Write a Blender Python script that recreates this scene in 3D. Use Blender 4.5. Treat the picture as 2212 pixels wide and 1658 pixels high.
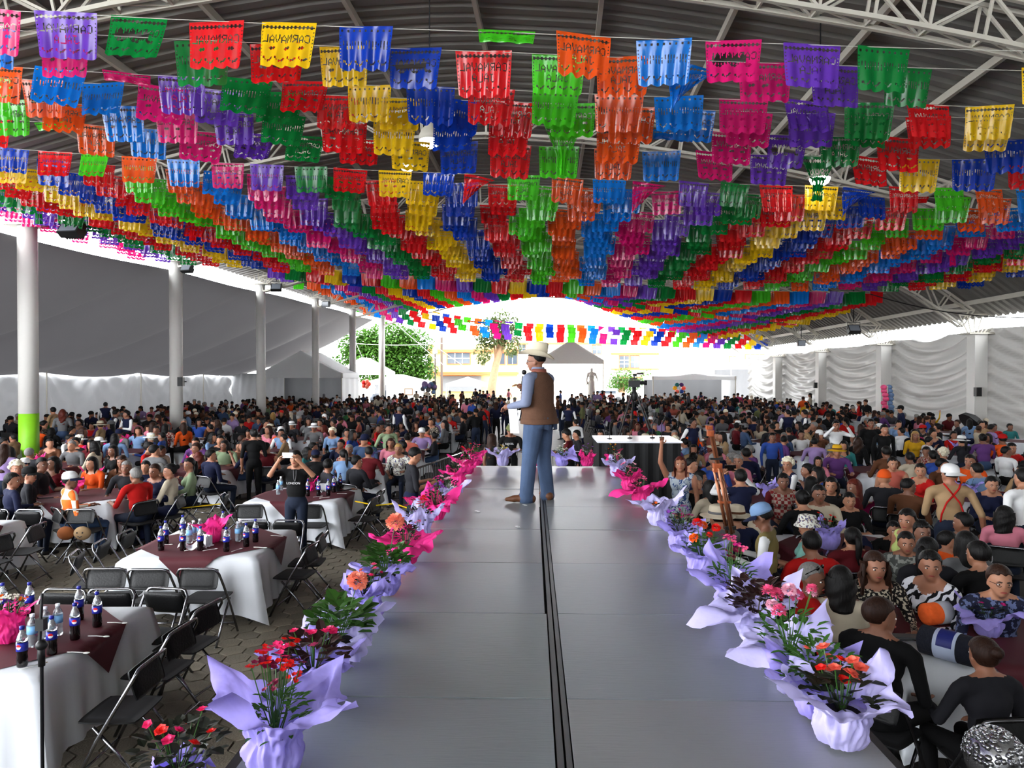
import bpy, math, random
import numpy as np
from mathutils import Vector, Matrix, Euler, noise as mnoise
PI = math.pi
R = math.radians
for o in list(bpy.data.objects):
    bpy.data.objects.remove(o)
scene = bpy.context.scene
C = scene.collection
rnd = random.Random(7)

# ------------------------------------------------------------------ camera
FPX, CX, CY, HOR, CAMZ = 1540.0, 1106.0, 829.0, 812.0, 2.75
PITCH = math.atan((CY - HOR) / FPX)
cam_data = bpy.data.cameras.new('camera')
cam_data.sensor_width = 36.0
cam_data.lens = FPX / 2212.0 * 36.0
cam_data.clip_start = 0.05
cam_data.clip_end = 600
cam = bpy.data.objects.new('camera', cam_data)
cam.location = (0, 0, CAMZ)
cam.rotation_euler = (PI / 2 - PITCH, 0, 0)
C.objects.link(cam)
scene.camera = cam

# ------------------------------------------------------------------ light
world = bpy.data.worlds.new('daylight')
scene.world = world
world.use_nodes = True
_nt = world.node_tree
_bg = _nt.nodes['Background']
_bg.inputs['Color'].default_value = (0.93, 0.965, 1.0, 1)
_bg.inputs['Strength'].default_value = 17.0
world.cycles.sampling_method = 'NONE'   # an even overcast sky needs no importance map
vs = scene.view_settings
scene.display_settings.display_device = 'sRGB'
vs.view_transform = 'Standard'
vs.look = 'None'
vs.exposure = 0.0
vs.gamma = 1.0
vs.use_curve_mapping = False
try:
    scene.cycles.max_bounces = 5
    scene.cycles.diffuse_bounces = 3
    scene.cycles.glossy_bounces = 2
    scene.cycles.transmission_bounces = 3
    scene.cycles.transparent_max_bounces = 4
    scene.cycles.caustics_reflective = False
    scene.cycles.caustics_refractive = False
except Exception:
    pass

# ------------------------------------------------------------------ pixel helpers (used for measuring positions in the photograph)
def _ray(x, y):
    u = (x - CX) / FPX
    v = (CY - y) / FPX
    return (u, math.cos(PITCH) + v * math.sin(PITCH), -math.sin(PITCH) + v * math.cos(PITCH))
def at_d(x, y, d):
    r = _ray(x, y)
    t = d / r[1]
    return Vector((r[0] * t, d, CAMZ + r[2] * t))
def at_z(x, y, z):
    r = _ray(x, y)
    t = (z - CAMZ) / r[2]
    return Vector((r[0] * t, r[1] * t, z))

# ------------------------------------------------------------------ object helpers
def tag(o, label=None, cat=None, group=None, kind=None):
    if label: o['label'] = label
    if cat: o['category'] = cat
    if group: o['group'] = group
    if kind: o['kind'] = kind
    return o
def empty(name, loc=(0, 0, 0), rz=0.0, label=None, cat=None, group=None, kind=None):
    o = bpy.data.objects.new(name, None)
    o.empty_display_size = 0.1
    C.objects.link(o)
    o.location = loc
    o.rotation_euler = (0, 0, rz)
    return tag(o, label, cat, group, kind)
def inst(name, mesh, parent=None, loc=(0, 0, 0), rot=(0, 0, 0), scale=None, mats=None):
    """an object on shared mesh data; mats = {slot: material} set on the object"""
    o = bpy.data.objects.new(name, mesh)
    C.objects.link(o)
    if parent is not None: o.parent = parent
    o.location = loc
    o.rotation_euler = rot
    if scale is not None:
        o.scale = (scale, scale, scale) if isinstance(scale, (int, float)) else scale
    if mats:
        for i, m in mats.items():
            if i < len(o.material_slots):
                o.material_slots[i].link = 'OBJECT'
                o.material_slots[i].material = m
    return o
def copy_tree(o, parent=None):
    c = o.copy()
    C.objects.link(c)
    c.parent = parent
    for ch in list(o.children):
        copy_tree(ch, c)
    return c

class MB:
    """collects shapes of ONE part and links them as one mesh"""
    def __init__(s):
        s.v = []; s.f = []; s.m = []; s.mi = 0
    def add(s, vs, fs):
        b = len(s.v)
        s.v.extend([tuple(p) for p in vs])
        for f in fs:
            s.f.append(tuple(i + b for i in f)); s.m.append(s.mi)
        return s
    def box(s, c, d, rz=0.0, M=None):
        x, y, z = d[0] / 2, d[1] / 2, d[2] / 2
        p = [Vector((a, b, e)) for a in (-x, x) for b in (-y, y) for e in (-z, z)]
        if rz:
            rm = Matrix.Rotation(rz, 3, 'Z'); p = [rm @ q for q in p]
        if M is not None: p = [M @ q for q in p]
        c = Vector(c)
        return s.add([q + c for q in p], [(0, 1, 3, 2), (4, 6, 7, 5), (0, 4, 5, 1), (2, 3, 7, 6), (0, 2, 6, 4), (1, 5, 7, 3)])
    def bar(s, a, b, w, h=None, up=(0, 0, 1)):
        a = Vector(a); b = Vector(b); h = h or w
        t = (b - a).normalized(); u = Vector(up)
        if abs(t.dot(u)) > 0.98: u = Vector((1, 0, 0))
        n = t.cross(u).normalized(); k = n.cross(t)
        p = [e + n * (i * w / 2) + k * (j * h / 2) for e in (a, b) for i, j in ((-1, -1), (1, -1), (1, 1), (-1, 1))]
        return s.add(p, [(0, 1, 2, 3), (7, 6, 5, 4), (0, 4, 5, 1), (1, 5, 6, 2), (2, 6, 7, 3), (3, 7, 4, 0)])
    def tube(s, pts, r, n=6, closed=False, cap=True):
        pts = [Vector(p) for p in pts]
        N = len(pts)
        rr = r if isinstance(r, (list, tuple)) else [r] * N
        vs = []; prev = None
        for i, p in enumerate(pts):
            a = pts[(i - 1) % N] if (closed or i > 0) else p
            b = pts[(i + 1) % N] if (closed or i < N - 1) else p
            t = (b - a)
            t = t.normalized() if t.length > 1e-9 else Vector((0, 0, 1))
            if prev is None:
                u = Vector((0, 0, 1)) if abs(t.z) < 0.9 else Vector((1, 0, 0))
                nx = t.cross(u).normalized()
            else:
                nx = prev - t * prev.dot(t)
                nx = nx.normalized() if nx.length > 1e-6 else t.cross(Vector((0, 0, 1))).normalized()
            prev = nx; ny = t.cross(nx)
            for k in range(n):
                a_ = 2 * PI * k / n
                vs.append(p + (nx * math.cos(a_) + ny * math.sin(a_)) * rr[i])
        fs = []
        for i in range(N if closed else N - 1):
            j = (i + 1) % N
            for k in range(n):
                l = (k + 1) % n
                fs.append((i * n + k, i * n + l, j * n + l, j * n + k))
        if cap and not closed:
            fs.append(tuple(range(n - 1, -1, -1))); fs.append(tuple((N - 1) * n + k for k in range(n)))
        return s.add(vs, fs)
    def lathe(s, prof, n=16, c=(0, 0, 0), M=None):
        c = Vector(c); vs = []; fs = []
        for r, z in prof:
            for k in range(n):
                a = 2 * PI * k / n
                p = Vector((r * math.cos(a), r * math.sin(a), z))
                if M is not None: p = M @ p
                vs.append(p + c)
        for i in range(len(prof) - 1):
            for k in range(n):
                l = (k + 1) % n
                fs.append((i * n + k, i * n + l, (i + 1) * n + l, (i + 1) * n + k))
        if prof[0][0] > 1e-5: fs.append(tuple(range(n - 1, -1, -1)))
        if prof[-1][0] > 1e-5: fs.append(tuple((len(prof) - 1) * n + k for k in range(n)))
        return s.add(vs, fs)
    def ell(s, c, r, nu=12, nv=8, M=None):
        if isinstance(r, (int, float)): r = (r, r, r)
        c = Vector(c); vs = [Vector((0, 0, -r[2]))]; fs = []
        for j in range(1, nv):
            b = -PI / 2 + PI * j / nv
            for i in range(nu):
                a = 2 * PI * i / nu
                vs.append(Vector((r[0] * math.cos(a) * math.cos(b), r[1] * math.sin(a) * math.cos(b), r[2] * math.sin(b))))
        vs.append(Vector((0, 0, r[2])))
        if M is not None: vs = [M @ q for q in vs]
        vs = [q + c for q in vs]
        for i in range(nu):
            l = (i + 1) % nu
            fs.append((0, 1 + l, 1 + i))
            for j in range(nv - 2):
                a = 1 + j * nu
                fs.append((a + i, a + l, a + nu + l, a + nu + i))
            a = 1 + (nv - 2) * nu
            fs.append((a + i, a + l, len(vs) - 1))
        return s.add(vs, fs)
    def capsule(s, a, b, ra, rb, n=10, k=4):
        a = Vector(a); b = Vector(b); t = (b - a); L = t.length
        t = t.normalized() if L > 1e-6 else Vector((0, 0, 1))
        prof = [(a - t * (ra * math.cos(PI / 2 * i / k)), max(1e-4, ra * math.sin(PI / 2 * i / k))) for i in range(0, k + 1)]
        prof += [(b + t * (rb * math.sin(PI / 2 * i / k)), max(1e-4, rb * math.cos(PI / 2 * i / k))) for i in range(0, k + 1)]
        u = Vector((0, 0, 1)) if abs(t.z) < 0.9 else Vector((1, 0, 0))
        nx = t.cross(u).normalized(); ny = t.cross(nx)
        vs = []
        for p, r in prof:
            for i in range(n):
                g = 2 * PI * i / n
                vs.append(p + (nx * math.cos(g) + ny * math.sin(g)) * r)
        fs = []
        for j in range(len(prof) - 1):
            for i in range(n):
                l = (i + 1) % n
                fs.append((j * n + i, j * n + l, (j + 1) * n + l, (j + 1) * n + i))
        fs.append(tuple(range(n - 1, -1, -1))); fs.append(tuple((len(prof) - 1) * n + i for i in range(n)))
        return s.add(vs, fs)
    def grid(s, fn, nu, nv, closed_u=False, skip=None):
        vs = []; fs = []
        W = nu if closed_u else nu + 1
        for j in range(nv + 1):
            for i in range(W):
                vs.append(fn(i / nu, j / nv))
        for j in range(nv):
            for i in range(nu):
                if skip and skip(i, j): continue
                l = (i + 1) % W if closed_u else i + 1
                fs.append((j * W + i, j * W + l, (j + 1) * W + l, (j + 1) * W + i))
        return s.add(vs, fs)
    def mesh(s, name, mats, smooth=False):
        me = bpy.data.meshes.new(name)
        me.from_pydata(s.v, [], s.f)
        if not isinstance(mats, (list, tuple)): mats = [mats]
        for m in mats: me.materials.append(m)
        if len(mats) > 1: me.polygons.foreach_set('material_index', np.array(s.m, dtype=np.int32))
        if smooth: me.polygons.foreach_set('use_smooth', np.ones(len(s.f), dtype=bool))
        me.update()
        return me
    def build(s, name, mats, parent=None, smooth=False, loc=(0, 0, 0), rot=(0, 0, 0)):
        return inst(name, s.mesh(name, mats, smooth), parent, loc, rot)

def struct(o):
    o['kind'] = 'structure'
    return o

# ------------------------------------------------------------------ materials (all procedural)
MATS = {}
def lin(h):
    if isinstance(h, str):
        h = h.lstrip('#'); c = [int(h[i:i + 2], 16) / 255 for i in (0, 2, 4)]
    else: c = list(h)
    return tuple((x / 12.92 if x <= 0.04045 else ((x + 0.055) / 1.055) ** 2.4) for x in c)
def mat(name, col, rough=0.6, metal=0.0, var=0.12, vscale=6.0, bump=0.0, bscale=40.0, spec=0.4, transl=0.0, emit=0.0, coat=0.0, trans=0.0, alpha=1.0):
    if name in MATS: return MATS[name]
    m = bpy.data.materials.new(name); m.use_nodes = True
    nt = m.node_tree; N = nt.nodes; L = nt.links
    b = N['Principled BSDF']
    c = lin(col)
    b.inputs['Roughness'].default_value = rough
    b.inputs['Metallic'].default_value = metal
    b.inputs['Specular IOR Level'].default_value = spec
    b.inputs['Coat Weight'].default_value = coat
    b.inputs['Transmission Weight'].default_value = trans
    b.inputs['Alpha'].default_value = alpha
    out = N['Material Output']
    src = None
    if var > 0 or bump > 0:
        tc = N.new('ShaderNodeTexCoord')
    if var > 0:
        nz = N.new('ShaderNodeTexNoise'); nz.inputs['Scale'].default_value = vscale; nz.inputs['Detail'].default_value = 3
        L.new(tc.outputs['Object'], nz.inputs['Vector'])
        mx = N.new('ShaderNodeMix'); mx.data_type = 'RGBA'
        mx.inputs['A'].default_value = tuple(x * (1 - var) for x in c) + (1,)
        mx.inputs['B'].default_value = tuple(min(1, x * (1 + var)) for x in c) + (1,)
        L.new(nz.outputs['Fac'], mx.inputs['Factor'])
        src = mx.outputs['Result']
        L.new(src, b.inputs['Base Color'])
    else:
        b.inputs['Base Color'].default_value = c + (1,)
    if bump > 0:
        bz = N.new('ShaderNodeTexNoise'); bz.inputs['Scale'].default_value = bscale
        L.new(tc.outputs['Object'], bz.inputs['Vector'])
        bp = N.new('ShaderNodeBump'); bp.inputs['Strength'].default_value = bump; bp.inputs['Distance'].default_value = 0.02
        L.new(bz.outputs['Fac'], bp.inputs['Height']); L.new(bp.outputs['Normal'], b.inputs['Normal'])
    if emit > 0:
        b.inputs['Emission Color'].default_value = c + (1,)
        b.inputs['Emission Strength'].default_value = emit
    if transl > 0:
        t = N.new('ShaderNodeBsdfTranslucent')
        if src: L.new(src, t.inputs['Color'])
        else: t.inputs['Color'].default_value = c + (1,)
        ms = N.new('ShaderNodeMixShader'); ms.inputs['Fac'].default_value = transl
        L.new(b.outputs['BSDF'], ms.inputs[1]); L.new(t.outputs['BSDF'], ms.inputs[2])
        L.new(ms.outputs['Shader'], out.inputs['Surface'])
    MATS[name] = m
    return m
def pattern_mat(name, kind, c1, c2, scale=10.0, c3=None, rough=0.8, distort=4.0, coords='Object'):
    """two-colour cloth prints"""
    if name in MATS: return MATS[name]
    m = bpy.data.materials.new(name); m.use_nodes = True
    nt = m.node_tree; N = nt.nodes; L = nt.links; b = N['Principled BSDF']
    b.inputs['Roughness'].default_value = rough
    b.inputs['Specular IOR Level'].default_value = 0.2
    tc = N.new('ShaderNodeTexCoord')
    rp = N.new('ShaderNodeValToRGB'); rp.color_ramp.interpolation = 'CONSTANT'
    e = rp.color_ramp.elements
    e[0].color = lin(c1) + (1,); e[0].position = 0
    e[1].color = lin(c2) + (1,); e[1].position = 0.5
    if kind == 'zebra':
        t = N.new('ShaderNodeTexWave'); t.inputs['Scale'].default_value = scale; t.inputs['Distortion'].default_value = distort
        t.inputs['Detail'].default_value = 2; t.bands_direction = 'DIAGONAL'; o = t.outputs['Fac']
    elif kind == 'stripe':
        t = N.new('ShaderNodeTexWave'); t.inputs['Scale'].default_value = scale; t.inputs['Distortion'].default_value = 0; o = t.outputs['Fac']; t.bands_direction = 'Z'
    elif kind == 'checker':
        t = N.new('ShaderNodeTexChecker'); t.inputs['Scale'].default_value = scale; o = t.outputs['Fac']
    else:
        t = N.new('ShaderNodeTexNoise'); t.inputs['Scale'].default_value = scale; t.inputs['Detail'].default_value = 2; o = t.outputs['Fac']
        e[1].position = 0.54
        if c3:
            x = e.new(0.62); x.color = lin(c3) + (1,)
    L.new(tc.outputs[coords], t.inputs['Vector'])
    L.new(o, rp.inputs['Fac']); L.new(rp.outputs['Color'], b.inputs['Base Color'])
    MATS[name] = m
    return m

# ================================================================== the hall
STY = [-12.0, -4.0, 3.9, 11.8, 19.7, 27.6, 35.5, 43.4, 51.3, 59.2]            # truss stations
def XLf(y):
    return float(np.interp(y, [-4, 3.9, 11.8, 19.7, 27.6, 35.5, 43.4, 51.3, 59.2], [-14.9, -14.4, -13.9, -13.36, -13.0, -12.5, -11.95, -11.46, -10.8]))
def XRf(y):
    return float(np.interp(y, [-4, 3.9, 11.8, 19.7, 27.6, 35.5, 43.4, 51.3, 59.2], [16.2, 16.6, 17.1, 17.6, 18.0, 18.5, 18.8, 19.1, 19.5]))
def capL(y): return float(np.interp(y, [-4, 19.7, 27.6, 35.5, 43.4, 51.3, 60], [6.7, 6.87, 7.14, 7.29, 7.46, 7.55, 7.6]))
def capR(y): return float(np.interp(y, [-4, 27.6, 51.3, 60], [4.45, 4.36, 4.14, 4.1]))
_ps = [-1.05, -0.9, -0.8, -0.65, -0.53, -0.35, -0.2, 0.0, 0.14, 0.3, 0.43, 0.58, 0.7, 0.8, 0.88, 0.95, 1.0, 1.03]
_pz = [7.55, 8.15, 8.6, 9.2, 9.6, 10.05, 10.2, 10.05, 9.75, 9.35, 8.95, 8.4, 7.8, 7.15, 6.5, 5.75, 5.2, 4.9]
def roof_z(s): return float(np.interp(s, _ps, _pz))
def roof_pt(s, y, dz=0.0):
    m = (XLf(y) + XRf(y)) / 2; h = (XRf(y) - XLf(y)) / 2
    return Vector((m + s * h, y, roof_z(s) + dz))

M_roof = mat('roof_sheet_metal', (0.50, 0.49, 0.47), rough=0.5, metal=0.35, var=0.14, vscale=0.5)
M_steel = mat('painted_steel', (0.74, 0.72, 0.67), rough=0.5, var=0.08, vscale=2)
M_column = mat('column_white_paint', (0.80, 0.79, 0.77), rough=0.6, var=0.07, vscale=1.3, bump=0.1, bscale=12)
M_green = mat('column_green_paint', (0.47, 0.72, 0.10), rough=0.55, var=0.1)
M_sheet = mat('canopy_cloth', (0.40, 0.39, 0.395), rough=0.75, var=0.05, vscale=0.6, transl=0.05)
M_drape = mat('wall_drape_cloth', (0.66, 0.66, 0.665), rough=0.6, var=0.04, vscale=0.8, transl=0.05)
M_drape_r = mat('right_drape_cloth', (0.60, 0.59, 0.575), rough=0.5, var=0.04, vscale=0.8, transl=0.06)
M_pave = mat('hexagon_paver', (0.47, 0.44, 0.38), rough=0.8, var=0.32, vscale=3.5, bump=0.3, bscale=60)
M_joint = mat('paver_joint_earth', (0.20, 0.185, 0.165), rough=0.95, var=0.2, vscale=2)
M_black = mat('black_plastic', (0.06, 0.06, 0.065), rough=0.5, var=0.1)
M_darkmetal = mat('dark_metal', (0.13, 0.13, 0.14), rough=0.45, metal=0.6, var=0.1)
M_chrome = mat('chrome_tube', (0.52, 0.52, 0.54), rough=0.25, metal=1.0, var=0.05)
M_white = mat('white_paint', (0.85, 0.85, 0.85), rough=0.5, var=0.04)

# ---- ground
g = MB()
g.grid(lambda u, v: (-60 + 130 * u, -12 + 172 * v, 0), 26, 34)
floor = struct(g.build('floor', M_joint))
tag(floor, 'grey paved ground under the hall')
# bright forecourt slab beyond the roof
M_fore = mat('forecourt_concrete', (0.70, 0.69, 0.66), rough=0.9, var=0.08, vscale=0.6)
fc = MB().box((4, 110, 0.01), (120, 96, 0.03))
struct(fc.build('forecourt_slab', M_fore, floor))
ai = MB().box((0.9, 37, 0.008), (3.6, 42, 0.02))
struct(ai.build('aisle_slab', mat('aisle_concrete', (0.50, 0.49, 0.47), rough=0.55, var=0.15, vscale=1.2), floor))
# hexagonal pavers
hx = 0.235
def hexmesh(seed):
    r_ = random.Random(seed); b = MB()
    rr = hx / math.sqrt(3) * 0.925
    top = [(rr * math.cos(R(90 + 60 * k)), rr * math.sin(R(90 + 60 * k)), 0.022 + r_.uniform(-.003, .003)) for k in range(6)]
    bot = [(x * 1.04, y * 1.04, 0.0) for x, y, z in top]
    b.add(top + bot, [tuple(range(6))] + [(k, k + 6, (k + 1) % 6 + 6, (k + 1) % 6) for k in range(6)])
    return b
hexes = [hexmesh(i).mesh('paver', M_pave) for i in range(4)]
tiles = []
for j in range(-2, 62):
    for i in range(-40, 0):
        x = -1.25 + (i + (0.5 if j % 2 else 0)) * hx
        y = 3.2 + j * hx * math.sqrt(3) / 2
        px_ = CX + x / y * FPX
        if px_ < -30: continue
        tiles.append((x, y))
def _show(t):
    x, y = t
    vis = (x > -2.7 and x < -1.3) or (y > 6.2 and y < 7.4 and x > -5) or (x < -4.5 and y < 12)
    return (0 if vis else 1, y)
tiles.sort(key=_show)
rest = MB()
for k, (x, y) in enumerate(tiles):
    rz_ = 0
    if k < 300:
        inst('paver', hexes[k % 4], floor, (x, y, 0.0))
    else:
        s0 = hexes[k % 4]
        rest.add([(v.co.x + x, v.co.y + y, v.co.z) for v in s0.vertices], [tuple(p.vertices) for p in s0.polygons])
tag(rest.build('paver_field', M_pave, floor), kind='stuff')

# ---- roof: ribbed sheets following the arch
ceil = struct(empty('ceiling'))
tag(ceil, 'arched ribbed metal roof over the hall')
SS = np.linspace(-1.05, 1.03, 44)
def roof_strip(y0, y1):
    b = MB(); pitch = 0.42; rows = []
    y = y0
    while y < y1 - 1e-6:
        for dy, dz in ((0, 0), (0.06, 0.075), (0.15, 0.075), (0.21, 0)):
            rows.append((min(y + dy, y1), dz))
        y += pitch
    rows.append((y1, 0))
    vs = []; n = len(SS)
    for yy, dz in rows:
        for s in SS:
            p = roof_pt(s, yy, 0.12 + dz); vs.append(p)
    fs = [(j * n + i, (j + 1) * n + i, (j + 1) * n + i + 1, j * n + i + 1) for j in range(len(rows) - 1) for i in range(n - 1)]
    b.add(vs, fs)
    return b
yy = -12.0
while yy < 60:
    y1 = min(yy + 2.1, 60.4)
    struct(roof_strip(yy, y1).build('roof_sheet', M_roof, ceil, smooth=False))
    yy = y1
# purlins
for k, s in enumerate(np.linspace(-0.97, 0.97, 13)):
    b = MB()
    for a, c in zip(STY[:-1], STY[1:]):
        b.bar(roof_pt(s, a, 0.02), roof_pt(s, c, 0.02), 0.09, 0.16)
    struct(b.build('purlin', M_steel, ceil))

# ---- trusses
def truss(y):
    t = empty('roof_truss', (0, y, 0), label='', cat='truss')
    sv = np.linspace(-1.0, 0.985, 35)
    top = [roof_pt(s, y, -0.1) - Vector((0, y, 0)) for s in sv]
    bot = []
    for i, p in enumerate(top):
        a = top[max(0, i - 1)]; c = top[min(len(top) - 1, i + 1)]
        n = Vector((-(c - a).z, 0, (c - a).x)).normalized()
        q = p - n * 0.72
        bot.append(q)
    for nm, line in (('top_chord', top), ('bottom_chord', bot)):
        for dy in (-0.16, 0.16):
            b = MB()
            for p, q in zip(line[:-1], line[1:]): b.bar(p + Vector((0, dy, 0)), q + Vector((0, dy, 0)), 0.075, 0.075)
            b.build(nm, M_steel, t)
    for dy in (-0.16, 0.16):
        b = MB()
        for i in range(len(top)):
            o = Vector((0, dy, 0))
            b.bar(top[i] + o, bot[i] + o, 0.045)
            if i < len(top) - 1:
                if i % 2 == 0: b.bar(top[i] + o, bot[i + 1] + o, 0.045)
                else: b.bar(bot[i] + o, top[i + 1] + o, 0.045)
        b.build('web_members', M_steel, t)
    b = MB()
    for i in range(0, len(top)):
        b.bar(bot[i] + Vector((0, -.16, 0)), bot[i] + Vector((0, .16, 0)), 0.04)
        if i < len(top) - 1: b.bar(bot[i] + Vector((0, -.16, 0)), bot[i + 1] + Vector((0, .16, 0)), 0.03)
    b.build('lacing', M_steel, t)
    return t
ORD = ['first', 'second', 'third', 'fourth', 'fifth', 'sixth', 'seventh', 'eighth', 'ninth', 'tenth', 'eleventh', 'twelfth', 'thirteenth', 'fourteenth', 'fifteenth', 'sixteenth', 'seventeenth', 'eighteenth', 'nineteenth', 'twentieth']
for k, y in enumerate(STY[3:]):
    t = truss(y)
    t['label'] = ['pale steel roof truss nearest the camera, ends in both top corners',
                  'pale arched truss resting on the green-banded left column',
                  'pale arched truss over the second left column and nearest right column',
                  'pale arched truss over the third left column',
                  'pale arched truss over the fourth left column',
                  'pale arched truss over the fifth left column',
                  'pale arched truss at the far open end of the roof'][k]
    t['group'] = 'roof trusses'

# ---- columns
def column(name, x, y, top, r, green, label, square=False):
    t = empty(name, (x, y, 0), label=label, cat='column', group='hall columns')
    b = MB()
    if square: b.box((0, 0, (1.9 + top) / 2 - (0 if green else .95)), (r * 1.9, r * 1.9, top - (1.9 if green else 0)))
    else: b.lathe([(r, 1.72 if green else 0), (r, top * .62), (r * 1.012, top * .62 + .02), (r, top * .62 + .04), (r, top)], 28)
    b.build('shaft', M_column, t, smooth=not square)
    if green:
        b = MB(); b.lathe([(r * 1.005, 0), (r * 1.005, 1.72)], 28); b.build('painted_base_band', M_green, t, smooth=True)
    b = MB(); b.box((0, 0, top + .03), (r * 2 + .5, r * 2 + .2, .06)); b.build('cap_plate', M_steel, t)
    b = MB()
    for i in range(-3, 4):
        b.bar((i * .12, 0, top + .05), (i * .3 + .2, 0, top + .75), 0.04)
    b.bar((-.7, 0, top + .75), (1.2, 0, top + .8), .06)
    b.build('cap_struts', M_steel, t)
    return t
for k, y in enumerate(STY[4:]):
    r = [.245, .24, .225, .21, .235, .255][k]
    lab = ['white round column with bright green base band at left edge',
           'white round column behind left crowd, second from the left',
           'slim white round column, third from the left',
           'slim white round column beside the small white gable tent',
           'white round column in front of the green tree, tent sheet behind',
           'white round column standing clear before the green tree'][k]
    column('hall_column', XLf(y), y, capL(y), r, k == 0 or k == 4, lab)
for k, y in enumerate(STY[5:9]):
    lab = ['grey-white column on right drape wall nearest the camera', 'column by the pink cotton candy pole, right wall',
           'white column on right wall, third from the right edge', 'brown-edged column at far end of right drape wall'][k]
    column('wall_column', XRf(y), y, capR(y), [.26, .27, .25, .26][k], False, lab, square=True)

# ---- cloth canopy of the left annex
def canopy_pt(u, v):
    # u along the hall, v from the column line (0) down to the outer eave (1)
    y0 = 15.5 + 42.5 * u
    y = y0 - 4.5 * v
    xa = XLf(min(y0, 59)) - 0.35; za = capL(min(y0, 59)) - 0.28
    xb = -20.4; zb = 2.9
    ph = ((y0 - 19.7) / 7.9)
    fold = abs(math.sin(PI * ph)) ** .75
    z = za + (zb - za) * v - 0.62 * math.sin(PI * v) * (0.25 + 1.0 * fold) - 0.16 * fold * v
    z += 0.03 * math.sin(26 * u + 9 * v)
    return (xa + (xb - xa) * v, y, z)
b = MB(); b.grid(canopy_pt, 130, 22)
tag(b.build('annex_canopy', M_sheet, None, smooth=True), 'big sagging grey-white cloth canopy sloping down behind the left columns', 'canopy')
def wallL(u, v):
    y = 14.5 + 37.5 * u
    ph = ((y - 23.2) / 7.9)
    fold = abs(math.sin(PI * ph))
    z = (2.93 - 0.16 * fold) * (1 - v)
    fy = (((ph + .5) % 1) - .5) * 7.9                      # distance to the nearest post
    th = math.atan2(fy, .35 + 2.9 * v)                     # folds fan out from the post tops
    dx = .11 * math.sin(15 * th + .6 * math.sin(3 * y)) * min(1, .3 + v) + .05 * math.sin(7 * (v * 2.9 + .12 * fy * fy)) * min(1, abs(fy) / 2)
    return (-20.5 - dx * 0.8, y, z)
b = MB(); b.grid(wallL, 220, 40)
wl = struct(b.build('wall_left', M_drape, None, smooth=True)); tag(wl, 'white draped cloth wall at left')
b = MB()
for yv in (23.2, 31.1, 39.0, 46.9):
    b.tube([(-20.3, yv, 0), (-20.3, yv, 3.0)], .03, 6)
struct(b.build('trim_1', M_steel))
# far end wall of the annex, with arched window openings
def wallend(u, v): return (-20.5 + 4.6 * u, 52 + .1 * math.sin(22 * u) + .05 * math.sin(u * 57 + v * 5), 2.95 * (1 - v))
b = MB(); b.grid(wallend, 60, 12)
struct(b.build('wall_far', M_drape, None, smooth=True))

def wallR(u, v):
    y = -12 + 72 * u
    ph = (y - 27.6) / 7.9
    f = ph - math.floor(ph)
    top = capR(y) + .24 - 0.10 * math.sin(PI * f)
    z = top * (1 - v)
    sag = 1.5 * (1 - (2 * f - 1) ** 2)
    sw = z + sag * (0.35 + .5 * (1 - v))
    dx = 0.14 * math.sin(sw * 9 + 1.5 * math.sin(y * .6)) * math.sin(PI * min(max(f, .04), .96)) ** .5 + .06 * math.sin(sw * 19 + y)
    return (XRf(y) + .42 + dx, y, z)
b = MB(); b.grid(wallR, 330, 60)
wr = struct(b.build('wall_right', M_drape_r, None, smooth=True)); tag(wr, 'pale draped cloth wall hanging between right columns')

# ---- floodlights, speakers, lamps
def floodlight(loc, rz, tilt, lab, s=1.0, hang=.55):
    t = empty('floodlight', loc, rz, label=lab, cat='floodlight', group='floodlights on the columns')
    M = Matrix.Rotation(R(tilt), 3, 'X')
    b = MB(); b.box((0, 0, 0), (.42 * s, .16 * s, .30 * s), M=M); b.box(M @ Vector((0, .1 * s, 0)), (.34 * s, .08 * s, .2 * s), M=M)
    for i in range(-3, 4): b.box(M @ Vector((i * .055 * s, .16 * s, 0)), (.015, .05, .2 * s), M=M)
    b.build('housing', M_black, t)
    b = MB(); b.box(M @ Vector((0, -.085 * s, 0)), (.36 * s, .012, .24 * s), M=M); b.build('glass', mat('lamp_glass_grey', (.45, .47, .5), rough=.15, var=0), t)
    b = MB(); b.tube([(-.23 * s, 0, 0), (-.23 * s, 0, .25 * s), (.23 * s, 0, .25 * s), (.23 * s, 0, 0)], .014, 5); b.tube([(0, 0, .25 * s), (0, 0, max(.55 * s, hang))], .02, 5)
    b.build('bracket', M_darkmetal, t)
    return t
for (x, y, d, tl, lab, s) in [(155, 495, 18.6, -35, 'black floodlight beside the top of the green-banded column', 1.35), (404, 580, 27.0, -30, 'small black floodlight at top of second left column', 1.0),
                     (597, 621, 35, -30, 'dark floodlight beside third left column top', 1.2), (704, 657, 42.5, 0, 'square black floodlight beside fourth left column top', 1.15),
                     (1844, 711, 33.5, -35, 'black floodlight hung under roof edge on the right', 1.3), (1731, 741, 42, -5, 'narrow black floodlight near far right column', 1.1)]:
    q_ = at_d(x, y, d); hg = .55
    if q_.x > 5: hg = roof_z((q_.x - (XLf(d) + XRf(d)) / 2) / ((XRf(d) - XLf(d)) / 2)) - q_.z + .08
    floodlight(q_, R(rnd.uniform(-20, 20)) if q_.x < 0 else 0, tl, lab, s, hg)
def wall_speaker(loc, lab):
    t = empty('column_speaker', loc, 0, label=lab, cat='loudspeaker', group='small speakers on the columns')
    b = MB(); b.box((0, 0, 0), (.2, .18, .34)); b.box((0, -.1, 0), (.16, .03, .28)); b.build('cabinet', M_black, t)
    b = MB(); b.tube([(0, .08, 0), (.16, .12, 0)], .02, 5); b.build('bracket', M_darkmetal, t)
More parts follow.
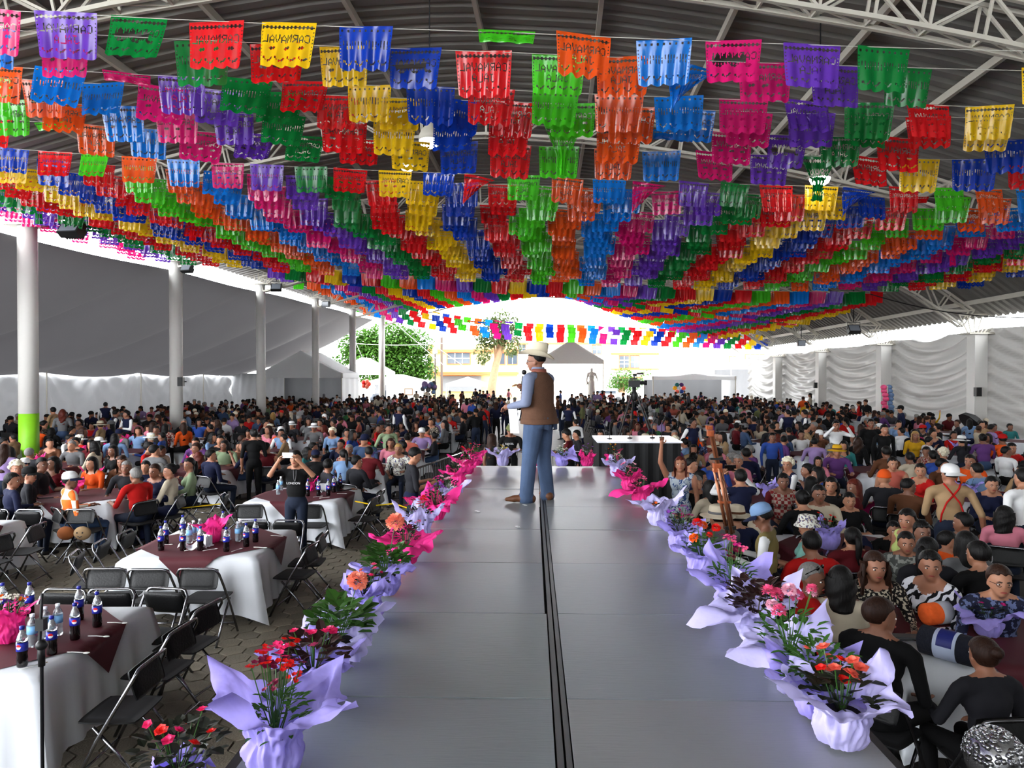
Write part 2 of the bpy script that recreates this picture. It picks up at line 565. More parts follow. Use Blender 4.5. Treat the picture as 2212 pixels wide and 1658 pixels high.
for x, y, d, lab in [(391, 824, 27.1, 'small black speaker on second left column'), (1761, 832, 42.9, 'small black speaker on third right column'),
                     (2112, 846, 27.0, 'black speaker box on nearest right wall column')]:
    wall_speaker(at_d(x, y, d), lab)
M_lamp = mat('lamp_bulb', (1, .98, .93), var=0, emit=25.0)
M_lamp.cycles.emission_sampling = 'NONE'
def highbay(loc, lab):
    t = empty('hanging_lamp', loc, 0, label=lab, cat='lamp', group='high bay lamps')
    s_ = (loc[0] - (XLf(loc[1]) + XRf(loc[1])) / 2) / ((XRf(loc[1]) - XLf(loc[1])) / 2)
    top = roof_z(s_) - loc[2]
    b = MB(); b.lathe([(.2, -.06), (.19, .02), (.13, .14), (.07, .2), (.07, .34), (.02, .36)], 20); b.build('shade', M_steel, t, smooth=True)
    b = MB(); b.lathe([(.005, -.19), (.09, -.18), (.15, -.14), (.18, -.07), (.18, -.05)], 16); b.build('bulb', M_lamp, t, smooth=True)
    b = MB(); b.tube([(0, 0, .34), (0, 0, top)], .012, 5); b.build('cable', M_darkmetal, t)
highbay(at_d(1771, 378, 12.9), 'lit bell-shaped hanging lamp glowing white at upper right')
highbay(at_d(928, 296, 12.6), 'lit hanging lamp glowing behind the yellow flags')
highbay(at_d(880, 355, 19.5), 'lit hanging lamp half hidden among left flags')
# cable seen against the roof at the right
tag(MB().tube([at_d(1880, 635, 24) + Vector((i * .62, 0, -.012 * i * (12 - i) - .05 * i)) for i in range(13)], .018, 5).build('roof_cable', M_black), 'thin dark cable sagging under the roof at right', 'cable')
# yellowish plate on left column

# unseen black sheet behind the camera, added to block light from behind
b = MB(); b.grid(lambda u, v: (-7 + 23 * u, -9 + .12 * math.sin(90 * u), 7.0 * (1 - v)), 120, 6)
struct(b.build('light_block_back', mat('light_block_black', (.10, .10, .11), rough=.9), None, smooth=True))

# every paver its own tone
_n = M_pave.node_tree; _oi = _n.nodes.new('ShaderNodeObjectInfo'); _mr = _n.nodes.new('ShaderNodeMapRange'); _mr.inputs['To Min'].default_value = .72; _mr.inputs['To Max'].default_value = 1.3
_mm = _n.nodes.new('ShaderNodeMix'); _mm.data_type = 'RGBA'; _mm.blend_type = 'MULTIPLY'; _mm.inputs['Factor'].default_value = 1
_b = _n.nodes['Principled BSDF']; _src = _b.inputs['Base Color'].links[0].from_socket
_n.links.new(_oi.outputs['Random'], _mr.inputs['Value']); _n.links.new(_src, _mm.inputs['A']); _n.links.new(_mr.outputs['Result'], _mm.inputs['B']); _n.links.new(_mm.outputs['Result'], _b.inputs['Base Color'])

# ================================================================== the runway stage
STH = 1.30
TH_C = math.atan((1150 - CX) / FPX)
cs, sn = math.cos(TH_C), math.sin(TH_C)
def st(l, t, z=STH):
    """lateral offset l and distance t along the runway -> world"""
    return Vector((l * cs + t * sn, -l * sn + t * cs, z))
SL, SC, SR = -1.10, 0.124, 1.35
seams = [-1.58, -.38, .81, 2.0, 3.194, 4.347, 5.527, 6.732, 7.91, 9.15, 10.37, 11.5]
def stage_material(name, base):
    m = bpy.data.materials.new(name); m.use_nodes = True
    nt = m.node_tree; N = nt.nodes; L = nt.links; b = N['Principled BSDF']
    tc = N.new('ShaderNodeTexCoord')
    n1 = N.new('ShaderNodeTexNoise'); n1.inputs['Scale'].default_value = 1.6; n1.inputs['Detail'].default_value = 6
    n2 = N.new('ShaderNodeTexNoise'); n2.inputs['Scale'].default_value = 9; n2.inputs['Detail'].default_value = 8
    mp = N.new('ShaderNodeMapping'); mp.inputs['Scale'].default_value = (1, 9, 1)
    L.new(tc.outputs['Object'], n1.inputs['Vector']); L.new(tc.outputs['Object'], mp.inputs['Vector']); L.new(mp.outputs['Vector'], n2.inputs['Vector'])
    mx = N.new('ShaderNodeMix'); mx.data_type = 'RGBA'
    c = lin(base)
    mx.inputs['A'].default_value = tuple(x * .86 for x in c) + (1,); mx.inputs['B'].default_value = tuple(x * 1.14 for x in c) + (1,)
    L.new(n1.outputs['Fac'], mx.inputs['Factor'])
    r2 = N.new('ShaderNodeValToRGB'); r2.color_ramp.elements[0].position = .25; r2.color_ramp.elements[0].color = (.6, .6, .6, 1); r2.color_ramp.elements[1].position = .42; r2.color_ramp.elements[1].color = (1, 1, 1, 1)
    L.new(n2.outputs['Fac'], r2.inputs['Fac'])
    mm = N.new('ShaderNodeMix'); mm.data_type = 'RGBA'; mm.blend_type = 'MULTIPLY'; mm.inputs['Factor'].default_value = .28
    L.new(mx.outputs['Result'], mm.inputs['A']); L.new(r2.outputs['Color'], mm.inputs['B'])
    L.new(mm.outputs['Result'], b.inputs['Base Color'])
    rr = N.new('ShaderNodeMapRange'); rr.inputs['To Min'].default_value = .28; rr.inputs['To Max'].default_value = .42
    L.new(n1.outputs['Fac'], rr.inputs['Value']); L.new(rr.outputs['Result'], b.inputs['Roughness'])
    b.inputs['Specular IOR Level'].default_value = .55
    bp = N.new('ShaderNodeBump'); bp.inputs['Strength'].default_value = .12; bp.inputs['Distance'].default_value = .01
    L.new(n2.outputs['Fac'], bp.inputs['Height']); L.new(bp.outputs['Normal'], b.inputs['Normal'])
    return m
M_stage = [stage_material('stage_panel_grey_%s' % n, c) for n, c in (('a', (.475, .495, .515)), ('b', (.495, .50, .51)), ('c', (.465, .49, .50)))]
M_skirt = mat('stage_skirt_black', (.05, .05, .055), rough=.8, var=.2)
stage = empty('runway_stage', (0, 0, 0), label='long grey panelled runway stage leading away from the camera', cat='stage')
for i in range(len(seams) - 1):
    for side in (0, 1):
        a, c = (SL, SC - .035) if side == 0 else (SC + .03, SR)
        if side == 0 and 8 > i > 4: c = SC - .045
        g_ = .005
        t0, t1 = seams[i] + g_, seams[i + 1] - g_
        b = MB()
        b.box((0, 0, -.02), (c - a - .006, t1 - t0, .04))
        p = st((a + c) / 2, (t0 + t1) / 2, STH + rnd.uniform(-.003, .002))
        b.build('panel', M_stage[rnd.randrange(3)], stage, loc=p, rot=(rnd.uniform(-.0012, .0012), 0, -TH_C))
for l, w in ((SC - .017, .026), (SC + .016, .022)):
    b = MB(); b.box((0, 0, -.012), (w, 13.0, .02)); b.build('joint_strip', mat('joint_steel', (.36, .37, .38), rough=.4, metal=.4), stage, loc=st(l, 4.96, STH - .002), rot=(0, 0, -TH_C))
for l, n in ((SL, 'side_rail'), (SR, 'side_rail')):
    b = MB(); b.box((0, 0, -.09), (.05, 13.1, .16)); b.build(n, M_darkmetal, stage, loc=st(l + (.028 if l > 0 else -.028), 4.96, STH - .01), rot=(0, 0, -TH_C))
b = MB(); b.box((0, 0, -.09), (2.5, .05, .16)); b.build('end_rail', M_darkmetal, stage, loc=st((SL + SR) / 2, 11.53, STH - .01), rot=(0, 0, -TH_C))
b = MB(); b.box((0, 0, -.03), (2.4, 13.0, .02)); b.build('under_deck', M_skirt, stage, loc=st((SL + SR) / 2, 4.96, STH - .03), rot=(0, 0, -TH_C))
for i in range(1, len(seams)):
    for l in (SL + .06, SC, SR - .06):
        b = MB(); b.box((0, 0, .6), (.05, .05, 1.2)); b.bar((0, 0, .2), (0, .55, 1.1), .025) if i < 11 else None
        b.build('leg', M_darkmetal, stage, loc=st(l, seams[i] - .04, 0), rot=(0, 0, -TH_C))
# scraps of paper on the boards
for x, y, lb in ((1186, 1078, 'scrap of white paper at the speaker\'s right heel'), (1186, 1061, 'tiny paper scrap behind the speaker\'s right boot'), (1033, 1104, 'paper scrap alone on left boards past the pink wraps'), (1120, 1138, 'long paper scrap in front of speaker\'s left boot'), (1135, 1091, 'tiny paper scrap under speaker\'s left boot toe')):
    p = at_z(x, y, STH + .004)
    b = MB(); b.box((0, 0, .002), (.06, .03, .003)); b.box((.02, .01, .005), (.03, .03, .003), rz=.5)
    tag(b.build('paper_scrap', M_white, None, loc=p, rot=(0, 0, rnd.uniform(0, 3))), lb, 'paper', 'paper scraps on the runway')

# ================================================================== papel picado garlands
def flag_mat(name, col):
    m = bpy.data.materials.new('flag_plastic_' + name); m.use_nodes = True
    nt = m.node_tree; N = nt.nodes; L = nt.links; b = N['Principled BSDF']
    c = lin(col)
    tc = N.new('ShaderNodeTexCoord'); nz = N.new('ShaderNodeTexNoise'); nz.inputs['Scale'].default_value = 7
    L.new(tc.outputs['Object'], nz.inputs['Vector'])
    mx = N.new('ShaderNodeMix'); mx.data_type = 'RGBA'
    mx.inputs['A'].default_value = tuple(x * .85 for x in c) + (1,); mx.inputs['B'].default_value = tuple(min(1, x * 1.15) for x in c) + (1,)
    L.new(nz.outputs['Fac'], mx.inputs['Factor'])
    L.new(mx.outputs['Result'], b.inputs['Base Color'])
    b.inputs['Roughness'].default_value = .2
    b.inputs['Specular IOR Level'].default_value = .7
    t = N.new('ShaderNodeBsdfTranslucent'); L.new(mx.outputs['Result'], t.inputs['Color'])
    ms = N.new('ShaderNodeMixShader'); ms.inputs['Fac'].default_value = .45
    L.new(b.outputs['BSDF'], ms.inputs[1]); L.new(t.outputs['BSDF'], ms.inputs[2])
    L.new(ms.outputs['Shader'], N['Material Output'].inputs['Surface'])
    return m
FLAGCOL = [('orange', (.93, .34, .10)), ('sky', (.04, .48, .86)), ('pink', (.86, .10, .44)), ('purple', (.42, .22, .72)), ('green', (.03, .50, .21)),
           ('red', (.88, .10, .13)), ('yellow', (.93, .76, .07)), ('blue', (.03, .22, .68)), ('red', (.88, .10, .13)), ('lime', (.28, .78, .13))]
_fm = {}
for n, c in FLAGCOL:
    if n not in _fm: _fm[n] = flag_mat(n, c)
FM = [_fm[n] for n, c in FLAGCOL]
GLY = {'C': ['01110', '10001', '10000', '10000', '10000', '10001', '01110'], 'A': ['00100', '01010', '10001', '10001', '11111', '10001', '10001'],
       'R': ['11110', '10001', '10001', '11110', '10100', '10010', '10001'], 'N': ['10001', '11001', '10101', '10101', '10011', '10001', '10001'],
       'V': ['10001', '10001', '10001', '10001', '01010', '01010', '00100'], 'L': ['10000', '10000', '10000', '10000', '10000', '10000', '11111'],
       'J': ['00111', '00010', '00010', '00010', '00010', '10010', '01100']}
FW, FH = .60, .455
NU, NV = 54, 38
def text_cells(word, j0, mirrored=True, pitch=6):
    S = set(); i0 = (NU - pitch * len(word)) // 2 + 1
    for k, ch in enumerate(word):
        for r_, row in enumerate(GLY[ch]):
            for q, bit in enumerate(row):
                if bit == '1':
                    i = i0 + k * pitch + q
                    S.add((NU - 1 - i if mirrored else i, j0 + r_))
    return S
def holes(style, seed):
    r_ = random.Random(seed); S = set()
    for i in range(1, NU - 1):                              # lattice below the hem
        for j in range(2, 7):
            if style != 1:
                if abs((i % 4) - 1.5) + abs((j - 2) % 5 - 2) < 1.6: S.add((i, j))
            elif (i % 6 in (2, 3)) and j in (3, 4): S.add((i, j))
    if style == 0:
        S |= text_cells('CARNAVAL', 10)
        S |= text_cells('JALA', 19)
    elif style == 1:                                        # band of tall slits that reads as lettering
        for i in range(4, NU - 4):
            if i % 3 != 0:
                a = 13 + (i * 7 % 5 == 0) * 2; e = 20 - (i * 5 % 4 == 0) * 3
                for j in range(a, e):
                    if not (j == 16 and i % 4 == 1) and i % 3 == 1: S.add((i, j))
    else:
        S |= text_cells('CARNAVAL', 11)
        for c0 in (12, 27, 42):
            for i in range(c0 - 3, c0 + 4):
                for j in range(21, 26):
                    if (abs(i - c0) - 1.5) ** 2 + (j - 22) ** 2 < 2.6: S.add((i, j))
    for c0 in (8, 20, 33, 45):                              # rosettes in the scallops
        for k in range(7):
            a = PI * k / 6; 
            for q in (3, 4):
                S.add((int(c0 + q * math.cos(a)), int(30 + q * .8 * math.sin(a))))
    for j in range(8, 34, 3): S.add((1, j)); S.add((NU - 2, j))
    return S
def flag_mesh(name, style, seed, nu, nv, dmg=None, cut=True):
    r_ = random.Random(seed); ph = [r_.uniform(0, 6.28) for _ in range(4)]
    amp = r_.uniform(.014, .028); curl = r_.uniform(-.05, .05); nf = r_.choice((3, 4, 4, 5))
    H = holes(style, seed) if cut else set()
    if dmg == 'torn':
        for i in range(6, 40):
            for j in range(14 + int(3 * math.sin(i)), 21 + int(2 * math.sin(i * 2))): H.add((i, j))
    def fn(u, v):
        x = (u - .5) * FW
        z = -v * FH
        sc_ = abs(math.sin(PI * 4 * u)) ** .7
        z += -(v ** 5) * .028 * (sc_ - .6) * 1.0
        w = amp * (v ** .7) * (math.sin(2 * PI * nf * u + ph[0] + .6 * v) + .5 * math.sin(2 * PI * (nf * .5) * u + ph[1] - 1.2 * v))
        x *= 1 - .10 * v - .02 * math.sin(ph[2])
        y = w + curl * v * v
        if dmg == 'fold':                                    # blown up over the string
            z = z * .42 if v < .55 else (-.55 * FH * .42 + (v - .55) * FH * .25); y += .05 * math.sin(PI * v)
        elif dmg == 'hang':                                  # one corner came off
            k = u * (1 - .75 * v); x = (k - .5) * FW * (1 - .3 * u * v); z = -v * FH * (.55 + .75 * (1 - u)) - .10 * (u ** 2); y += .06 * math.sin(5 * v + 3 * u)
        elif dmg == 'wisp':                                  # bunched into a dangling wisp
            k = (u - .55) * (1 - .72 * min(1, v * 1.6)); x = k * FW * .9; z = -v * FH * 1.45; y += .05 * math.sin(9 * u) * v
        return (x, y, z)
    b = MB()
    if cut:
        b.grid(fn, nu, nv, skip=lambda i, j: (i, j) in H)
    else: b.grid(fn, nu, nv)
    return b.mesh(name, FM[0], smooth=True)
NEAR = [flag_mesh('cut_paper_flag', s, 10 + k, NU, NV) for k, s in enumerate((0, 1, 2, 0, 1, 2, 2, 1))]
BADN = [flag_mesh('cut_paper_flag_worn', 2, 31 + k, NU, NV, dmg=d) for k, d in enumerate(('torn', 'fold', 'hang', 'wisp', 'torn'))]
FAR = [flag_mesh('cut_paper_flag_plain', 1, 50 + k, 18, 8, cut=False) for k in range(6)]
FAR += [flag_mesh('cut_paper_flag_plain_worn', 1, 60 + k, 14, 8, dmg=d, cut=False) for k, d in enumerate(('hang', 'fold'))]
M_string = mat('garland_string', (.75, .74, .7), rough=.7, var=0)
PITCHF = .79
fr = random.Random(12)
n_flag = 0
def garland(y, zf, xl, xlo, xhi, label, near, miss=.03, bad=.06, pitch=PITCHF, ydir=0.0, edge=1250, group='papel picado garlands'):
    global n_flag
    y_at = lambda x: y + ydir * x
    g_ = MB()
    n = max(8, int((xhi - xlo) / 1.2))
    pts = []
    for i in range(n + 1):
        x = xlo + (xhi - xlo) * i / n
        pts.append((x, y_at(x), zf(x)))
    g_.tube(pts, .004 if near else .008, 4)
    root = g_.build('papel_picado_garland', M_string)
    tag(root, label, 'garland', group)
    k0 = math.ceil((xlo - xl) / pitch); k1 = math.floor((xhi - xl) / pitch)
    for k in range(k0, k1 + 1):
        x = xl + k * pitch + fr.uniform(-.05, .05)
        if x < xlo + .25 or x > xhi - .25: continue
        d = y_at(x)
        if abs(x) / d * FPX > edge: continue
        if fr.random() < miss: continue
        ci = (9 + k) % 10
        if near: me = fr.choice(BADN) if fr.random() < bad else NEAR[ci % 8 if fr.random() < .6 else fr.randrange(8)]
        else: me = FAR[fr.randrange(6)] if fr.random() > bad else FAR[6 + fr.randrange(2)]
        sl = math.atan((zf(x + .2) - zf(x - .2)) / .4)
        s_ = fr.uniform(.95, 1.06)
        inst('flag', me, root, (x, d + fr.uniform(-.03, .03), zf(x) + .01), (fr.uniform(-.25, .25), -sl + fr.uniform(-.05, .05), fr.uniform(-.22, .22)), (s_, s_, s_ * fr.uniform(.95, 1.06)), {0: FM[ci]})
        n_flag += 1
def zn(j):
    return lambda x: (6.40 + j - .03 * x + .0025 * x * x) if x < 0 else (6.40 + j - .048 * x + .0022 * x * x)
rows = [7.62, 8.05, 9.15, 9.6, 10.2, 11.0, 13.3, 13.85, 14.5, 15.5, 16.1, 16.6, 17.2, 17.9, 18.5, 19.1, 19.8, 20.5, 21.2, 21.9, 22.6, 23.3, 24.0]
xl0 = [0.0, .48, .52, .85, .75, .70, .32, .75, .55, .35, .25, .45, .6, .7, .5, .65, .8, .9, .8, .95, 1.05, .95, 1.0]
jit = [0, -.02, 0, .03, -.08, -.12, .10, .06, 0, .02, 0, -.03, 0, -.02, -.05, 0, -.04, 0, -.03, -.06, 0, -.05, -.08]
def ordn(k): return ORD[k] if k < 20 else 'twenty-' + ORD[k - 20]
for k, y in enumerate(rows):
    xlo = max(XLf(y) + .3, -(CX + 120) / FPX * y); xhi = min(XRf(y) - 2.3, (2212 - CX + 120) / FPX * y)
    garland(y, zn(jit[k] * .8), xl0[k] + fr.uniform(-.12, .12), xlo, xhi,
            'garland of coloured cut-out plastic flags, %s row counting back from the camera' % ordn(k), True, miss=.07 if k < 9 else .03, bad=.10 if k < 9 else .05)
# second field further down the hall
for k, y in enumerate(np.linspace(27.4, 37.8, 20)):
    q = (y - 27.4) / 10.4
    zc = 2.75 + .132 * y + .08 * math.sin(k * 1.7); xc = 2.6
    f = lambda x, zc=zc, y=y, q=q: zc + ((.05 - .01 * q) * (2.6 - x) if x < 2.6 else (5.98 - .15 * q - zc) * (x - 2.6) / (14.6 + q - 2.6)) - .12 * math.sin(PI * min(1, abs(x - 2.6) / 12))
    garland(float(y), f, 2.4 + fr.uniform(-.08, .08), -9.8 - .6 * q, 14.6 + q, 'garland of flags in the second field, %s row from its near edge' % ordn(k), False, miss=0, bad=.02, pitch=.72)
for k, y in enumerate(np.linspace(38.5, 57.5, 17)):
    zc = 2.75 + .126 * y + fr.uniform(-.15, .15); xc = 3.0 + .02 * (y - 38)
    f = lambda x, zc=zc, xc=xc, y=y: zc + ((capL(y) + .55 - zc) * (xc - x) / (xc + 11) if x < xc else (5.95 - zc) * (x - xc) / (16 - xc)) - .25 * math.sin(PI * min(1, abs(x - xc) / 13))
    garland(float(y), f, 3.2 + fr.uniform(-.1, .1), XLf(y) + .4, 16.6, 'high peaked garland near the open far end, %s row of that field' % ordn(k), False, miss=.02, bad=.05, pitch=.74)
for k, (yl, dz) in enumerate(((52, 0.0), (53.4, -.25), (55, -.5), (56.5, .55))):
    f = lambda x, dz=dz: 6.3 + dz + (.0085 * (x - 4.5) ** 2 if x < 4.5 else -.045 * (x - 4.5) + .0007 * (x - 4.5) ** 2)
    garland(yl, f, 4.4 + .1 * k, -12.2, 19.6, ['low garland of flags crossing the bright far opening, front one', 'low garland across the far opening, second of four', 'lowest garland of flags across the far opening', 'upper garland of flags hanging across the far opening'][k], False, miss=.02, bad=.12, pitch=.82, ydir=.06)

# ================================================================== folding chairs
M_pad = mat('black_vinyl_pad', (.035, .035, .04), rough=.5, spec=.25, var=.15, vscale=8, bump=.15, bscale=60)
M_seatf = mat('dark_grey_seat_cloth', (.09, .09, .10), rough=.85, var=.2, vscale=20)
def chair_parts():
    P = []
    def arc(pts_fn, n=8): return [pts_fn(i / n) for i in range(n + 1)]
    w, top = .21, .80
    # front leg + back upright as one bent tube (inverted U)
    def side(s): return [(s * .235, .23, .012), (s * .232, .06, .35), (s * .225, -.09, .60), (s * .215, -.175, .745)]
    pts = side(-1) + [(-.185, -.19, .79), (-.15, -.197, .80), (.15, -.197, .80), (.185, -.19, .79)] + side(1)[::-1]
    b = MB(); b.tube(pts, .0125, 8); P.append(('frame', b.mesh('chair_frame', M_chrome, True)))
    for s in (-1, 1):
        b = MB(); b.tube([(s * .205, .10, .42), (s * .208, -.06, .25), (s * .212, -.25, .012)], .0115, 7)
        b.ell((s * .212, -.25, .012), .016, 6, 4)
        P.append(('rear_leg', b.mesh('chair_rear_leg', M_chrome, True)))
    b = MB(); b.tube([(-.21, -.2, .10), (.21, -.2, .10)], .009, 6); P.append(('stretcher', b.mesh('chair_stretcher', M_chrome, True)))
    b = MB(); b.tube([(-.225, .17, .13), (.225, .17, .13)], .009, 6); P.append(('stretcher', b.mesh('chair_stretcher_front', M_chrome, True)))
    def pad(u, v, hw, hh, th, sg):
        a, c = 2 * u - 1, 2 * v - 1
        e = (1 - abs(a) ** 6) * (1 - abs(c) ** 6)
        return a * hw * (1 - .06 * abs(c) ** 4), c * hh * (1 - .06 * abs(a) ** 4), sg * th * (.25 + .75 * max(0, e) ** .5)
    def padmesh(hw, hh, th, M):
        b = MB()
        for sg in (1, -1):
            b.grid(lambda u, v: M @ Vector(pad(u, v, hw, hh, th, sg)), 10, 8)
        n = 11 * 9
        ring = [i for i in range(11)] + [11 * j + 10 for j in range(1, 9)] + [8 * 11 + i for i in range(9, -1, -1)] + [11 * j for j in range(7, 0, -1)]
        for i in range(len(ring)):
            p, q = ring[i], ring[(i + 1) % len(ring)]
            b.f.append((p, q, q + n, p + n)); b.m.append(0)
        return b
    Ms = Matrix.Translation((0, .02, .445))
    P.append(('seat', padmesh(.205, .20, .022, Ms).mesh('chair_seat', M_seatf, True)))
    Mb = Matrix.Translation((0, -.155, .685)) @ Matrix.Rotation(R(73), 4, 'X')
    P.append(('backrest', padmesh(.198, .105, .02, Mb).mesh('chair_backrest', M_pad, True)))
    return P
CHP = chair_parts()
CHAIRS = []
def chair(x, y, face, label, group, z=0.0, s=1.0):
    """face: degrees; 0 looks away from the camera"""
    t = empty('folding_chair', (x, y, z), R(face), label, 'chair', group)
    t.scale = (s, s, s)
    for n, me in CHP: inst(n, me, t)
    CHAIRS.append((x, y))
    return t

# ================================================================== banquet tables
M_cloth = mat('white_tablecloth', (.84, .85, .87), rough=.75, var=.05, vscale=3, transl=.08)
M_maroon = mat('maroon_overlay', (.30, .06, .11), rough=.7, var=.12, vscale=4)
M_ttop = mat('table_board', (.5, .42, .33), rough=.6)
TS, TZ = 1.46, .755
def cloth_mesh(seed, size=TS, drop=.60):
    r_ = random.Random(seed); ph = r_.uniform(0, 6)
    b = MB(); n = 56; h = size / 2
    per = []
    for i in range(n * 2):
        a = 2 * PI * i / (n * 2)
        c, s = math.cos(a), math.sin(a); k = h / max(abs(c), abs(s))
        per.append((c * k, s * k, a))
    rings = [0, .5, .93, 1.0]
    vs = []; fs = []; m = len(per)
    for q in rings:
        for x, y, a in per: vs.append((x * q * .992, y * q * .992, TZ + .004 - (.012 if q == 1 else 0)))
    cornerness = lambda x, y: min(abs(x), abs(y)) / h
    levels = [.06, .2, .4, .6, .8, 1.0]
    for t in levels:
        for x, y, a in per:
            cn = cornerness(x, y); L = math.hypot(x, y)
            out = .03 + .05 * t + .045 * t * math.sin(a * 22 + ph) * (.35 + .65 * cn) + .10 * t * cn ** 6
            L2 = max(abs(x), abs(y))
            vs.append((x * (1 + out / L2), y * (1 + out / L2), TZ - drop * t * (1 + .13 * cn ** 5) + .01 * math.sin(a * 9)))
    R_ = len(rings) + len(levels)
    for j in range(R_ - 1):
        for i in range(m):
            l = (i + 1) % m
            fs.append((j * m + i, (j + 1) * m + i, (j + 1) * m + l, j * m + l))
    b.add(vs, fs)
    return b.mesh('table_cloth', M_cloth, True)
def overlay_mesh(half=1.02):
    b = MB(); h = TS / 2
    def fn(u, v):
        a, c = (u - .5) * 2, (v - .5) * 2
        x = (a + c) * half / 2 * 1.02; y = (a - c) * half / 2 * 1.02
        ex = max(abs(x), abs(y)) - h
        z = TZ + .010
        if ex > 0:
            z -= ex * .97 - .004
            lim = h + .02 + .05 * min(ex, 1)
            if abs(x) > abs(y): x = math.copysign(lim + .035, x)
            else: y = math.copysign(lim + .035, y)
        return (x, y, z + .002 * math.sin(17 * u + 11 * v))
    b.grid(fn, 32, 32)
    return b.mesh('overlay', M_maroon, True)
CLOTHS = [cloth_mesh(i) for i in range(4)]
OVERLAY = overlay_mesh()
_b = MB(); _b.box((0, 0, TZ - .035), (TS - .05, TS - .05, .03)); TTOP = _b.mesh('tabletop', M_ttop)
_b = MB(); _b.tube([(0, 0, 0), (0, 0, TZ - .03)], .018, 6); TLEG = _b.mesh('table_leg', M_darkmetal)
TABLES = []
def table(x, y, rz, where, near=True):
    t = empty('banquet_table', (x, y, 0), rz, 'square folding banquet table under white cloth, ' + where, 'table', 'banquet tables')
    inst('tabletop', TTOP, t)
    for a in (-1, 1):
        for c in (-1, 1): inst('leg', TLEG, t, (a * .62, c * .62, 0))
    k = len(TABLES) % 4
    o = inst('tablecloth', CLOTHS[k], None, (x, y, 0), (0, 0, rz)); tag(o, 'white cloth draped over table, ' + where, 'tablecloth', 'white tablecloths')
    o = inst('table_overlay', OVERLAY, None, (x, y, 0), (0, 0, rz)); tag(o, 'maroon overlay laid diagonally on white cloth, ' + where, 'table overlay', 'maroon table overlays')
    TABLES.append((x, y, rz))

# ================================================================== things on the tables
M_pet = mat('clear_bottle', (.80, .84, .86), rough=.08, var=0, trans=.75, spec=.6)
M_cola = mat('cola_dark', (.05, .012, .018), rough=.12, var=0, spec=.6)
M_bluelab = mat('blue_label', (.12, .16, .62), rough=.4, var=.08, vscale=30)
M_bluecap = mat('blue_cap', (.10, .12, .55), rough=.4, var=0)
M_whitecap = mat('white_cap', (.9, .92, .95), rough=.4, var=0)
M_waterlab = mat('water_label', (.50, .72, .90), rough=.4, var=.15, vscale=40)
M_logo_r = mat('label_red', (.85, .1, .12), rough=.4, var=0)
M_logo_w = mat('label_white', (.92, .92, .95), rough=.4, var=0)
def bottle_parts():
    C_, W_ = [], []
    n = 14
    b = MB(); b.lathe([(.028, 0), (.031, .012), (.031, .055), (.028, .075), (.0315, .10), (.0315, .155)], n); C_.append(('drink', b.mesh('cola_body', M_cola, True)))
    b = MB(); b.lathe([(.031, .155), (.030, .17), (.022, .195), (.0125, .215), (.0125, .228)], n); C_.append(('neck', b.mesh('bottle_neck', M_pet, True)))
    b = MB(); b.lathe([(.0325, .098), (.0325, .15)], n)
    C_.append(('label', b.mesh('cola_label', M_bluelab, True)))
    b = MB(); b.lathe([(.0145, .226), (.0145, .245), (.001, .246)], n); C_.append(('cap', b.mesh('bottle_cap', M_bluecap, True)))
    b = MB()
    for mi, (z0, z1) in enumerate(((.126, .141), (.111, .1255))):
        b.mi = mi
        for k in range(6):
            a0 = R(-118 + 56 * k / 6); a1 = R(-118 + 56 * (k + 1) / 6)
            f = [max(0, 1 - ((2 * kk / 6 - 1) ** 2)) ** .5 for kk in (k, k + 1)]
            zc = .126; r_ = .0331
            h0, h1 = (z1 - z0) * f[0], (z1 - z0) * f[1]
            s_ = 1 if mi == 0 else -1
            b.add([(r_ * math.cos(a0), r_ * math.sin(a0), zc), (r_ * math.cos(a1), r_ * math.sin(a1), zc), (r_ * math.cos(a1), r_ * math.sin(a1), zc + s_ * h1), (r_ * math.cos(a0), r_ * math.sin(a0), zc + s_ * h0)], [(0, 1, 2, 3)])
    C_.append(('emblem', b.mesh('label_emblem', [M_logo_r, M_logo_w], False)))
    b = MB(); b.lathe([(.028, 0), (.031, .01), (.031, .06), (.0285, .07), (.031, .08), (.031, .14), (.026, .165), (.0135, .185), (.0135, .196)], n); W_.append(('bottle_body', b.mesh('water_body', M_pet, True)))
    b = MB(); b.lathe([(.0322, .085), (.0322, .138)], n); W_.append(('label', b.mesh('water_label', M_waterlab, True)))
    b = MB(); b.lathe([(.015, .194), (.015, .212), (.001, .213)], n); W_.append(('cap', b.mesh('water_cap', M_whitecap, True)))
    return C_, W_
COLA, WATER = bottle_parts()
def bottle(kind, x, y, z, label, s=1.12):
    t = empty('cola_bottle' if kind == 'c' else 'water_bottle', (x, y, z), rnd.uniform(-.5, .5), label, 'bottle', 'cola bottles on the tables' if kind == 'c' else 'water bottles on the tables')
    t.scale = (s, s, s)
    for n, me in (COLA if kind == 'c' else WATER): inst(n, me, t)
    return t
M_spoon = mat('white_plastic_spoon', (.88, .88, .86), rough=.35, var=.03)
_b = MB(); _b.tube([(0, 0, .004), (.06, 0, .006), (.115, 0, .004)], [.003, .003, .004], 5)
_b.ell((.13, 0, .005), (.022, .014, .004), 10, 5); SPOON = _b.mesh('plastic_spoon', M_spoon, True)
def spoon(x, y, z, a, label):
    tag(inst('plastic_spoon', SPOON, None, (x, y, z), (0, 0, a), 1.15), label, 'spoon', 'plastic spoons on the tables')
M_napkin = mat('white_paper_napkin', (.86, .86, .88), rough=.8, var=.05)
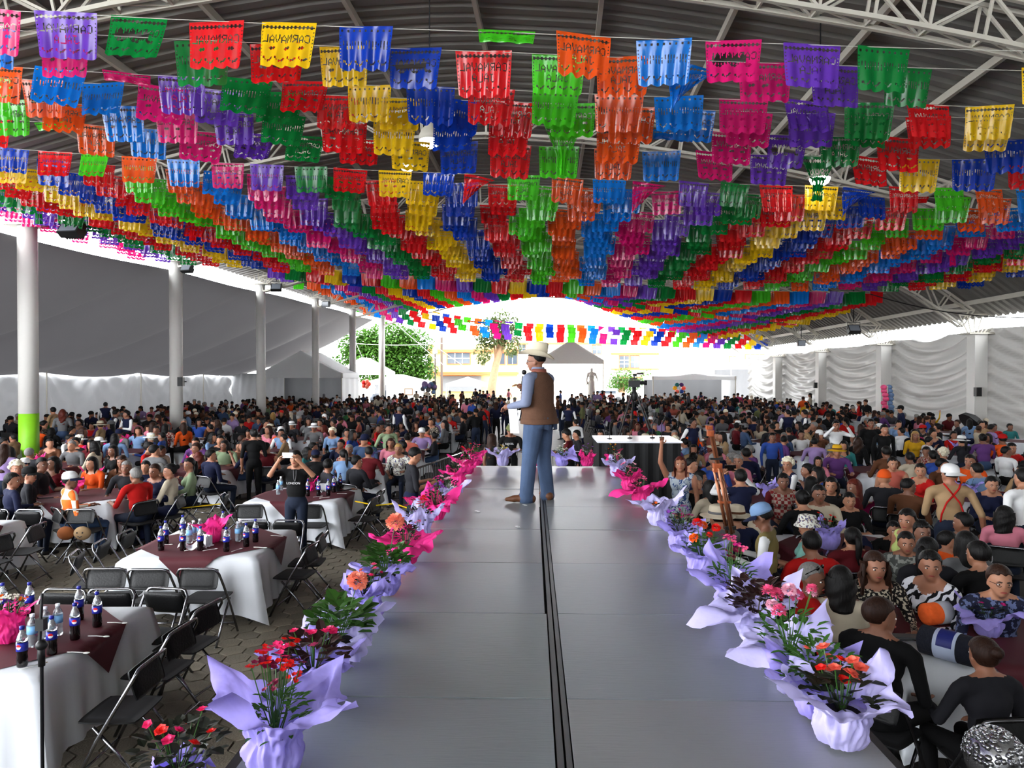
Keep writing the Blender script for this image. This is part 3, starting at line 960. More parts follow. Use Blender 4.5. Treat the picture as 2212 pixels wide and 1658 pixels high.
def napkins(x, y, z, label, s=1.0):
    b = MB()
    for i in range(7):
        b.box((0, (i - 3) * .014, .06), (.14, .006, .12 + .01 * (i % 3)), rz=.05 * (i % 2))
    b.box((0, 0, .006), (.16, .12, .01))
    o = b.build('napkin_holder', M_napkin, None, loc=(x, y, z), rot=(0, 0, rnd.uniform(0, 3)))
    tag(o, label, 'napkins', 'napkin holders')
def tp(x, y): return at_z(x, y, TZ + .012)

# the three empty tables by the left side of the runway, one further left, one at the left edge
TL = [(-3.90, 5.44, R(1), 'bottom left corner of the picture'), (-3.58, 8.54, R(2), 'second from the front, left of runway'), (-3.5, 12.0, R(-2), 'behind it the man photographing in black'), (-7.55, 9.15, R(3), 'cut by the left picture edge')]
for a in TL: table(*a)
# chairs of the front left table
CG = 'empty folding chairs around the left tables'
for dx, dy, f, lab in [(1.10, -.45, 90, 'black folding chair side-on beside bottom left table, nearest the camera'), (1.02, .22, 84, 'black folding chair side-on, between bottom left table and hexagon pavers'), (1.0, .75, 80, 'black folding chair tucked behind another on runway side of bottom left table'),
                       (-.32, .95, 176, 'black folding chair behind bottom left table, left of the bottles'), (.12, .96, 182, 'black folding chair behind bottom left table, middle of three backs'), (.58, .98, 170, 'black folding chair behind bottom left table at its far right corner'),
                       (-.35, -1.0, 8, 'black folding chair cut off at bottom left corner')]:
    chair(-3.78 + dx, 5.36 + dy, f, lab, CG)
for dx, dy, f, lab in [(-.56, -1.02, 2, 'folding chair at front of second table, leftmost of three backs'), (-.10, -1.05, 0, 'folding chair at front of second table, middle of three backs'), (.40, -1.03, -2, 'folding chair at front of second table, rightmost of three backs'),
                       (-1.08, -.5, -72, 'tilted folding chair left of second table, nearest one'), (-1.1, 0, -80, 'folding chair left of second table, middle one'), (-1.08, .5, -86, 'folding chair left of second table, furthest one'),
                       (1.08, -.15, 84, 'folding chair side-on right of second table, nearest'), (1.06, .4, 92, 'folding chair right of second table, further one'),
                       (.1, 1.0, 183, 'folding chair behind second table, hidden by pink tissue pot'), (.55, 1.02, 178, 'folding chair behind second table at its right corner')]:
    chair(-3.58 + dx, 8.42 + dy, f, lab, CG)
for dx, dy, f, lab in [(-.5, -1.0, 3, 'folding chair in front of third table, left of man in black'), (.42, -1.02, -1, 'folding chair in front of third table, right of man in black'), (1.12, -.5, 80, 'folding chair side-on right of third table, near one'), (1.1, .15, 88, 'folding chair with yellow tape right of third table'),
                       (-1.1, -.2, -80, 'folding chair left of third table'), (.45, 1.0, 182, 'folding chair behind third table, right'), (-.1, 1.02, 178, 'folding chair behind third table, left')]:
    chair(-3.5 + dx, 12.0 + dy, f, lab, CG)
for dx, dy, f, lab in [(1.1, -.4, 84, 'folding chair right of left-edge table, nearest'), (1.12, .2, 96, 'folding chair turned out right of left-edge table'), (.5, 1.05, 176, 'bright-framed folding chair behind left-edge table'), (0, 1.05, 184, 'bright-framed folding chair at left picture edge')]:
    chair(-7.55 + dx, 9.15 + dy, f, lab, CG)
# what stands on them
TT = TZ + .012
ncol = 0
for x, y, lab in [(48, 1438, 'cola bottle in front on bottom left table, beside the pink flower pot'), (112, 1412, 'cola bottle with spoon lying at its right, front of bottom left table'), (162, 1380, 'cola bottle in middle of bottom left table, spoon at its foot'), (171, 1338, 'cola bottle standing behind another on bottom left table'),
                  (210, 1352, 'rightmost cola bottle on bottom left table'), (64, 1328, 'cola bottle behind the pink tissue on bottom left table'), (6, 1330, 'cola bottle at the left picture edge')]:
    p = at_z(x, y, TT); bottle('c', p.x, p.y, p.z, lab)
for x, y, lab in [(70, 1395, 'water bottle beside pink tissue on bottom left table'), (98, 1377, 'blue-labelled water bottle behind black rod'), (125, 1370, 'water bottle left of the middle cola bottle, bottom left table')]:
    p = at_z(x, y, TT); bottle('w', p.x, p.y, p.z, lab)
for x, y, lab in [(348, 1188, 'leftmost cola bottle on second table, near one'), (358, 1174, 'leftmost cola bottle on second table, far one'), (395, 1188, 'cola bottle left of white napkins on second table'), (395, 1160, 'tallest-looking cola bottle at back left of second table'), (433, 1188, 'cola bottle in front of white napkin bundle'),
                  (489, 1190, 'cola bottle right of napkins, front of second table'), (532, 1180, 'cola bottle with spoon, right part of second table'), (552, 1170, 'rightmost cola bottle on second table'), (482, 1150, 'cola bottle behind pink tissue of second table')]:
    p = at_z(x, y, TT); bottle('c', p.x, p.y, p.z, lab)
for x, y, lab in [(409, 1172, 'water bottle at left of group on second table'), (418, 1166, 'water bottle in middle of group on second table'), (432, 1162, 'water bottle touching pink tissue on second table'), (514, 1168, 'water bottle at right on second table, front'), (520, 1164, 'water bottle at right on second table, behind its twin')]:
    p = at_z(x, y, TT); bottle('w', p.x, p.y, p.z, lab)
for x, y, lab in [(665, 1071, 'cola bottle on third table beside man in black'), (688, 1071, 'second cola bottle from man in black on third table'), (709, 1070, 'third cola bottle from man in black on third table'), (721, 1063, 'fourth cola bottle on third table'), (735, 1055, 'cola bottle at far right of third table')]:
    p = at_z(x, y, TT); bottle('c', p.x, p.y, p.z, lab)
for x, y, lab in [(601, 1067, 'water bottle left of man in black on third table'), (607, 1058, 'water bottle behind another, left of man in black'), (723, 1060, 'water bottle behind fourth cola bottle on third table')]:
    p = at_z(x, y, TT); bottle('w', p.x, p.y, p.z, lab)
for x, y, a, lab in [(190, 1374, -.1, 'white spoon by the middle cola bottle, bottom left table'), (145, 1409, -.1, 'white spoon by the front cola bottle, bottom left table'), (40, 1448, .9, 'white spoon lying by the front edge, bottom left table'), (232, 1345, -.1, 'white spoon right of rightmost cola, bottom left table'),
                     (398, 1190, .7, 'spoon before left cola on second table'), (438, 1190, .7, 'spoon before napkins on second table'), (500, 1192, 1.2, 'spoon beside front cola on second table'), (548, 1182, -.2, 'spoon by right colas on second table'), (342, 1176, 0, 'spoon at left side of second table'), (585, 1157, -.2, 'spoon near right corner of second table'),
                     (676, 1074, .7, 'spoon nearest man in black on third table'), (690, 1076, .6, 'second spoon on third table'), (728, 1066, -.1, 'spoon at right of third table')]:
    p = at_z(x, y, TT); spoon(p.x, p.y, p.z, a, lab)
# napkin bundle and tissue box on the second table
p = at_z(443, 1178, TT); napkins(p.x, p.y, p.z, 'white napkin bundle in middle of second table')
p = at_z(420, 1184, TT); b = MB(); b.grid(lambda u, v: ((u - .5) * .3, (v - .5) * .2, .03 + .03 * math.sin(9 * u + 3 * v) + .02 * math.sin(7 * v)), 14, 10)
tag(b.build('plastic_bag', mat('white_film', (.9, .9, .92), rough=.3, var=0, transl=.2), None, True, loc=p), 'crumpled white plastic bag among bottles on second table', 'bag')
p = at_z(482, 1166, TT); napkins(p.x, p.y, p.z, 'small white napkin stack behind pink tissue, second table')
p = at_z(698, 1060, TT); napkins(p.x, p.y, p.z, 'white napkin holder on third table')

# ================================================================== people: bodies grown from blended limbs
M_skin = [mat('skin_%s' % n, c, rough=.55, var=.06, vscale=12) for n, c in (('a', (.57, .38, .29)), ('b', (.50, .33, .25)), ('c', (.62, .43, .33)), ('d', (.43, .28, .21)))]
def hair_mat(n, c):
    m = mat(n, c, rough=.55, var=.55, vscale=9, spec=.18)
    for nd in m.node_tree.nodes:
        if nd.type == 'TEX_NOISE':
            mp = m.node_tree.nodes.new('ShaderNodeMapping'); mp.inputs['Scale'].default_value = (9, 9, .9)
            tc = [q for q in m.node_tree.nodes if q.type == 'TEX_COORD'][0]
            m.node_tree.links.new(tc.outputs['Object'], mp.inputs['Vector']); m.node_tree.links.new(mp.outputs['Vector'], nd.inputs['Vector'])
            bp = m.node_tree.nodes.new('ShaderNodeBump'); bp.inputs['Strength'].default_value = .7; bp.inputs['Distance'].default_value = .01
            m.node_tree.links.new(nd.outputs['Fac'], bp.inputs['Height']); m.node_tree.links.new(bp.outputs['Normal'], m.node_tree.nodes['Principled BSDF'].inputs['Normal'])
    return m
M_hair = {'black': hair_mat('hair_black', (.045, .038, .038)), 'brown': hair_mat('hair_brown', (.16, .09, .06)), 'red': hair_mat('hair_red', (.30, .10, .06)),
          'grey': hair_mat('hair_grey', (.42, .41, .40)), 'white': hair_mat('hair_white', (.80, .77, .68)), 'blond': hair_mat('hair_blond', (.62, .48, .28))}
CL = {}
for n, c in {'black': (.055, .055, .06), 'charcoal': (.14, .14, .16), 'grey': (.42, .42, .43), 'white': (.86, .86, .86), 'cream': (.80, .75, .66), 'red': (.74, .09, .08), 'maroon': (.36, .07, .10), 'pink': (.88, .52, .60),
             'orange': (.90, .34, .10), 'yellow': (.86, .66, .12), 'lime': (.78, .84, .50), 'green': (.20, .42, .24), 'olive': (.45, .47, .30), 'teal': (.20, .50, .50), 'mint': (.52, .75, .70), 'blue': (.18, .30, .62), 'sky blue': (.48, .60, .76), 'navy': (.09, .11, .22),
             'purple': (.38, .22, .46), 'lilac': (.62, .52, .72), 'brown': (.36, .22, .14), 'tan': (.66, .54, .40), 'denim': (.24, .32, .45), 'dark denim': (.12, .15, .22), 'magenta': (.70, .12, .40), 'salmon': (.82, .42, .36), 'sage': (.58, .66, .52), 'khaki': (.50, .44, .26)}.items():
    CL[n] = mat('cloth_' + n.replace(' ', '_'), tuple(x * (.86 if n not in ('white',) else .93) for x in c), rough=.85, var=.15, vscale=5, spec=.15)
CL['zebra print'] = pattern_mat('cloth_zebra', 'zebra', (.05, .05, .07), (.82, .82, .85), 7, distort=9)
CL['animal print'] = pattern_mat('cloth_animal', 'noise', (.07, .06, .06), (.70, .66, .58), 45)
CL['blue floral'] = pattern_mat('cloth_blue_floral', 'noise', (.62, .66, .70), (.16, .26, .44), 16, (.75, .78, .8))
CL['dark blue floral'] = pattern_mat('cloth_dark_floral', 'noise', (.09, .10, .18), (.34, .38, .52), 24)
CL['orange and white check'] = pattern_mat('cloth_orange_check', 'checker', (.85, .38, .13), (.88, .84, .76), 6.5)
CL['floral white'] = pattern_mat('cloth_white_floral', 'noise', (.82, .82, .78), (.45, .36, .34), 34, (.3, .34, .5))
CL['camouflage'] = pattern_mat('cloth_camouflage', 'noise', (.30, .31, .30), (.55, .56, .54), 20)
CL['plaid'] = pattern_mat('cloth_plaid', 'checker', (.42, .10, .10), (.55, .50, .46), 22)
M_shoe = mat('dark_shoe', (.08, .07, .07), rough=.5)

def head_prims(c, yaw=0, pitch=0):
    """head shapes around its centre c; the face looks +Y before turning"""
    M = Matrix.Rotation(yaw, 4, 'Z') @ Matrix.Rotation(pitch, 4, 'X')
    T = Matrix.Translation(c) @ M
    P = []
    def e(p, r, z='skin'): P.append(('e', T @ Vector(p), r, M.to_3x3(), z))
    e((0, -.012, .030), (.081, .099, .092)); e((0, .022, -.030), (.065, .072, .082)); e((0, .050, -.084), (.038, .035, .031))
    e((0, .094, -.020), (.014, .020, .024)); e((0, .080, .012), (.052, .016, .016))
    e((.079, -.005, -.018), (.011, .02, .03)); e((-.079, -.005, -.018), (.011, .02, .03))
    return P, T
def skeleton(kind, **k):
    """returns primitive list [(type, ...)] and head frame. kind: 'sit' or 'stand'"""
    P = []
    def c(a, b, ra, rb, z): P.append(('c', Vector(a), Vector(b), ra, rb, z))
    def e(p, r, z): P.append(('e', Vector(p), r, Matrix.Identity(3), z))
    fem = k.get('fem', False); lean = k.get('lean', 0.0); bulk = k.get('bulk', 1.0)
    if kind == 'sit':
        pz = .565; hz = 1.183
    else:
        pz = .93; hz = 1.548
    sy = lambda z: lean * (z - pz)
    sh = (.165 if fem else .185) * (.5 + .5 * bulk)
    zs = pz + .44
    # trunk
    e((0, sy(pz) - .01, pz), (.165 * bulk if fem else .155 * bulk, .125 * bulk, .12), 'bottom')
    e((0, sy(pz + .17), pz + .17), (.135 * bulk if fem else .15 * bulk, .105 * bulk, .16), 'top')
    e((0, sy(pz + .33), pz + .33), (.16 * bulk, .115 * bulk, .15), 'top')
    if fem: e((.065, sy(pz + .3) + .09, pz + .30), (.062, .055, .06), 'top'); e((-.065, sy(pz + .3) + .09, pz + .30), (.062, .055, .06), 'top')
    c((-sh + .02, sy(zs) - .01, zs), (sh - .02, sy(zs) - .01, zs), .062 * bulk, .062 * bulk, 'top')
    nk = Vector((0, sy(zs + .03) - .01, zs + .02)); hd = Vector((0, sy(hz) + .015 + k.get('hfwd', 0), hz))
    c(nk, hd + Vector((0, -.02, -.06)), .060, .052, 'skin')
    for s in (-1, 1): c((s * .045, sy(zs + .05) - .015, zs + .055), (s * sh * .8, sy(zs) - .01, zs + .008), .042, .05, 'top')
    # legs
    for s in (-1, 1):
        if kind == 'sit':
            sp = k.get('spread', .1)
            hp = (s * .085, .02, pz - .02); kn = (s * (.09 + sp * .4), .44, .50); an = (s * (.09 + sp * .3), .40 + k.get('foot', 0) * s, .09)
        else:
            stp = k.get('step', 0.0) * s
            hp = (s * .085, 0, pz - .03); kn = (s * .10, .03 + stp * .6, .50); an = (s * .11, -.02 + stp, .09)
        c(hp, kn, .088 * bulk, .062, 'bottom'); c(kn, an, .058, .040, 'bottom')
        c((an[0], an[1] - .03, .045), (an[0] * 1.1, an[1] + .15, .035), .042, .036, 'shoe')
    # arms: each given as elbow + wrist, relative to the shoulder
    hands = []
    for s, arm in ((-1, k.get('armL', 'down')), (1, k.get('armR', 'down'))):
        S = Vector((s * (sh + .03), sy(zs) - .005, zs - .02))
        if arm == 'down': E = S + Vector((s * .05, -.03, -.28)); W = E + Vector((s * .0, .07, -.24))
        elif arm == 'table': E = S + Vector((s * .07, .10, -.25)); W = E + Vector((-s * .08, .24, .02))
        elif arm == 'lap': E = S + Vector((s * .06, .02, -.27)); W = E + Vector((-s * .10, .22, -.06))
        elif arm == 'cross': E = S + Vector((s * .06, .06, -.26)); W = E + Vector((-s * .24, .12, .03))
        elif arm == 'chin': E = S + Vector((s * .04, .18, -.22)); W = E + Vector((-s * .10, .10, .22))
        elif arm == 'phone': E = S + Vector((s * .11, .20, -.03)); W = E + Vector((-s * .17, .11, .22))
        elif arm == 'hold': E = S + Vector((s * .05, .03, -.27)); W = E + Vector((-s * .10, .23, .06))
        elif arm == 'up': E = S + Vector((s * .10, .10, .24)); W = E + Vector((-s * .02, .08, .26))
        elif arm == 'out': E = S + Vector((s * .20, .12, -.18)); W = E + Vector((s * .14, .2, .06))
        elif arm == 'back': E = S + Vector((s * .10, -.08, -.25)); W = E + Vector((s * .06, .10, -.22))
        else: E, W = [Vector(q) for q in arm]
        c(S, E, .052 * bulk, .042, 'sleeve'); c(E, W, .040, .030, 'forearm')
        D = (W - E).normalized()
        H = W + D * .055
        P.append(('c', W, H + D * .01, .028, .033, 'skin'))
        hands.append((H, D, s))
    hp_, T = head_prims(hd, k.get('yaw', 0), k.get('pitch', 0))
    skeleton.neck = (zs + .062, sy(zs + .05) - .012, .95 if fem else .45)
    return P + hp_, T, hands
ZONES = ['skin', 'top', 'bottom', 'shoe', 'sleeve', 'forearm', 'extra']
def finger_geo(b, H, D, s, curl=.6):
    up = Vector((0, 0, 1))
    n = D.cross(up); n = n.normalized() if n.length > .1 else Vector((1, 0, 0))
    k = n.cross(D)
    for i, (o, L) in enumerate(((-.026, .055), (-.009, .066), (.009, .062), (.025, .048))):
        a = H + n * o + D * .03
        m_ = a + D * L * .55 - k * L * .18 * curl; e_ = m_ + D * L * .35 - k * L * .45 * curl
        b.capsule(a, m_, .0095, .0085, 6, 2); b.capsule(m_, e_, .0085, .0065, 6, 2)
    a = H + n * (-s * .03) - D * .02
    m_ = a + n * (-s * .03) + D * .03; e_ = m_ + D * .03 - k * .01
    b.capsule(a, m_, .012, .010, 6, 2); b.capsule(m_, e_, .010, .008, 6, 2)
def grow(name, prims, voxel, hands=(), zfn=None, curl=.6, iters=3, deci=None, neck=None):
    b = MB()
    for p in prims:
        if p[0] == 'c': b.capsule(p[1], p[2], p[3], p[4], 12, 4)
        else: b.ell(p[1], p[2], 14, 10, M=p[3])
    me = b.mesh(name + '_raw', MATS['black_plastic'])
    ob = bpy.data.objects.new(name + '_raw', me); C.objects.link(ob)
    m = ob.modifiers.new('r', 'REMESH'); m.mode = 'VOXEL'; m.voxel_size = voxel
    m = ob.modifiers.new('s', 'SMOOTH'); m.factor = .5; m.iterations = iters
    if deci:
        m = ob.modifiers.new('d', 'DECIMATE'); m.ratio = deci
    dg = bpy.context.evaluated_depsgraph_get(); dg.update()
    out = bpy.data.meshes.new_from_object(ob.evaluated_get(dg))
    bpy.data.objects.remove(ob); bpy.data.meshes.remove(me)
    n = len(out.vertices); co = np.empty(n * 3); out.vertices.foreach_get('co', co); co = co.reshape(-1, 3)
    polys = [tuple(p.vertices) for p in out.polygons]
    ctr = np.array([co[list(p)].mean(0) for p in polys])
    best = np.full(len(polys), 1e9); zone = np.zeros(len(polys), int)
    for p in prims:
        if p[0] == 'c':
            a = np.array(p[1]); d = np.array(p[2]) - a; L2 = max(1e-9, d @ d)
            t = np.clip(((ctr - a) @ d) / L2, 0, 1)
            ds = np.linalg.norm(ctr - (a + t[:, None] * d), axis=1) - (p[3] + (p[4] - p[3]) * t)
        else:
            R3 = np.array(p[3]); q = (ctr - np.array(p[1])) @ R3
            r3 = np.array(p[2] if not isinstance(p[2], float) else (p[2],) * 3)
            k0 = np.linalg.norm(q / r3, axis=1)
            ds = (k0 - 1) * r3.min()
        w = ds < best
        best[w] = ds[w]; zone[w] = ZONES.index(p[-1])
    if zfn is not None:
        zone = zfn(ctr, zone)
    if neck is not None:                                   # a clean neckline: a tilted plane round the neck
        nz, ny, dip = neck
        m_ = (np.abs(ctr[:, 0]) < .125) & (ctr[:, 2] > nz - .16) & (ctr[:, 2] < nz + .10) & (np.abs(ctr[:, 1] - ny) < .16) & ((zone == 0) | (zone == 1))
        th = nz - dip * np.maximum(0, ctr[:, 1] - ny) - .10 * np.minimum(0, ctr[:, 1] - ny) * -1 * 0 + .0
        zone[m_] = np.where(ctr[m_, 2] > th[m_], 0, 1)
    out.materials.clear()
    bb = MB(); bb.add(co.tolist(), polys); bb.m = zone.tolist()
    bb.mi = 0
    for H, D, s in hands: finger_geo(bb, H, D, s, curl)
    bpy.data.meshes.remove(out)
    return bb.mesh(name, [M_skin[0], CL['grey'], CL['dark denim'], M_shoe, CL['grey'], CL['grey'], CL['white']], True)

# ---- hair and hats, modelled around the head centre
def hair_mesh(style):
    b = MB(); nu, nv = 22, 14
    def shell(back=0.0, fz=.034, full=1.0, low=-.035, puff=1.0):
        rx, ry, rz = .087 * puff, .107 * puff, .098 * puff
        vs = []; fs = []
        for j in range(nv + 1):
            th = PI * j / nv * .80                           # polar angle from the crown
            for i in range(nu):
                a = 2 * PI * i / nu
                x, y, z = math.sin(th) * math.cos(a), math.sin(th) * math.sin(a), math.cos(th)
                X, Y, Z = rx * x, ry * y - .014, rz * z + .034
                face = max(0.0, y) * (1 if abs(x) < .80 else .6)
                hl = .062 + .008 * math.sin(9 * a + 1.3) + .006 * math.sin(17 * a)
                if y > .05 and Z < hl:
                    k = min(1, (y - .05) / .25)
                    Z = Z + (hl - Z) * k
                    if k > .9: Y = min(Y, .062)
                if Z < low: Z = low + (Z - low) * .25
                vs.append((X, Y, Z))
        for j in range(nv):
            for i in range(nu):
                l = (i + 1) % nu
                fs.append((j * nu + i, (j + 1) * nu + i, (j + 1) * nu + l, j * nu + l))
        b.add(vs, fs)
    if style == 'short': shell(puff=1.0, low=-.03)
    elif style == 'cropped': shell(puff=.965, low=-.01)
    elif style == 'curly':
        shell(puff=1.06, low=-.05)
        r_ = random.Random(3)
        for i in range(46):
            a = r_.uniform(PI * .95, 2.05 * PI); t = r_.uniform(.1, 1.75)
            b.ell((.092 * math.sin(t) * math.cos(a), .108 * math.sin(t) * math.sin(a) - .012, .1 * math.cos(t) + .03), r_.uniform(.022, .034), 7, 5)
    elif style in ('long', 'bob', 'pony', 'bun', 'wavy'):
        shell(puff=1.02, low=-.05)
        if style in ('long', 'wavy', 'bob'):
            if style == 'wavy':
                for q_ in range(26):
                    a_ = R(170 + 200 * q_ / 25); b.capsule((.095 * math.cos(a_), .11 * math.sin(a_), .02), (.115 * math.cos(a_ + .15), .12 * math.sin(a_ + .1), -.22), .016, .011, 6, 2)
            L = {'long': .36, 'wavy': .30, 'bob': .17}[style]
            wv = .012 if style == 'wavy' else .004
            def curtain(u, v, k=1.0):
                a = R(160) + R(220) * u
                rr = 1 + (.2 if style == 'wavy' else .10) * math.sin(PI * min(1, v * 1.4)) + (.12 if style == 'bob' else -.10 * v) 
                z = .05 - (L + .05) * v - (.03 * math.sin(PI * u) * v)
                x = .088 * k * rr * math.cos(a) + wv * math.sin(18 * v + 9 * u); y = (.104 * k * rr * math.sin(a) - .01) * (1 + .05 * v) + wv * math.cos(15 * v + 12 * u)
                return (x, y - .012 * v, z)
            n0 = len(b.v)
            b.grid(lambda u, v: curtain(u, v, 1.14 if style == 'wavy' else 1.06), 26, 12); b.grid(lambda u, v: curtain(u, v, .80), 26, 12)
            w = 27; base2 = n0 + 27 * 13
            for i in range(26):
                q = n0 + 12 * w + i; r2 = base2 + 12 * w + i
                b.f.append((q, q + 1, r2 + 1, r2)); b.m.append(0)
            for e_ in (0, 26):
                for j in range(12):
                    q = n0 + j * w + e_; r2 = base2 + j * w + e_
                    b.f.append((q, q + w, r2 + w, r2)); b.m.append(0)
        elif style == 'pony':
            b.tube([(0, -.105, .05), (0, -.15, .03), (0, -.165, -.05), (0, -.15, -.16), (.01, -.145, -.25)], [.02, .034, .036, .028, .008], 9)
        elif style == 'bun': b.ell((0, -.125, .065), (.045, .04, .042), 12, 8)
    return b.mesh('hair_' + style, M_hair['black'], True)
HAIR = {s: hair_mesh(s) for s in ('short', 'cropped', 'curly', 'long', 'bob', 'pony', 'bun', 'wavy')}
def hat_mesh(kind):
    b = MB()
    if kind in ('cap', 'capback'):
        b.lathe([(.093, .035), (.096, .06), (.09, .10), (.068, .132), (.03, .147), (.001, .15)], 18, c=(0, -.012, 0), M=Matrix.Diagonal((1, 1.15, 1)))
        def brim(u, v):
            a = R(200 + 140 * u) + PI
            r0 = .098 + .085 * v * max(0, math.sin(R(20 + 140 * u)))
            s = -1 if kind == 'capback' else 1
            return (r0 * math.cos(a) * -1 * .93, s * r0 * abs(math.sin(a)) * 1.12 - .012, .045 - .02 * v - .012 * math.cos(a) ** 2 * v)
        b.mi = 1
        b.grid(brim, 14, 4); b.grid(lambda u, v: tuple(Vector(brim(u, v)) + Vector((0, 0, -.005))), 14, 4)
    elif kind == 'brim':
        b.lathe([(.19, .022), (.185, .030), (.13, .04), (.099, .05), (.095, .09), (.085, .135), (.05, .15), (.001, .145)], 24, c=(0, -.01, 0), M=Matrix.Diagonal((1, 1.1, 1)))
        b.lathe([(.19, .022), (.13, .030), (.098, .04)], 24, c=(0, -.01, 0), M=Matrix.Diagonal((1, 1.1, 1)))
        b.mi = 1; b.lathe([(.1005, .052), (.0985, .078)], 24, c=(0, -.01, 0), M=Matrix.Diagonal((1, 1.1, 1)))
    elif kind == 'bucket':
        b.lathe([(.145, -.005), (.143, .0), (.105, .055), (.098, .10), (.092, .125), (.05, .135), (.001, .137)], 20, c=(0, -.01, 0), M=Matrix.Diagonal((1, 1.1, 1)))
        b.lathe([(.145, -.005), (.10, .05)], 20, c=(0, -.01, 0), M=Matrix.Diagonal((1, 1.1, 1)))
    elif kind == 'beanie':
        b.lathe([(.096, .03), (.10, .035), (.10, .06), (.094, .065), (.09, .10), (.06, .14), (.02, .158), (.001, .16)], 20, c=(0, -.014, 0), M=Matrix.Diagonal((1, 1.16, 1)))
    return b.mesh('hat_' + kind, [CL['white'], CL['navy']], True)
HATS = {k: hat_mesh(k) for k in ('cap', 'capback', 'brim', 'bucket', 'beanie')}
M_eyew = mat('eye_white', (.85, .84, .82), rough=.3, var=0); M_iris = mat('eye_dark', (.06, .04, .03), rough=.2, var=0)
M_lip = mat('lips', (.55, .22, .20), rough=.45, var=.05); M_brow = mat('brow_dark', (.07, .05, .045), rough=.7, var=0)
def face_meshes():
    EE = []; BB = []
    for s in (-1, 1):
        E = MB(); E.mi = 0; E.ell((s * .031, .0775, -.004), (.0145, .009, .0075), 8, 6)
        E.mi = 1; E.ell((s * .031, .0835, -.004), (.007, .005, .007), 8, 6)
        EE.append(E.mesh('eye', [M_eyew, M_iris], True))
        B_ = MB(); B_.tube([(s * .014, .0905, .013), (s * .032, .090, .0185), (s * .050, .078, .012)], [.0035, .0042, .002], 5)
        BB.append(B_.mesh('eyebrow', M_brow, True))
    Mo = MB(); Mo.tube([(-.024, .083, -.066), (-.011, .0905, -.0625), (0, .092, -.064), (.011, .0905, -.0625), (.024, .083, -.066)], [.003, .0062, .0068, .0062, .003], 6)
    return EE, BB, Mo.mesh('mouth', M_lip, True)
EYES, BROWS, MOUTH = face_meshes()
def face_on(o, loc, rot):
    for q in EYES: inst('eye', q, o, loc, rot)
    for q in BROWS: inst('eyebrow', q, o, loc, rot)
    inst('mouth', MOUTH, o, loc, rot)
M_phone = mat('phone_black', (.03, .03, .035), rough=.2, var=0)

POSES = {}
def pose(name, kind, voxel=.0172, **k):
    P, T, hands = skeleton(kind, **k)
    POSES[name] = (grow('body_' + name, P, voxel, hands, neck=skeleton.neck), T, kind, hands)
Y1 = R(38)
pose('sit_table', 'sit', armL='table', armR='table', lean=.12)
pose('sit_table_f', 'sit', fem=True, armL='table', armR='lap', lean=.10)
pose('sit_left', 'sit', armL='lap', armR='table', yaw=Y1)
pose('sit_right', 'sit', armL='table', armR='lap', yaw=-Y1)
pose('sit_left_f', 'sit', fem=True, armL='table', armR='lap', yaw=Y1)
pose('sit_right_f', 'sit', fem=True, armL='lap', armR='table', yaw=-Y1)
pose('sit_cross', 'sit', armL='cross', armR='cross', lean=-.08)
pose('sit_chin', 'sit', fem=True, armL='chin', armR='table', lean=.2, pitch=R(-4))
pose('sit_phone', 'sit', armL='phone', armR='phone', lean=.05)
pose('stand', 'stand', armL='down', armR='down')
pose('stand_f', 'stand', fem=True, armL='down', armR='hold', yaw=R(20))
pose('stand_cross', 'stand', armL='cross', armR='cross', yaw=R(-25))
pose('stand_phone', 'stand', armL='phone', armR='phone', pitch=R(6))
pose('stand_walk', 'stand', armL='hold', armR='back', step=.14, yaw=R(25))
pose('stand_look', 'stand', armL='hold', armR='hold', pitch=R(-24), hfwd=.03)
pose('stand_wave', 'stand', fem=True, armL='down', armR='up', pitch=R(10))
PEOPLE = []
pr = random.Random(5)
def person(pose_name, x, y, face, top, bottom='dark denim', hair=('short', 'black'), hat=None, sleeves='short', label='', group=None, s=1.0, z=0.0, skin=None, facedet=True, extra=None, shoe=None):
    me, T, kind, hands = POSES[pose_name]
    sk = M_skin[skin if skin is not None else pr.randrange(4)]
    tm = CL[top]; bm = CL[bottom]
    sl = CL.get(sleeves, None)
    mats = {0: sk, 1: tm, 2: bm, 3: M_shoe, 4: sl or (sk if sleeves == 'none' else tm), 5: sl or (tm if sleeves == 'long' else sk), 6: CL['white']}
    o = inst('person', me, None, (x, y, z), (0, 0, R(face)), s, mats)
    tag(o, label, 'person', group)
    hs, hc = hair if hair else (None, None)
    loc = T.translation; rot = T.to_euler()
    if hs: inst('hair', HAIR[hs], o, loc, rot, None, {0: M_hair[hc]})
    if hat:
        kd, c1 = hat[0], hat[1]; c2 = hat[2] if len(hat) > 2 else c1
        inst('hat', HATS[kd], o, loc, rot, None, {0: CL[c1], 1: CL[c2]})
    if facedet:
        face_on(o, loc, rot)
    PEOPLE.append((x, y))
    return o, T, hands
def part_on(o, T, mb, name, m, smooth=True):
    """a clothing part modelled in head or body space of a person"""
    ob = mb.build(name, m, o, smooth)
    if T is not None: ob.location = T.translation; ob.rotation_euler = T.to_euler()
    return ob
def ph(xp, yp, zt, s=1.0): 
    p = at_z(xp, yp, zt * s); return p.x, p.y
SIT, STD = 1.31, 1.675

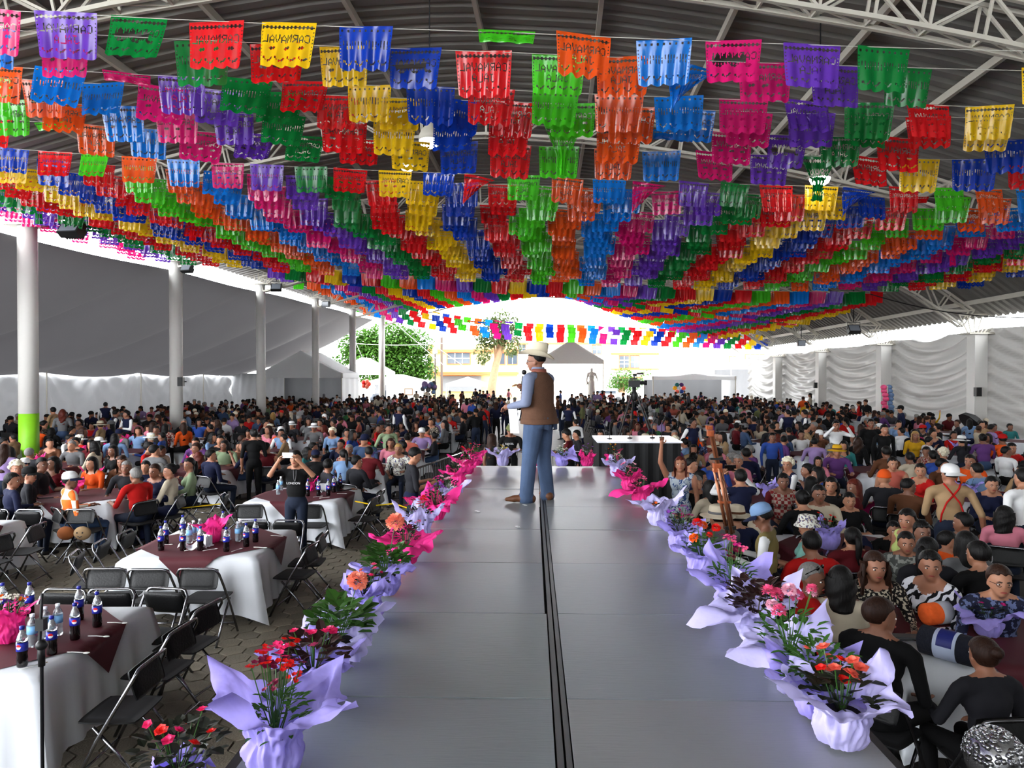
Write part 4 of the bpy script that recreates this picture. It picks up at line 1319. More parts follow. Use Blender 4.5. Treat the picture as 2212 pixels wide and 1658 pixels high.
# ================================================================== the man on the runway
M_vest = mat('brown_suede_vest', (.34, .24, .185), rough=.9, var=.22, vscale=14, bump=.25, bscale=70, spec=.15)
M_shirtb = mat('light_blue_shirt', (.43, .46, .55), rough=.8, var=.08, vscale=18, spec=.2)
M_jeans = mat('washed_blue_jeans', (.25, .31, .41), rough=.9, var=.28, vscale=7, bump=.2, bscale=90, spec=.15)
M_boot = mat('brown_leather_boot', (.36, .21, .11), rough=.5, var=.2, vscale=12)
M_felt = mat('cream_felt_hat', (.80, .76, .66), rough=.85, var=.06, vscale=10)
def build_man():
    P = []
    def c(a, b, ra, rb, z): P.append(('c', Vector(a), Vector(b), ra, rb, z))
    def e(p, r, z): P.append(('e', Vector(p), r, Matrix.Identity(3), z))
    e((0, -.015, .97), (.175, .14, .13), 'bottom'); e((.075, -.085, .94), (.10, .085, .11), 'bottom'); e((-.075, -.085, .94), (.10, .085, .11), 'bottom')
    e((0, .015, 1.14), (.175, .14, .17), 'top'); e((0, 0, 1.32), (.185, .13, .16), 'top')
    c((-.165, -.01, 1.43), (.165, -.01, 1.43), .07, .07, 'top')
    hd = Vector((0, .03, 1.625))
    c((0, -.01, 1.45), hd + Vector((0, -.02, -.06)), .062, .056, 'skin')
    for s, an, tw in ((-1, (-.155, .05, .10), 32), (1, (.15, -.03, .10), -38)):
        kn = (s * .115, .015 + an[1] * .4, .52)
        c((s * .095, -.01, .93), kn, .116, .088, 'bottom'); c(kn, an, .086, .076, 'bottom')
        c(an, (an[0], an[1], .04), .076, .082, 'bottom')
        d = Vector((-math.sin(R(tw)), math.cos(R(tw)), 0))
        o = Vector((an[0], an[1], 0))
        c(o + Vector((0, 0, .045)) - d * .06, o + Vector((0, 0, .045)) + d * .13, .046, .042, 'shoe')
        c(o + Vector((0, 0, .04)) + d * .13, o + Vector((0, 0, .034)) + d * .215, .042, .024, 'shoe')
        c(o + Vector((0, 0, .02)) - d * .075, o + Vector((0, 0, .02)) - d * .05, .026, .03, 'shoe')
    arms = []
    # left arm: forearm forward, hand holding the sheet; right arm: hand with microphone before the chin
    for s, E, W in ((-1, (-.285, -.03, 1.15), (-.20, .235, 1.10)), (1, (.27, .08, 1.16), (.06, .215, 1.30))):
        S = Vector((s * .205, -.01, 1.415)); E = Vector(E); W = Vector(W)
        c(S, E, .070, .056, 'sleeve'); c(E, W, .054, .036, 'forearm')
        D = (W - E).normalized(); H = W + D * .055
        P.append(('c', W, H + D * .012, .030, .036, 'skin')); arms.append((H, D, s))
    hp, T = head_prims(hd, R(24), R(-3))
    me = grow('man_body', P + hp, .0125, arms, curl=1.1, iters=3)
    return me, T, arms
me, T, arms = build_man()
man = inst('person', me, None, at_z(1162, 1081, STH), (0, 0, R(56)), (1.06, 1.06, 1.0), {0: M_skin[1], 1: M_shirtb, 2: M_jeans, 3: M_boot, 4: M_shirtb, 5: M_shirtb})
tag(man, 'man in cream cowboy hat, brown vest and jeans speaking on runway', 'person')
PEOPLE.append((man.location.x, man.location.y))
inst('hair', HAIR['cropped'], man, T.translation, T.to_euler(), None, {0: M_hair['black']})
face_on(man, T.translation, T.to_euler())
# vest: a fitted shell with arm holes, standing collar and hem band
b = MB()
rings = [(.905, .226, .200, -.02), (.93, .222, .198, -.02), (1.02, .210, .184, -.012), (1.14, .210, .172, .008), (1.25, .214, .166, .004), (1.34, .216, .158, 0), (1.40, .206, .142, -.01), (1.455, .165, .105, -.012), (1.49, .105, .086, -.012), (1.505, .080, .078, -.010)]
n = 40; vs_ = []; fs_ = []
for z, rx, ry, yo in rings:
    for i in range(n):
        a = 2 * PI * i / n
        w = .004 * math.sin(a * 7 + z * 20) * (1 if z < 1.3 else .4)
        vs_.append(((rx + w) * math.cos(a), (ry + w) * math.sin(a) + yo, z))
for j in range(len(rings) - 1):
    for i in range(n):
        a = math.degrees(2 * PI * (i + .5) / n) % 360
        if 1.25 < (rings[j][0] + rings[j + 1][0]) / 2 < 1.46 and (a < 24 or a > 336 or 156 < a < 204): continue
        l = (i + 1) % n
        fs_.append((j * n + i, j * n + l, (j + 1) * n + l, (j + 1) * n + i))
b.add(vs_, fs_)
vest = b.build('vest', M_vest, man, True)
b = MB(); b.lathe([(.228, .900), (.2295, .905), (.2265, .955), (.223, .960)], 40, c=(0, -.02, 0), M=Matrix.Diagonal((1, .885, 1))); b.build('hem_band', M_vest, vest, True)
b = MB(); b.lathe([(.083, 1.485), (.087, 1.50), (.080, 1.535), (.076, 1.53)], 24, c=(0, -.012, 0)); b.build('collar', mat('vest_collar_red_brown', (.46, .25, .20), rough=.9, var=.2), vest, True)
b = MB(); b.lathe([(.070, 1.50), (.076, 1.535), (.069, 1.555)], 24, c=(0, 0, 0)); b.build('shirt_collar', M_shirtb, man, True)
b = MB(); b.lathe([(.178, .955), (.181, .96), (.181, .99), (.178, .995)], 32, c=(0, -.02, 0), M=Matrix.Diagonal((1, .86, 1))); b.build('belt', mat('brown_belt', (.22, .13, .08), rough=.5), man, True)
for s in (-1, 1):
    b = MB(); b.grid(lambda u, v: (s * .078 + (u - .5) * .12, -.185 - .004 * math.sin(PI * u) + .02 * (abs(s * .078 + (u - .5) * .12) > .11), .98 - .13 * v - .02 * (1 - abs(2 * u - 1)) * v), 6, 5); b.build('back_pocket', M_jeans, man, True)
# cowboy hat
hat = MB(); nu = 40
def brim(u, v):
    a = 2 * PI * u; r0 = .100 + .078 * v
    x = r0 * math.cos(a) * (.95 - .06 * v); y = r0 * math.sin(a) * 1.13
    z = .062 * abs(math.cos(a)) ** 1.6 * v ** 1.3 - .016 * v * (math.sin(a) ** 2)
    return (x, y, z)
hat.grid(brim, nu, 8, closed_u=True); hat.grid(lambda u, v: tuple(Vector(brim(u, v)) + Vector((0, 0, .006))), nu, 8, closed_u=True)
def crown(u, v):
    a = 2 * PI * u
    pr_ = [(1.0, 0), (1.0, .04), (.985, .09), (.965, .135), (.92, .160), (.75, .167), (.45, .145), (.0, .130)]
    k = v * 7; i = min(6, int(k)); f = k - i
    rr = pr_[i][0] + (pr_[i + 1][0] - pr_[i][0]) * f; z = pr_[i][1] + (pr_[i + 1][1] - pr_[i][1]) * f
    x = .094 * rr * math.cos(a); y = .116 * rr * math.sin(a)
    if v > .35: z -= .020 * max(0, math.sin(a)) * min(1, (v - .35) * 3); x *= 1 - .16 * max(0, math.sin(a)) * min(1, (v - .3) * 2)
    return (x, y, z)
hat.grid(crown, nu, 14, closed_u=True)
ho = hat.build('cowboy_hat', M_felt, man, True)
ho.location = T @ Vector((0, -.012, .062)); ho.rotation_euler = (T.to_3x3() @ Matrix.Rotation(R(13), 3, 'X')).to_euler()
b = MB(); b.lathe([(.0965, .006), (.0965, .022)], 32, M=Matrix.Diagonal((1, 1.225, 1))); b.build('hat_band', mat('hat_band_cream', (.70, .65, .54), rough=.7), ho, True)
# spectacles
b = MB()
for s in (-1, 1):
    b.tube([(s * .033 + .019 * math.cos(2 * PI * i / 10), .0935 - .006 * abs(math.cos(2 * PI * i / 10)), -.006 + .015 * math.sin(2 * PI * i / 10)) for i in range(10)], .0018, 4, closed=True)
    b.tube([(s * .052, .086, 0), (s * .08, .04, .002), (s * .083, -.01, .0)], .002, 4)
b.tube([(-.014, .096, 0), (.014, .096, 0)], .002, 4)
part_on(man, T, b, 'spectacles', M_darkmetal)
# microphone in the right hand (world position from the hand) and the sheet in the left
MW = man.matrix_basis.copy(); MW = Matrix.Translation(man.location) @ Matrix.Rotation(R(56), 4, 'Z')
Hm = MW @ arms[1][0]
head_w = MW @ T.translation
mdir = Vector((head_w.x - Hm.x, head_w.y - Hm.y, 0)).normalized() * .05 + Vector((0, 0, .22))
mt = empty('microphone', Hm - mdir * .25, 0, 'black handheld microphone held up to the hatted speaker', 'microphone')
b = MB(); b.tube([(0, 0, 0), mdir * .8], [.012, .018], 10); b.build('handle', M_black, mt, True)
b = MB(); b.ell(mdir * 1.02, .031, 12, 8); b.build('grille', M_darkmetal, mt, True)
Hp = MW @ arms[0][0]
b = MB(); b.grid(lambda u, v: (-.02 + .10 * u + .03 * v, -.01 - .05 * u, -.30 * v + .012 * math.sin(5 * v)), 4, 8)
b.grid(lambda u, v: (-.018 + .10 * u + .03 * v, -.013 - .05 * u, -.30 * v + .012 * math.sin(5 * v)), 4, 8)
tag(b.build('paper_sheet', mat('white_paper', (.9, .9, .9), rough=.7, var=.02), None, True, loc=Hp + Vector((.01, -.02, .01))), 'folded white paper sheet hanging from the speaker\'s left hand', 'paper')

# ================================================================== people one can pick out
GP = 'guests one can pick out'
def at_head(xp, yp, kind, s=1.0):
    p = at_z(xp, yp, (SIT if kind == 'sit' else STD) * s)
    return p.x, p.y
def P1(pn, xp, yp, face, top, label, hair=('short', 'black'), s=1.0, seat=True, **k):
    kind = POSES[pn][2]
    x, y = at_head(xp, yp + (0 if not k.get('hat') else 4), kind, s)
    r_ = person(pn, x, y, face, top, hair=hair, label=label, group=GP, s=s, **k)
    if kind == 'sit' and seat and y < 16: chair(x, y, face, 'folding chair taken by ' + ' '.join(label.split()[:11]), 'chairs guests sit on')
    return r_
# left of the runway
o, T_, hn = P1('stand_phone', 640, 972, 178, 'black', 'man in black logo shirt photographing with raised phone', bottom='dark denim', sleeves='short')
ctr = (hn[0][0] + hn[1][0]) / 2
MWp = Matrix.Translation(o.location) @ Matrix.Rotation(R(178), 4, 'Z')
pw = MWp @ (ctr + Vector((0, .03, .06)))
b = MB(); b.box((0, 0, 0), (.15, .012, .075)); b.box((0, -.004, 0), (.135, .012, .064)); b.ell((.055, .008, .02), (.008, .004, .008), 8, 5)
tag(b.build('smartphone', mat('phone_white', (.85, .85, .86), rough=.3, var=0), None, loc=pw), 'white phone held up by the man in black', 'phone')
def lettering(body, parent, size, loc, rot, m, ext=.002):
    cu = bpy.data.curves.new('lettering', 'FONT'); cu.body = body; cu.size = size; cu.extrude = ext; cu.align_x = 'CENTER'
    ob = bpy.data.objects.new('lettering_tmp', cu); C.objects.link(ob)
    dg = bpy.context.evaluated_depsgraph_get(); dg.update()
    me_ = bpy.data.meshes.new_from_object(ob.evaluated_get(dg)); bpy.data.objects.remove(ob); bpy.data.curves.remove(cu)
    me_.materials.clear(); me_.materials.append(m)
    return inst('lettering', me_, parent, loc, rot)
lettering('LONDON', o, .045, (0, .132, 1.20), (R(94), 0, R(180)), CL['white'])
b = MB(); b.tube([(-.02 - .02 * math.cos(a), .125, 1.4 - .16 * math.sin(a)) for a in np.linspace(0, PI, 8)], .006, 5); b.build('lanyard', CL['grey'], o, True)
P1('stand_look', 890, 966, -72, 'charcoal', 'man in dark shirt beside runway looking down at his hands', sleeves='short', bottom='navy', s=1.0)
P1('stand_f', 548, 926, 20, 'black', 'woman in black dress standing with her back to camera, left', hair=('bun', 'black'), bottom='black', sleeves='short', s=.97)
P1('sit_right', 150, 1016, -42, 'orange and white check', 'man in orange and white checked jersey and white cap', hair=('short', 'black'), hat=('cap', 'white', 'navy'), sleeves='long', bottom='denim')
P1('sit_table', 300, 1010, 62, 'red', 'grey-haired woman in bright red shirt reaching over table', hair=('short', 'grey'), sleeves='short')
P1('sit_left_f', 368, 1001, 95, 'cream', 'woman in cream shirt seated sideways, dark hair tied', hair=('bun', 'black'), sleeves='short', bottom='navy')
P1('sit_left_f', 410, 988, 120, 'sage', 'woman in pale green shirt seated behind the cream-shirted woman', hair=('pony', 'black'), sleeves='long')
P1('sit_right', 455, 970, -30, 'navy', 'person in navy hooded jacket, back turned, left crowd', hair=('short', 'black'), sleeves='long')
P1('sit_table_f', 205, 985, 165, 'orange', 'woman in orange top behind the pink tissue pot', hair=('long', 'black'), sleeves='short')
P1('sit_table', 277, 993, 190, 'charcoal', 'smiling grey-haired man facing camera near red-shirted woman', hair=('cropped', 'grey'), sleeves='long')
P1('sit_table_f', 340, 1000, 170, 'navy', 'woman in navy top facing camera beyond the red shirt', hair=('short', 'brown'), sleeves='long')
P1('sit_right_f', 115, 985, 190, 'maroon', 'woman in dark red top at left, facing the runway', hair=('bob', 'black'), sleeves='long')
P1('sit_table', 60, 985, 170, 'white', 'child in white and navy cap at left edge', hat=('cap', 'white', 'navy'), sleeves='long', s=.88)
P1('sit_right', 25, 1020, -40, 'navy', 'person in navy jacket at left edge of picture', hair=('short', 'black'), sleeves='long')
P1('sit_right', 62, 1005, -55, 'charcoal', 'dark-clothed person in dark cap leaning over left table', hat=('cap', 'black'), sleeves='long')
P1('stand', 8, 958, 10, 'lilac', 'long-haired woman in lilac jacket cut by left edge', hair=('long', 'brown'), sleeves='long', s=.95)
P1('sit_table_f', 250, 960, 160, 'black', 'dark long-haired woman in black leaning, left crowd', hair=('long', 'black'), sleeves='long')
P1('sit_table', 160, 950, 178, 'grey', 'bald old man behind pink tissue, left crowd', hair=('cropped', 'grey'), sleeves='long')
P1('sit_table_f', 430, 955, 150, 'cream', 'woman in cream top looking to runway, left crowd', hair=('bun', 'brown'), sleeves='short')
P1('sit_right', 485, 950, 190, 'sage', 'woman in grey-green top, mid left crowd', hair=('bob', 'black'), sleeves='short')
P1('sit_left', 708, 990, -55, 'charcoal', 'man in dark jacket seated behind third table', hair=('short', 'black'), sleeves='long')
P1('sit_right_f', 770, 983, -35, 'charcoal', 'woman in dark jacket with tied hair behind third table', hair=('bun', 'black'), sleeves='long')
P1('sit_table_f', 862, 957, 178, 'floral white', 'blond woman in flowered white blouse facing camera', hair=('short', 'blond'), sleeves='short')
P1('sit_table', 755, 958, 185, 'plaid', 'elderly man in checked shirt facing camera, centre left', hair=('short', 'grey'), sleeves='long')
P1('sit_table_f', 845, 945, 182, 'pink', 'woman in pink top near flowered pot, centre left', hair=('bob', 'brown'), sleeves='short')
P1('sit_table', 610, 925, 178, 'sky blue', 'man in pale blue vest facing camera, centre left', hair=('short', 'black'), sleeves='white')
P1('sit_right_f', 575, 955, 10, 'maroon', 'woman in sleeveless maroon top beside woman in black', hair=('bun', 'black'), sleeves='none')
P1('sit_table_f', 720, 923, 170, 'sky blue', 'white-haired woman in blue, centre left crowd', hair=('curly', 'white'), sleeves='short')
P1('sit_left_f', 750, 925, 170, 'red', 'woman in red top in centre left crowd', hair=('bun', 'black'), sleeves='short')
P1('stand_walk', 838, 915, 210, 'sage', 'man in grey-green jacket bending among centre left tables', hair=('cropped', 'black'), sleeves='long', s=.93)
P1('sit_table', 680, 910, 180, 'grey', 'person in white brimmed hat, centre left crowd', hat=('brim', 'white', 'grey'), sleeves='long')
P1('sit_table', 825, 905, 180, 'brown', 'person in dark felt hat, centre left crowd', hat=('brim', 'charcoal', 'black'), sleeves='long')
P1('sit_table', 912, 920, 180, 'lilac', 'person in white cap facing camera, left of aisle', hat=('cap', 'white'), sleeves='short')
P1('sit_table_f', 590, 890, 20, 'sky blue', 'person in hooded blue top, back turned, centre left', hair=('bob', 'blond'), sleeves='long')
WG = 'waiters in waistcoats'
for xp, yp, pn, fc, lab in [(228, 868, 'stand', 15, 'waiter in black waistcoat, back turned, left crowd'), (250, 884, 'stand_walk', -60, 'waiter in navy waistcoat beside one with crossed arms'), (274, 886, 'stand_cross', 150, 'waiter with crossed arms near the green-banded column'),
                            (862, 878, 'stand_walk', -30, 'bald waiter in waistcoat, centre left crowd'), (877, 852, 'stand', 0, 'waiter in navy waistcoat far back, left of aisle'), (1702, 884, 'stand_walk', 10, 'waiter in dark waistcoat, back turned, right crowd'),
                            (1738, 884, 'stand_cross', 75, 'waiter in white shirt facing another, right crowd'), (1228, 872, 'stand_walk', -20, 'waiter in dark waistcoat standing at right edge of aisle'), (1497, 902, 'stand_walk', -150, 'waiter bending among right tables, white shirt')]:
    x, y = at_head(xp, yp, 'stand')
    person(pn, x, y, fc, 'navy', 'black', ('short', 'black') if 'bald' not in lab else ('cropped', 'grey'), None, 'white', lab, WG)
# people in the small pen at the end of the runway
P1('stand_f', 1062, 936, -55, 'black', 'woman with long brown hair below far end of runway', hair=('long', 'brown'), sleeves='none', bottom='black', s=.96)
o, T_, _h = P1('stand_look', 1103, 914, 178, 'black', 'man in dark cap and black lettered shirt beyond the runway', hair=('cropped', 'black'), hat=('capback', 'olive'), sleeves='short', bottom='black', s=.98)
lettering('BARCEL', o, .055, (.02, .140, 1.24), (R(92), 0, R(180)), CL['white'])
P1('stand_look', 1228, 926, 75, 'maroon', 'man in dark maroon shirt leaning at end of runway', hair=('short', 'black'), sleeves='long', bottom='black', s=.98)
P1('stand', 1246, 928, 100, 'charcoal', 'boy in dark top behind the maroon-shirted man', hair=('short', 'black'), sleeves='long', bottom='black', s=.9)
P1('stand_f', 1298, 928, 140, 'black', 'long-haired woman in black beside the sound desk', hair=('long', 'black'), sleeves='long', bottom='black', s=.9)
P1('sit_left_f', 1243, 905, 10, 'white', 'person in white hooded top, back turned, by aisle', hair=('short', 'black'), sleeves='long')
# right of the runway
o, T_, hn = P1('stand_wave', 1470, 985, 165, 'blue floral', 'woman in blue flowered dress raising her arm for a selfie', hair=('long', 'red'), sleeves='none', bottom='blue floral', s=.95)
P1('sit_left', 1506, 1026, 150, 'black', 'grey-haired person in black beside the flowered dress', hair=('short', 'grey'), sleeves='long')
P1('sit_table_f', 1540, 1038, 20, 'cream', 'woman with long black hair, cream top, back turned', hair=('long', 'black'), sleeves='long')
P1('sit_table', 1560, 1092, 20, 'grey', 'person in cream brimmed hat behind the tripod legs', hat=('brim', 'cream', 'grey'), sleeves='long')
P1('sit_table', 1598, 1092, 10, 'navy', 'person in straw-topped hat by the vest man', hat=('brim', 'cream', 'brown'), sleeves='long', s=.97)
o, T_, hn = P1('stand_phone', 1600, 1012, 5, 'navy', 'man in navy jacket filming with both arms raised, back turned', sleeves='white', bottom='black', s=.93)
pw = Matrix.Translation(o.location) @ Matrix.Rotation(R(5), 4, 'Z') @ (((hn[0][0] + hn[1][0]) / 2 + Vector((0, .04, .06))) * .93)
b = MB(); b.box((0, 0, 0), (.15, .012, .08)); b.box((0, -.005, 0), (.138, .01, .068)); tag(b.build('smartphone', M_phone, None, loc=pw), 'dark phone held up by the navy-jacketed man', 'phone')
o, T_, hn = P1('stand_look', 1657, 1086, 62, 'khaki', 'man in khaki vest and grey cap holding up folded tripod', hair=('short', 'black'), hat=('cap', 'sky blue', 'navy'), sleeves='white', bottom='black', s=.93)
CAMERAMAN = (o, hn)
P1('sit_left_f', 1745, 1108, 60, 'mint', 'child in flowered bucket hat and mint top', hair=None, hat=('bucket', 'floral white'), sleeves='short', s=.92)
P1('sit_table', 1762, 1150, 5, 'red', 'dark-haired man in dull red shirt, back turned', sleeves='short', bottom='black')
o, T_, hn = P1('sit_right', 1752, 1214, -100, 'red', 'grey-haired woman in red, sunglasses on her head', hair=('cropped', 'grey'), sleeves='long')
b = MB()
for s in (-1, 1):
    b.ell((s * .036, .055, .098), (.028, .010, .018), 10, 6)
b.tube([(-.085, -.02, .045), (-.06, .05, .095), (.06, .05, .095), (.085, -.02, .045)], .004, 5); part_on(o, T_, b, 'sunglasses', M_phone)
P1('sit_table_f', 1818, 1226, -18, 'cream', 'woman with black bob and cream blouse, back turned', hair=('bob', 'black'), sleeves='short')
o, T_, hn = P1('sit_table_f', 1884, 1186, 172, 'animal print', 'brown-haired woman in animal print cardigan facing camera', hair=('wavy', 'brown'), sleeves='long', skin=0)
P1('sit_left_f', 2012, 1188, 118, 'zebra print', 'woman in zebra striped blouse turned to the runway', hair=('pony', 'black'), sleeves='long', skin=0)
o, T_, hn = P1('sit_table', 2150, 1213, 165, 'dark blue floral', 'short-haired person in glasses and dark blue patterned shirt', hair=('short', 'brown'), sleeves='short', skin=2)
b = MB()
for s in (-1, 1):
    b.tube([(s * .033 + .02 * math.cos(2 * PI * i / 10), .0945 - .006 * abs(math.cos(2 * PI * i / 10)), -.004 + .016 * math.sin(2 * PI * i / 10)) for i in range(10)], .002, 4, closed=True)
    b.tube([(s * .053, .086, 0), (s * .083, -.01, .0)], .002, 4)
part_on(o, T_, b, 'spectacles', M_darkmetal)
P1('sit_right', 1900, 1290, -52, 'black', 'short grey-haired woman in black at near corner table', hair=('short', 'brown'), sleeves='long', bottom='black')
P1('sit_table_f', 2142, 1384, 4, 'charcoal', 'woman in black with brown hair in a bun, back turned', hair=('bun', 'brown'), sleeves='long', bottom='black', s=.9)
o, T_, hn = P1('sit_table', 2180, 1607, 0, 'black', 'person in glittering silver sequin hat at bottom right corner', hair=None, sleeves='long', s=1.0)
b = MB(); r_ = random.Random(4)
for i in range(260):
    t = math.acos(1 - r_.random() * .95); a = r_.uniform(0, 2 * PI)
    n_ = Vector((math.sin(t) * math.cos(a), math.sin(t) * math.sin(a), math.cos(t)))
    q = n_.to_track_quat('Z', 'Y').to_matrix()
    b.lathe([(.0125, 0), (.001, .002)], 6, c=Vector((n_.x * .112, n_.y * .128 - .01, n_.z * .12 + .03)), M=q @ Matrix.Rotation(r_.uniform(-.5, .5), 3, 'X'))
b.ell((0, -.01, .03), (.109, .125, .117), 16, 10)
part_on(o, T_, b, 'sequin_hat', mat('silver_sequins', (.75, .75, .76), rough=.22, metal=.9, var=.2, vscale=40))
o, T_, hn = P1('stand_walk', 2052, 1000, -15, 'tan', 'man in tan shirt, white cap and red braces, back turned', hair=('cropped', 'black'), hat=('capback', 'white'), sleeves='short', bottom='dark denim')
b = MB()
for s in (-1, 1):
    b.tube([(0, -.137, 1.33), (s * .07, -.134, 1.24), (s * .12, -.125, 1.10), (s * .13, -.11, 1.0)], .011, 6); b.tube([(0, -.137, 1.33), (s * .06, -.128, 1.41), (s * .09, -.08, 1.46)], .011, 6)
b.build('braces', CL['red'], o, True)
P1('sit_table', 1797, 1028, 150, 'black', 'person with black fringe and black top, right tables', hair=('bob', 'black'), sleeves='long')
P1('sit_left_f', 1846, 1034, 70, 'maroon', 'red-haired woman in maroon sleeves and black vest, side-on', hair=('long', 'red'), sleeves='maroon')
P1('sit_left_f', 1703, 988, 100, 'navy', 'woman with curly white hair in navy, right crowd', hair=('curly', 'white'), sleeves='white')
P1('stand', 1668, 934, 178, 'blue', 'boy in blue sweatshirt standing facing camera, right crowd', hair=('short', 'black'), sleeves='long', s=.88)
P1('sit_table', 1912, 1014, -20, 'charcoal', 'person in orange knit cap and grey jacket', hair=None, hat=('beanie', 'orange'), sleeves='long')
P1('sit_right', 1962, 1032, -50, 'brown', 'man in brown jacket beside the tan-shirted man', hair=('cropped', 'black'), sleeves='long')
P1('sit_left_f', 1962, 1098, 95, 'lime', 'woman in lime top with glasses looking left', hair=('pony', 'black'), sleeves='none')
P1('sit_right_f', 1990, 1124, -150, 'grey', 'girl in grey top looking right, right tables', hair=('pony', 'black'), sleeves='short', s=.95)
P1('sit_table', 1955, 1144, 160, 'camouflage', 'dark-haired boy in camouflage top leaning on table', sleeves='long', s=.92)
P1('sit_table', 1926, 1122, 170, 'black', 'small child in dark top by the lime-topped woman', sleeves='long', s=.84)
P1('sit_right_f', 2006, 1160, -15, 'charcoal', 'dark-haired person with white hair band, back turned', hair=('pony', 'black'), sleeves='long')
P1('sit_right', 2047, 1146, -70, 'orange', 'child in bright orange top looking right', sleeves='short', s=.9)
P1('sit_table_f', 2094, 1150, -10, 'grey', 'person with long black hair and grey top, back turned', hair=('long', 'black'), sleeves='long')
P1('sit_right_f', 2172, 1092, -30, 'pink', 'girl in pale pink top, back turned, at right edge', hair=('bob', 'black'), sleeves='long', s=.95)
P1('stand', 2212, 1010, 10, 'white', 'person in white jacket cut by right edge', hair=('short', 'black'), sleeves='long')
P1('sit_table', 2130, 1172, 10, 'black', 'person with short black hair in black, back turned, right', hair=('short', 'black'), sleeves='long')
P1('sit_table', 1740, 1060, 5, 'black', 'person in black jacket on red-draped chair, back turned', hair=('bun', 'black'), sleeves='long')
P1('sit_table_f', 1690, 1020, 170, 'plaid', 'woman in patterned vest facing camera behind foam cup', hair=('pony', 'black'), sleeves='maroon')
P1('sit_table', 1626, 960, 100, 'purple', 'grey-haired man in purple shirt, right crowd', hair=('short', 'grey'), sleeves='short')
P1('sit_table', 1590, 978, 60, 'black', 'grey-haired person in black behind the raised phone', hair=('curly', 'grey'), sleeves='long')
P1('sit_table_f', 1765, 985, 175, 'pink', 'small girl in pink top, right crowd', hair=('long', 'black'), sleeves='short', s=.85)
P1('sit_table', 1806, 957, 170, 'purple', 'man in straw hat and purple shirt, right crowd', hat=('brim', 'yellow', 'brown'), sleeves='short')
P1('stand', 1881, 904, 175, 'black', 'man in black jacket with red shirt front standing, right crowd', sleeves='long', bottom='black')
P1('stand', 1910, 916, 185, 'black', 'person in black standing beside man with red front', sleeves='long', bottom='black', s=.98)
P1('stand_phone', 1806, 908, 175, 'white', 'man in white shirt photographing, right crowd', sleeves='long', bottom='black')
P1('stand', 1946, 872, 80, 'navy', 'man in dark cap and jacket by pink cotton candy', hat=('cap', 'black'), sleeves='long', bottom='black')
P1('stand_wave', 2014, 898, -60, 'yellow', 'child in yellow top reaching out near right drape', hair=('long', 'black'), sleeves='long', s=.75)
P1('sit_table_f', 1975, 930, 170, 'yellow', 'fair-haired woman in yellow top, right crowd', hair=('long', 'blond'), sleeves='long')
P1('sit_table', 2120, 1000, 20, 'sky blue', 'man in pale blue shirt, back turned, right tables', hair=('short', 'black'), sleeves='long')
P1('sit_chin', 2135, 1025, 165, 'navy', 'tired man resting head on hand, right tables', hair=('short', 'black'), sleeves='long')
P1('sit_table', 2180, 955, 180, 'red', 'person in red top at right edge of crowd', hair=('pony', 'black'), sleeves='long')
P1('sit_left_f', 1990, 1000, 110, 'red', 'woman in red top behind the tan-shirted man', hair=('bun', 'black'), sleeves='short')
P1('sit_table', 1925, 985, 170, 'salmon', 'bare-shouldered person in salmon top, right crowd', hair=('short', 'black'), sleeves='none')

N_NAMED = len(PEOPLE)
# ================================================================== the rest of the guests, seated around their tables
TOPS = ['black'] * 18 + ['charcoal'] * 14 + ['navy'] * 11 + ['brown'] * 5 + ['grey'] * 5 + ['white'] * 6 + ['cream'] * 4 + ['red'] * 4 + ['maroon'] * 5 + ['pink'] * 4 + ['orange'] * 2 + ['salmon'] * 3 + ['lilac'] * 2 + ['purple'] * 2 + ['blue'] * 4 + ['sky blue'] * 3 + ['teal', 'green', 'sage', 'olive', 'brown', 'brown', 'tan', 'tan', 'magenta', 'dark blue floral', 'animal print', 'plaid', 'floral white', 'denim', 'denim', 'yellow']
HS = [('short', 'black')] * 9 + [('cropped', 'black')] * 3 + [('long', 'black')] * 6 + [('long', 'brown')] * 3 + [('bun', 'black')] * 4 + [('pony', 'black')] * 4 + [('bob', 'black')] * 4 + [('wavy', 'brown')] * 3 + [('short', 'grey')] * 2 + [('cropped', 'grey')] * 1 + [('short', 'black')] * 6 + [('long', 'black')] * 3 + [('curly', 'grey'), ('curly', 'white'), ('bob', 'brown'), ('wavy', 'red'), ('short', 'brown')]
HDESC = {'short': 'short {} hair', 'cropped': 'cropped {} hair', 'long': 'long {} hair', 'bun': '{} hair bun', 'pony': '{} ponytail', 'bob': '{} bob', 'wavy': 'wavy {} hair', 'curly': 'curly {} hair'}
cr = random.Random(21)
seats = []
LX = [-3.5, -7.1, -10.7, -14.3, -17.9]; RX = [3.85, 7.5, 11.1, 14.7]
ROWS_L = [12.1, 15.5, 18.9, 22.3, 25.7, 29.1, 32.5, 35.9, 39.3, 42.7, 46.1, 49.5, 52.9]
ROWS_R = [5.65, 8.45, 11.6, 14.9, 18.2, 21.6, 25.0, 28.4, 31.8, 35.2, 38.6, 42.0, 45.4, 48.8, 52.2]
tabs = []
for ci, x0 in enumerate(LX):
    for ri, y in enumerate(ROWS_L):
        if ci == 0 and ri == 0: continue
        tabs.append((x0 + .045 * (y - 12) + cr.uniform(-.2, .2), y + cr.uniform(-.25, .25), 'left', ci, ri))
for ci, x0 in enumerate(RX):
    for ri, y in enumerate(ROWS_R):
        tabs.append((x0 + .045 * (y - 8) + cr.uniform(-.15, .15), y + cr.uniform(-.2, .2), 'right', ci, ri))
def inview(x, y, m=40): 
    return y > 3 and -m < CX + x / y * FPX < 2212 + m
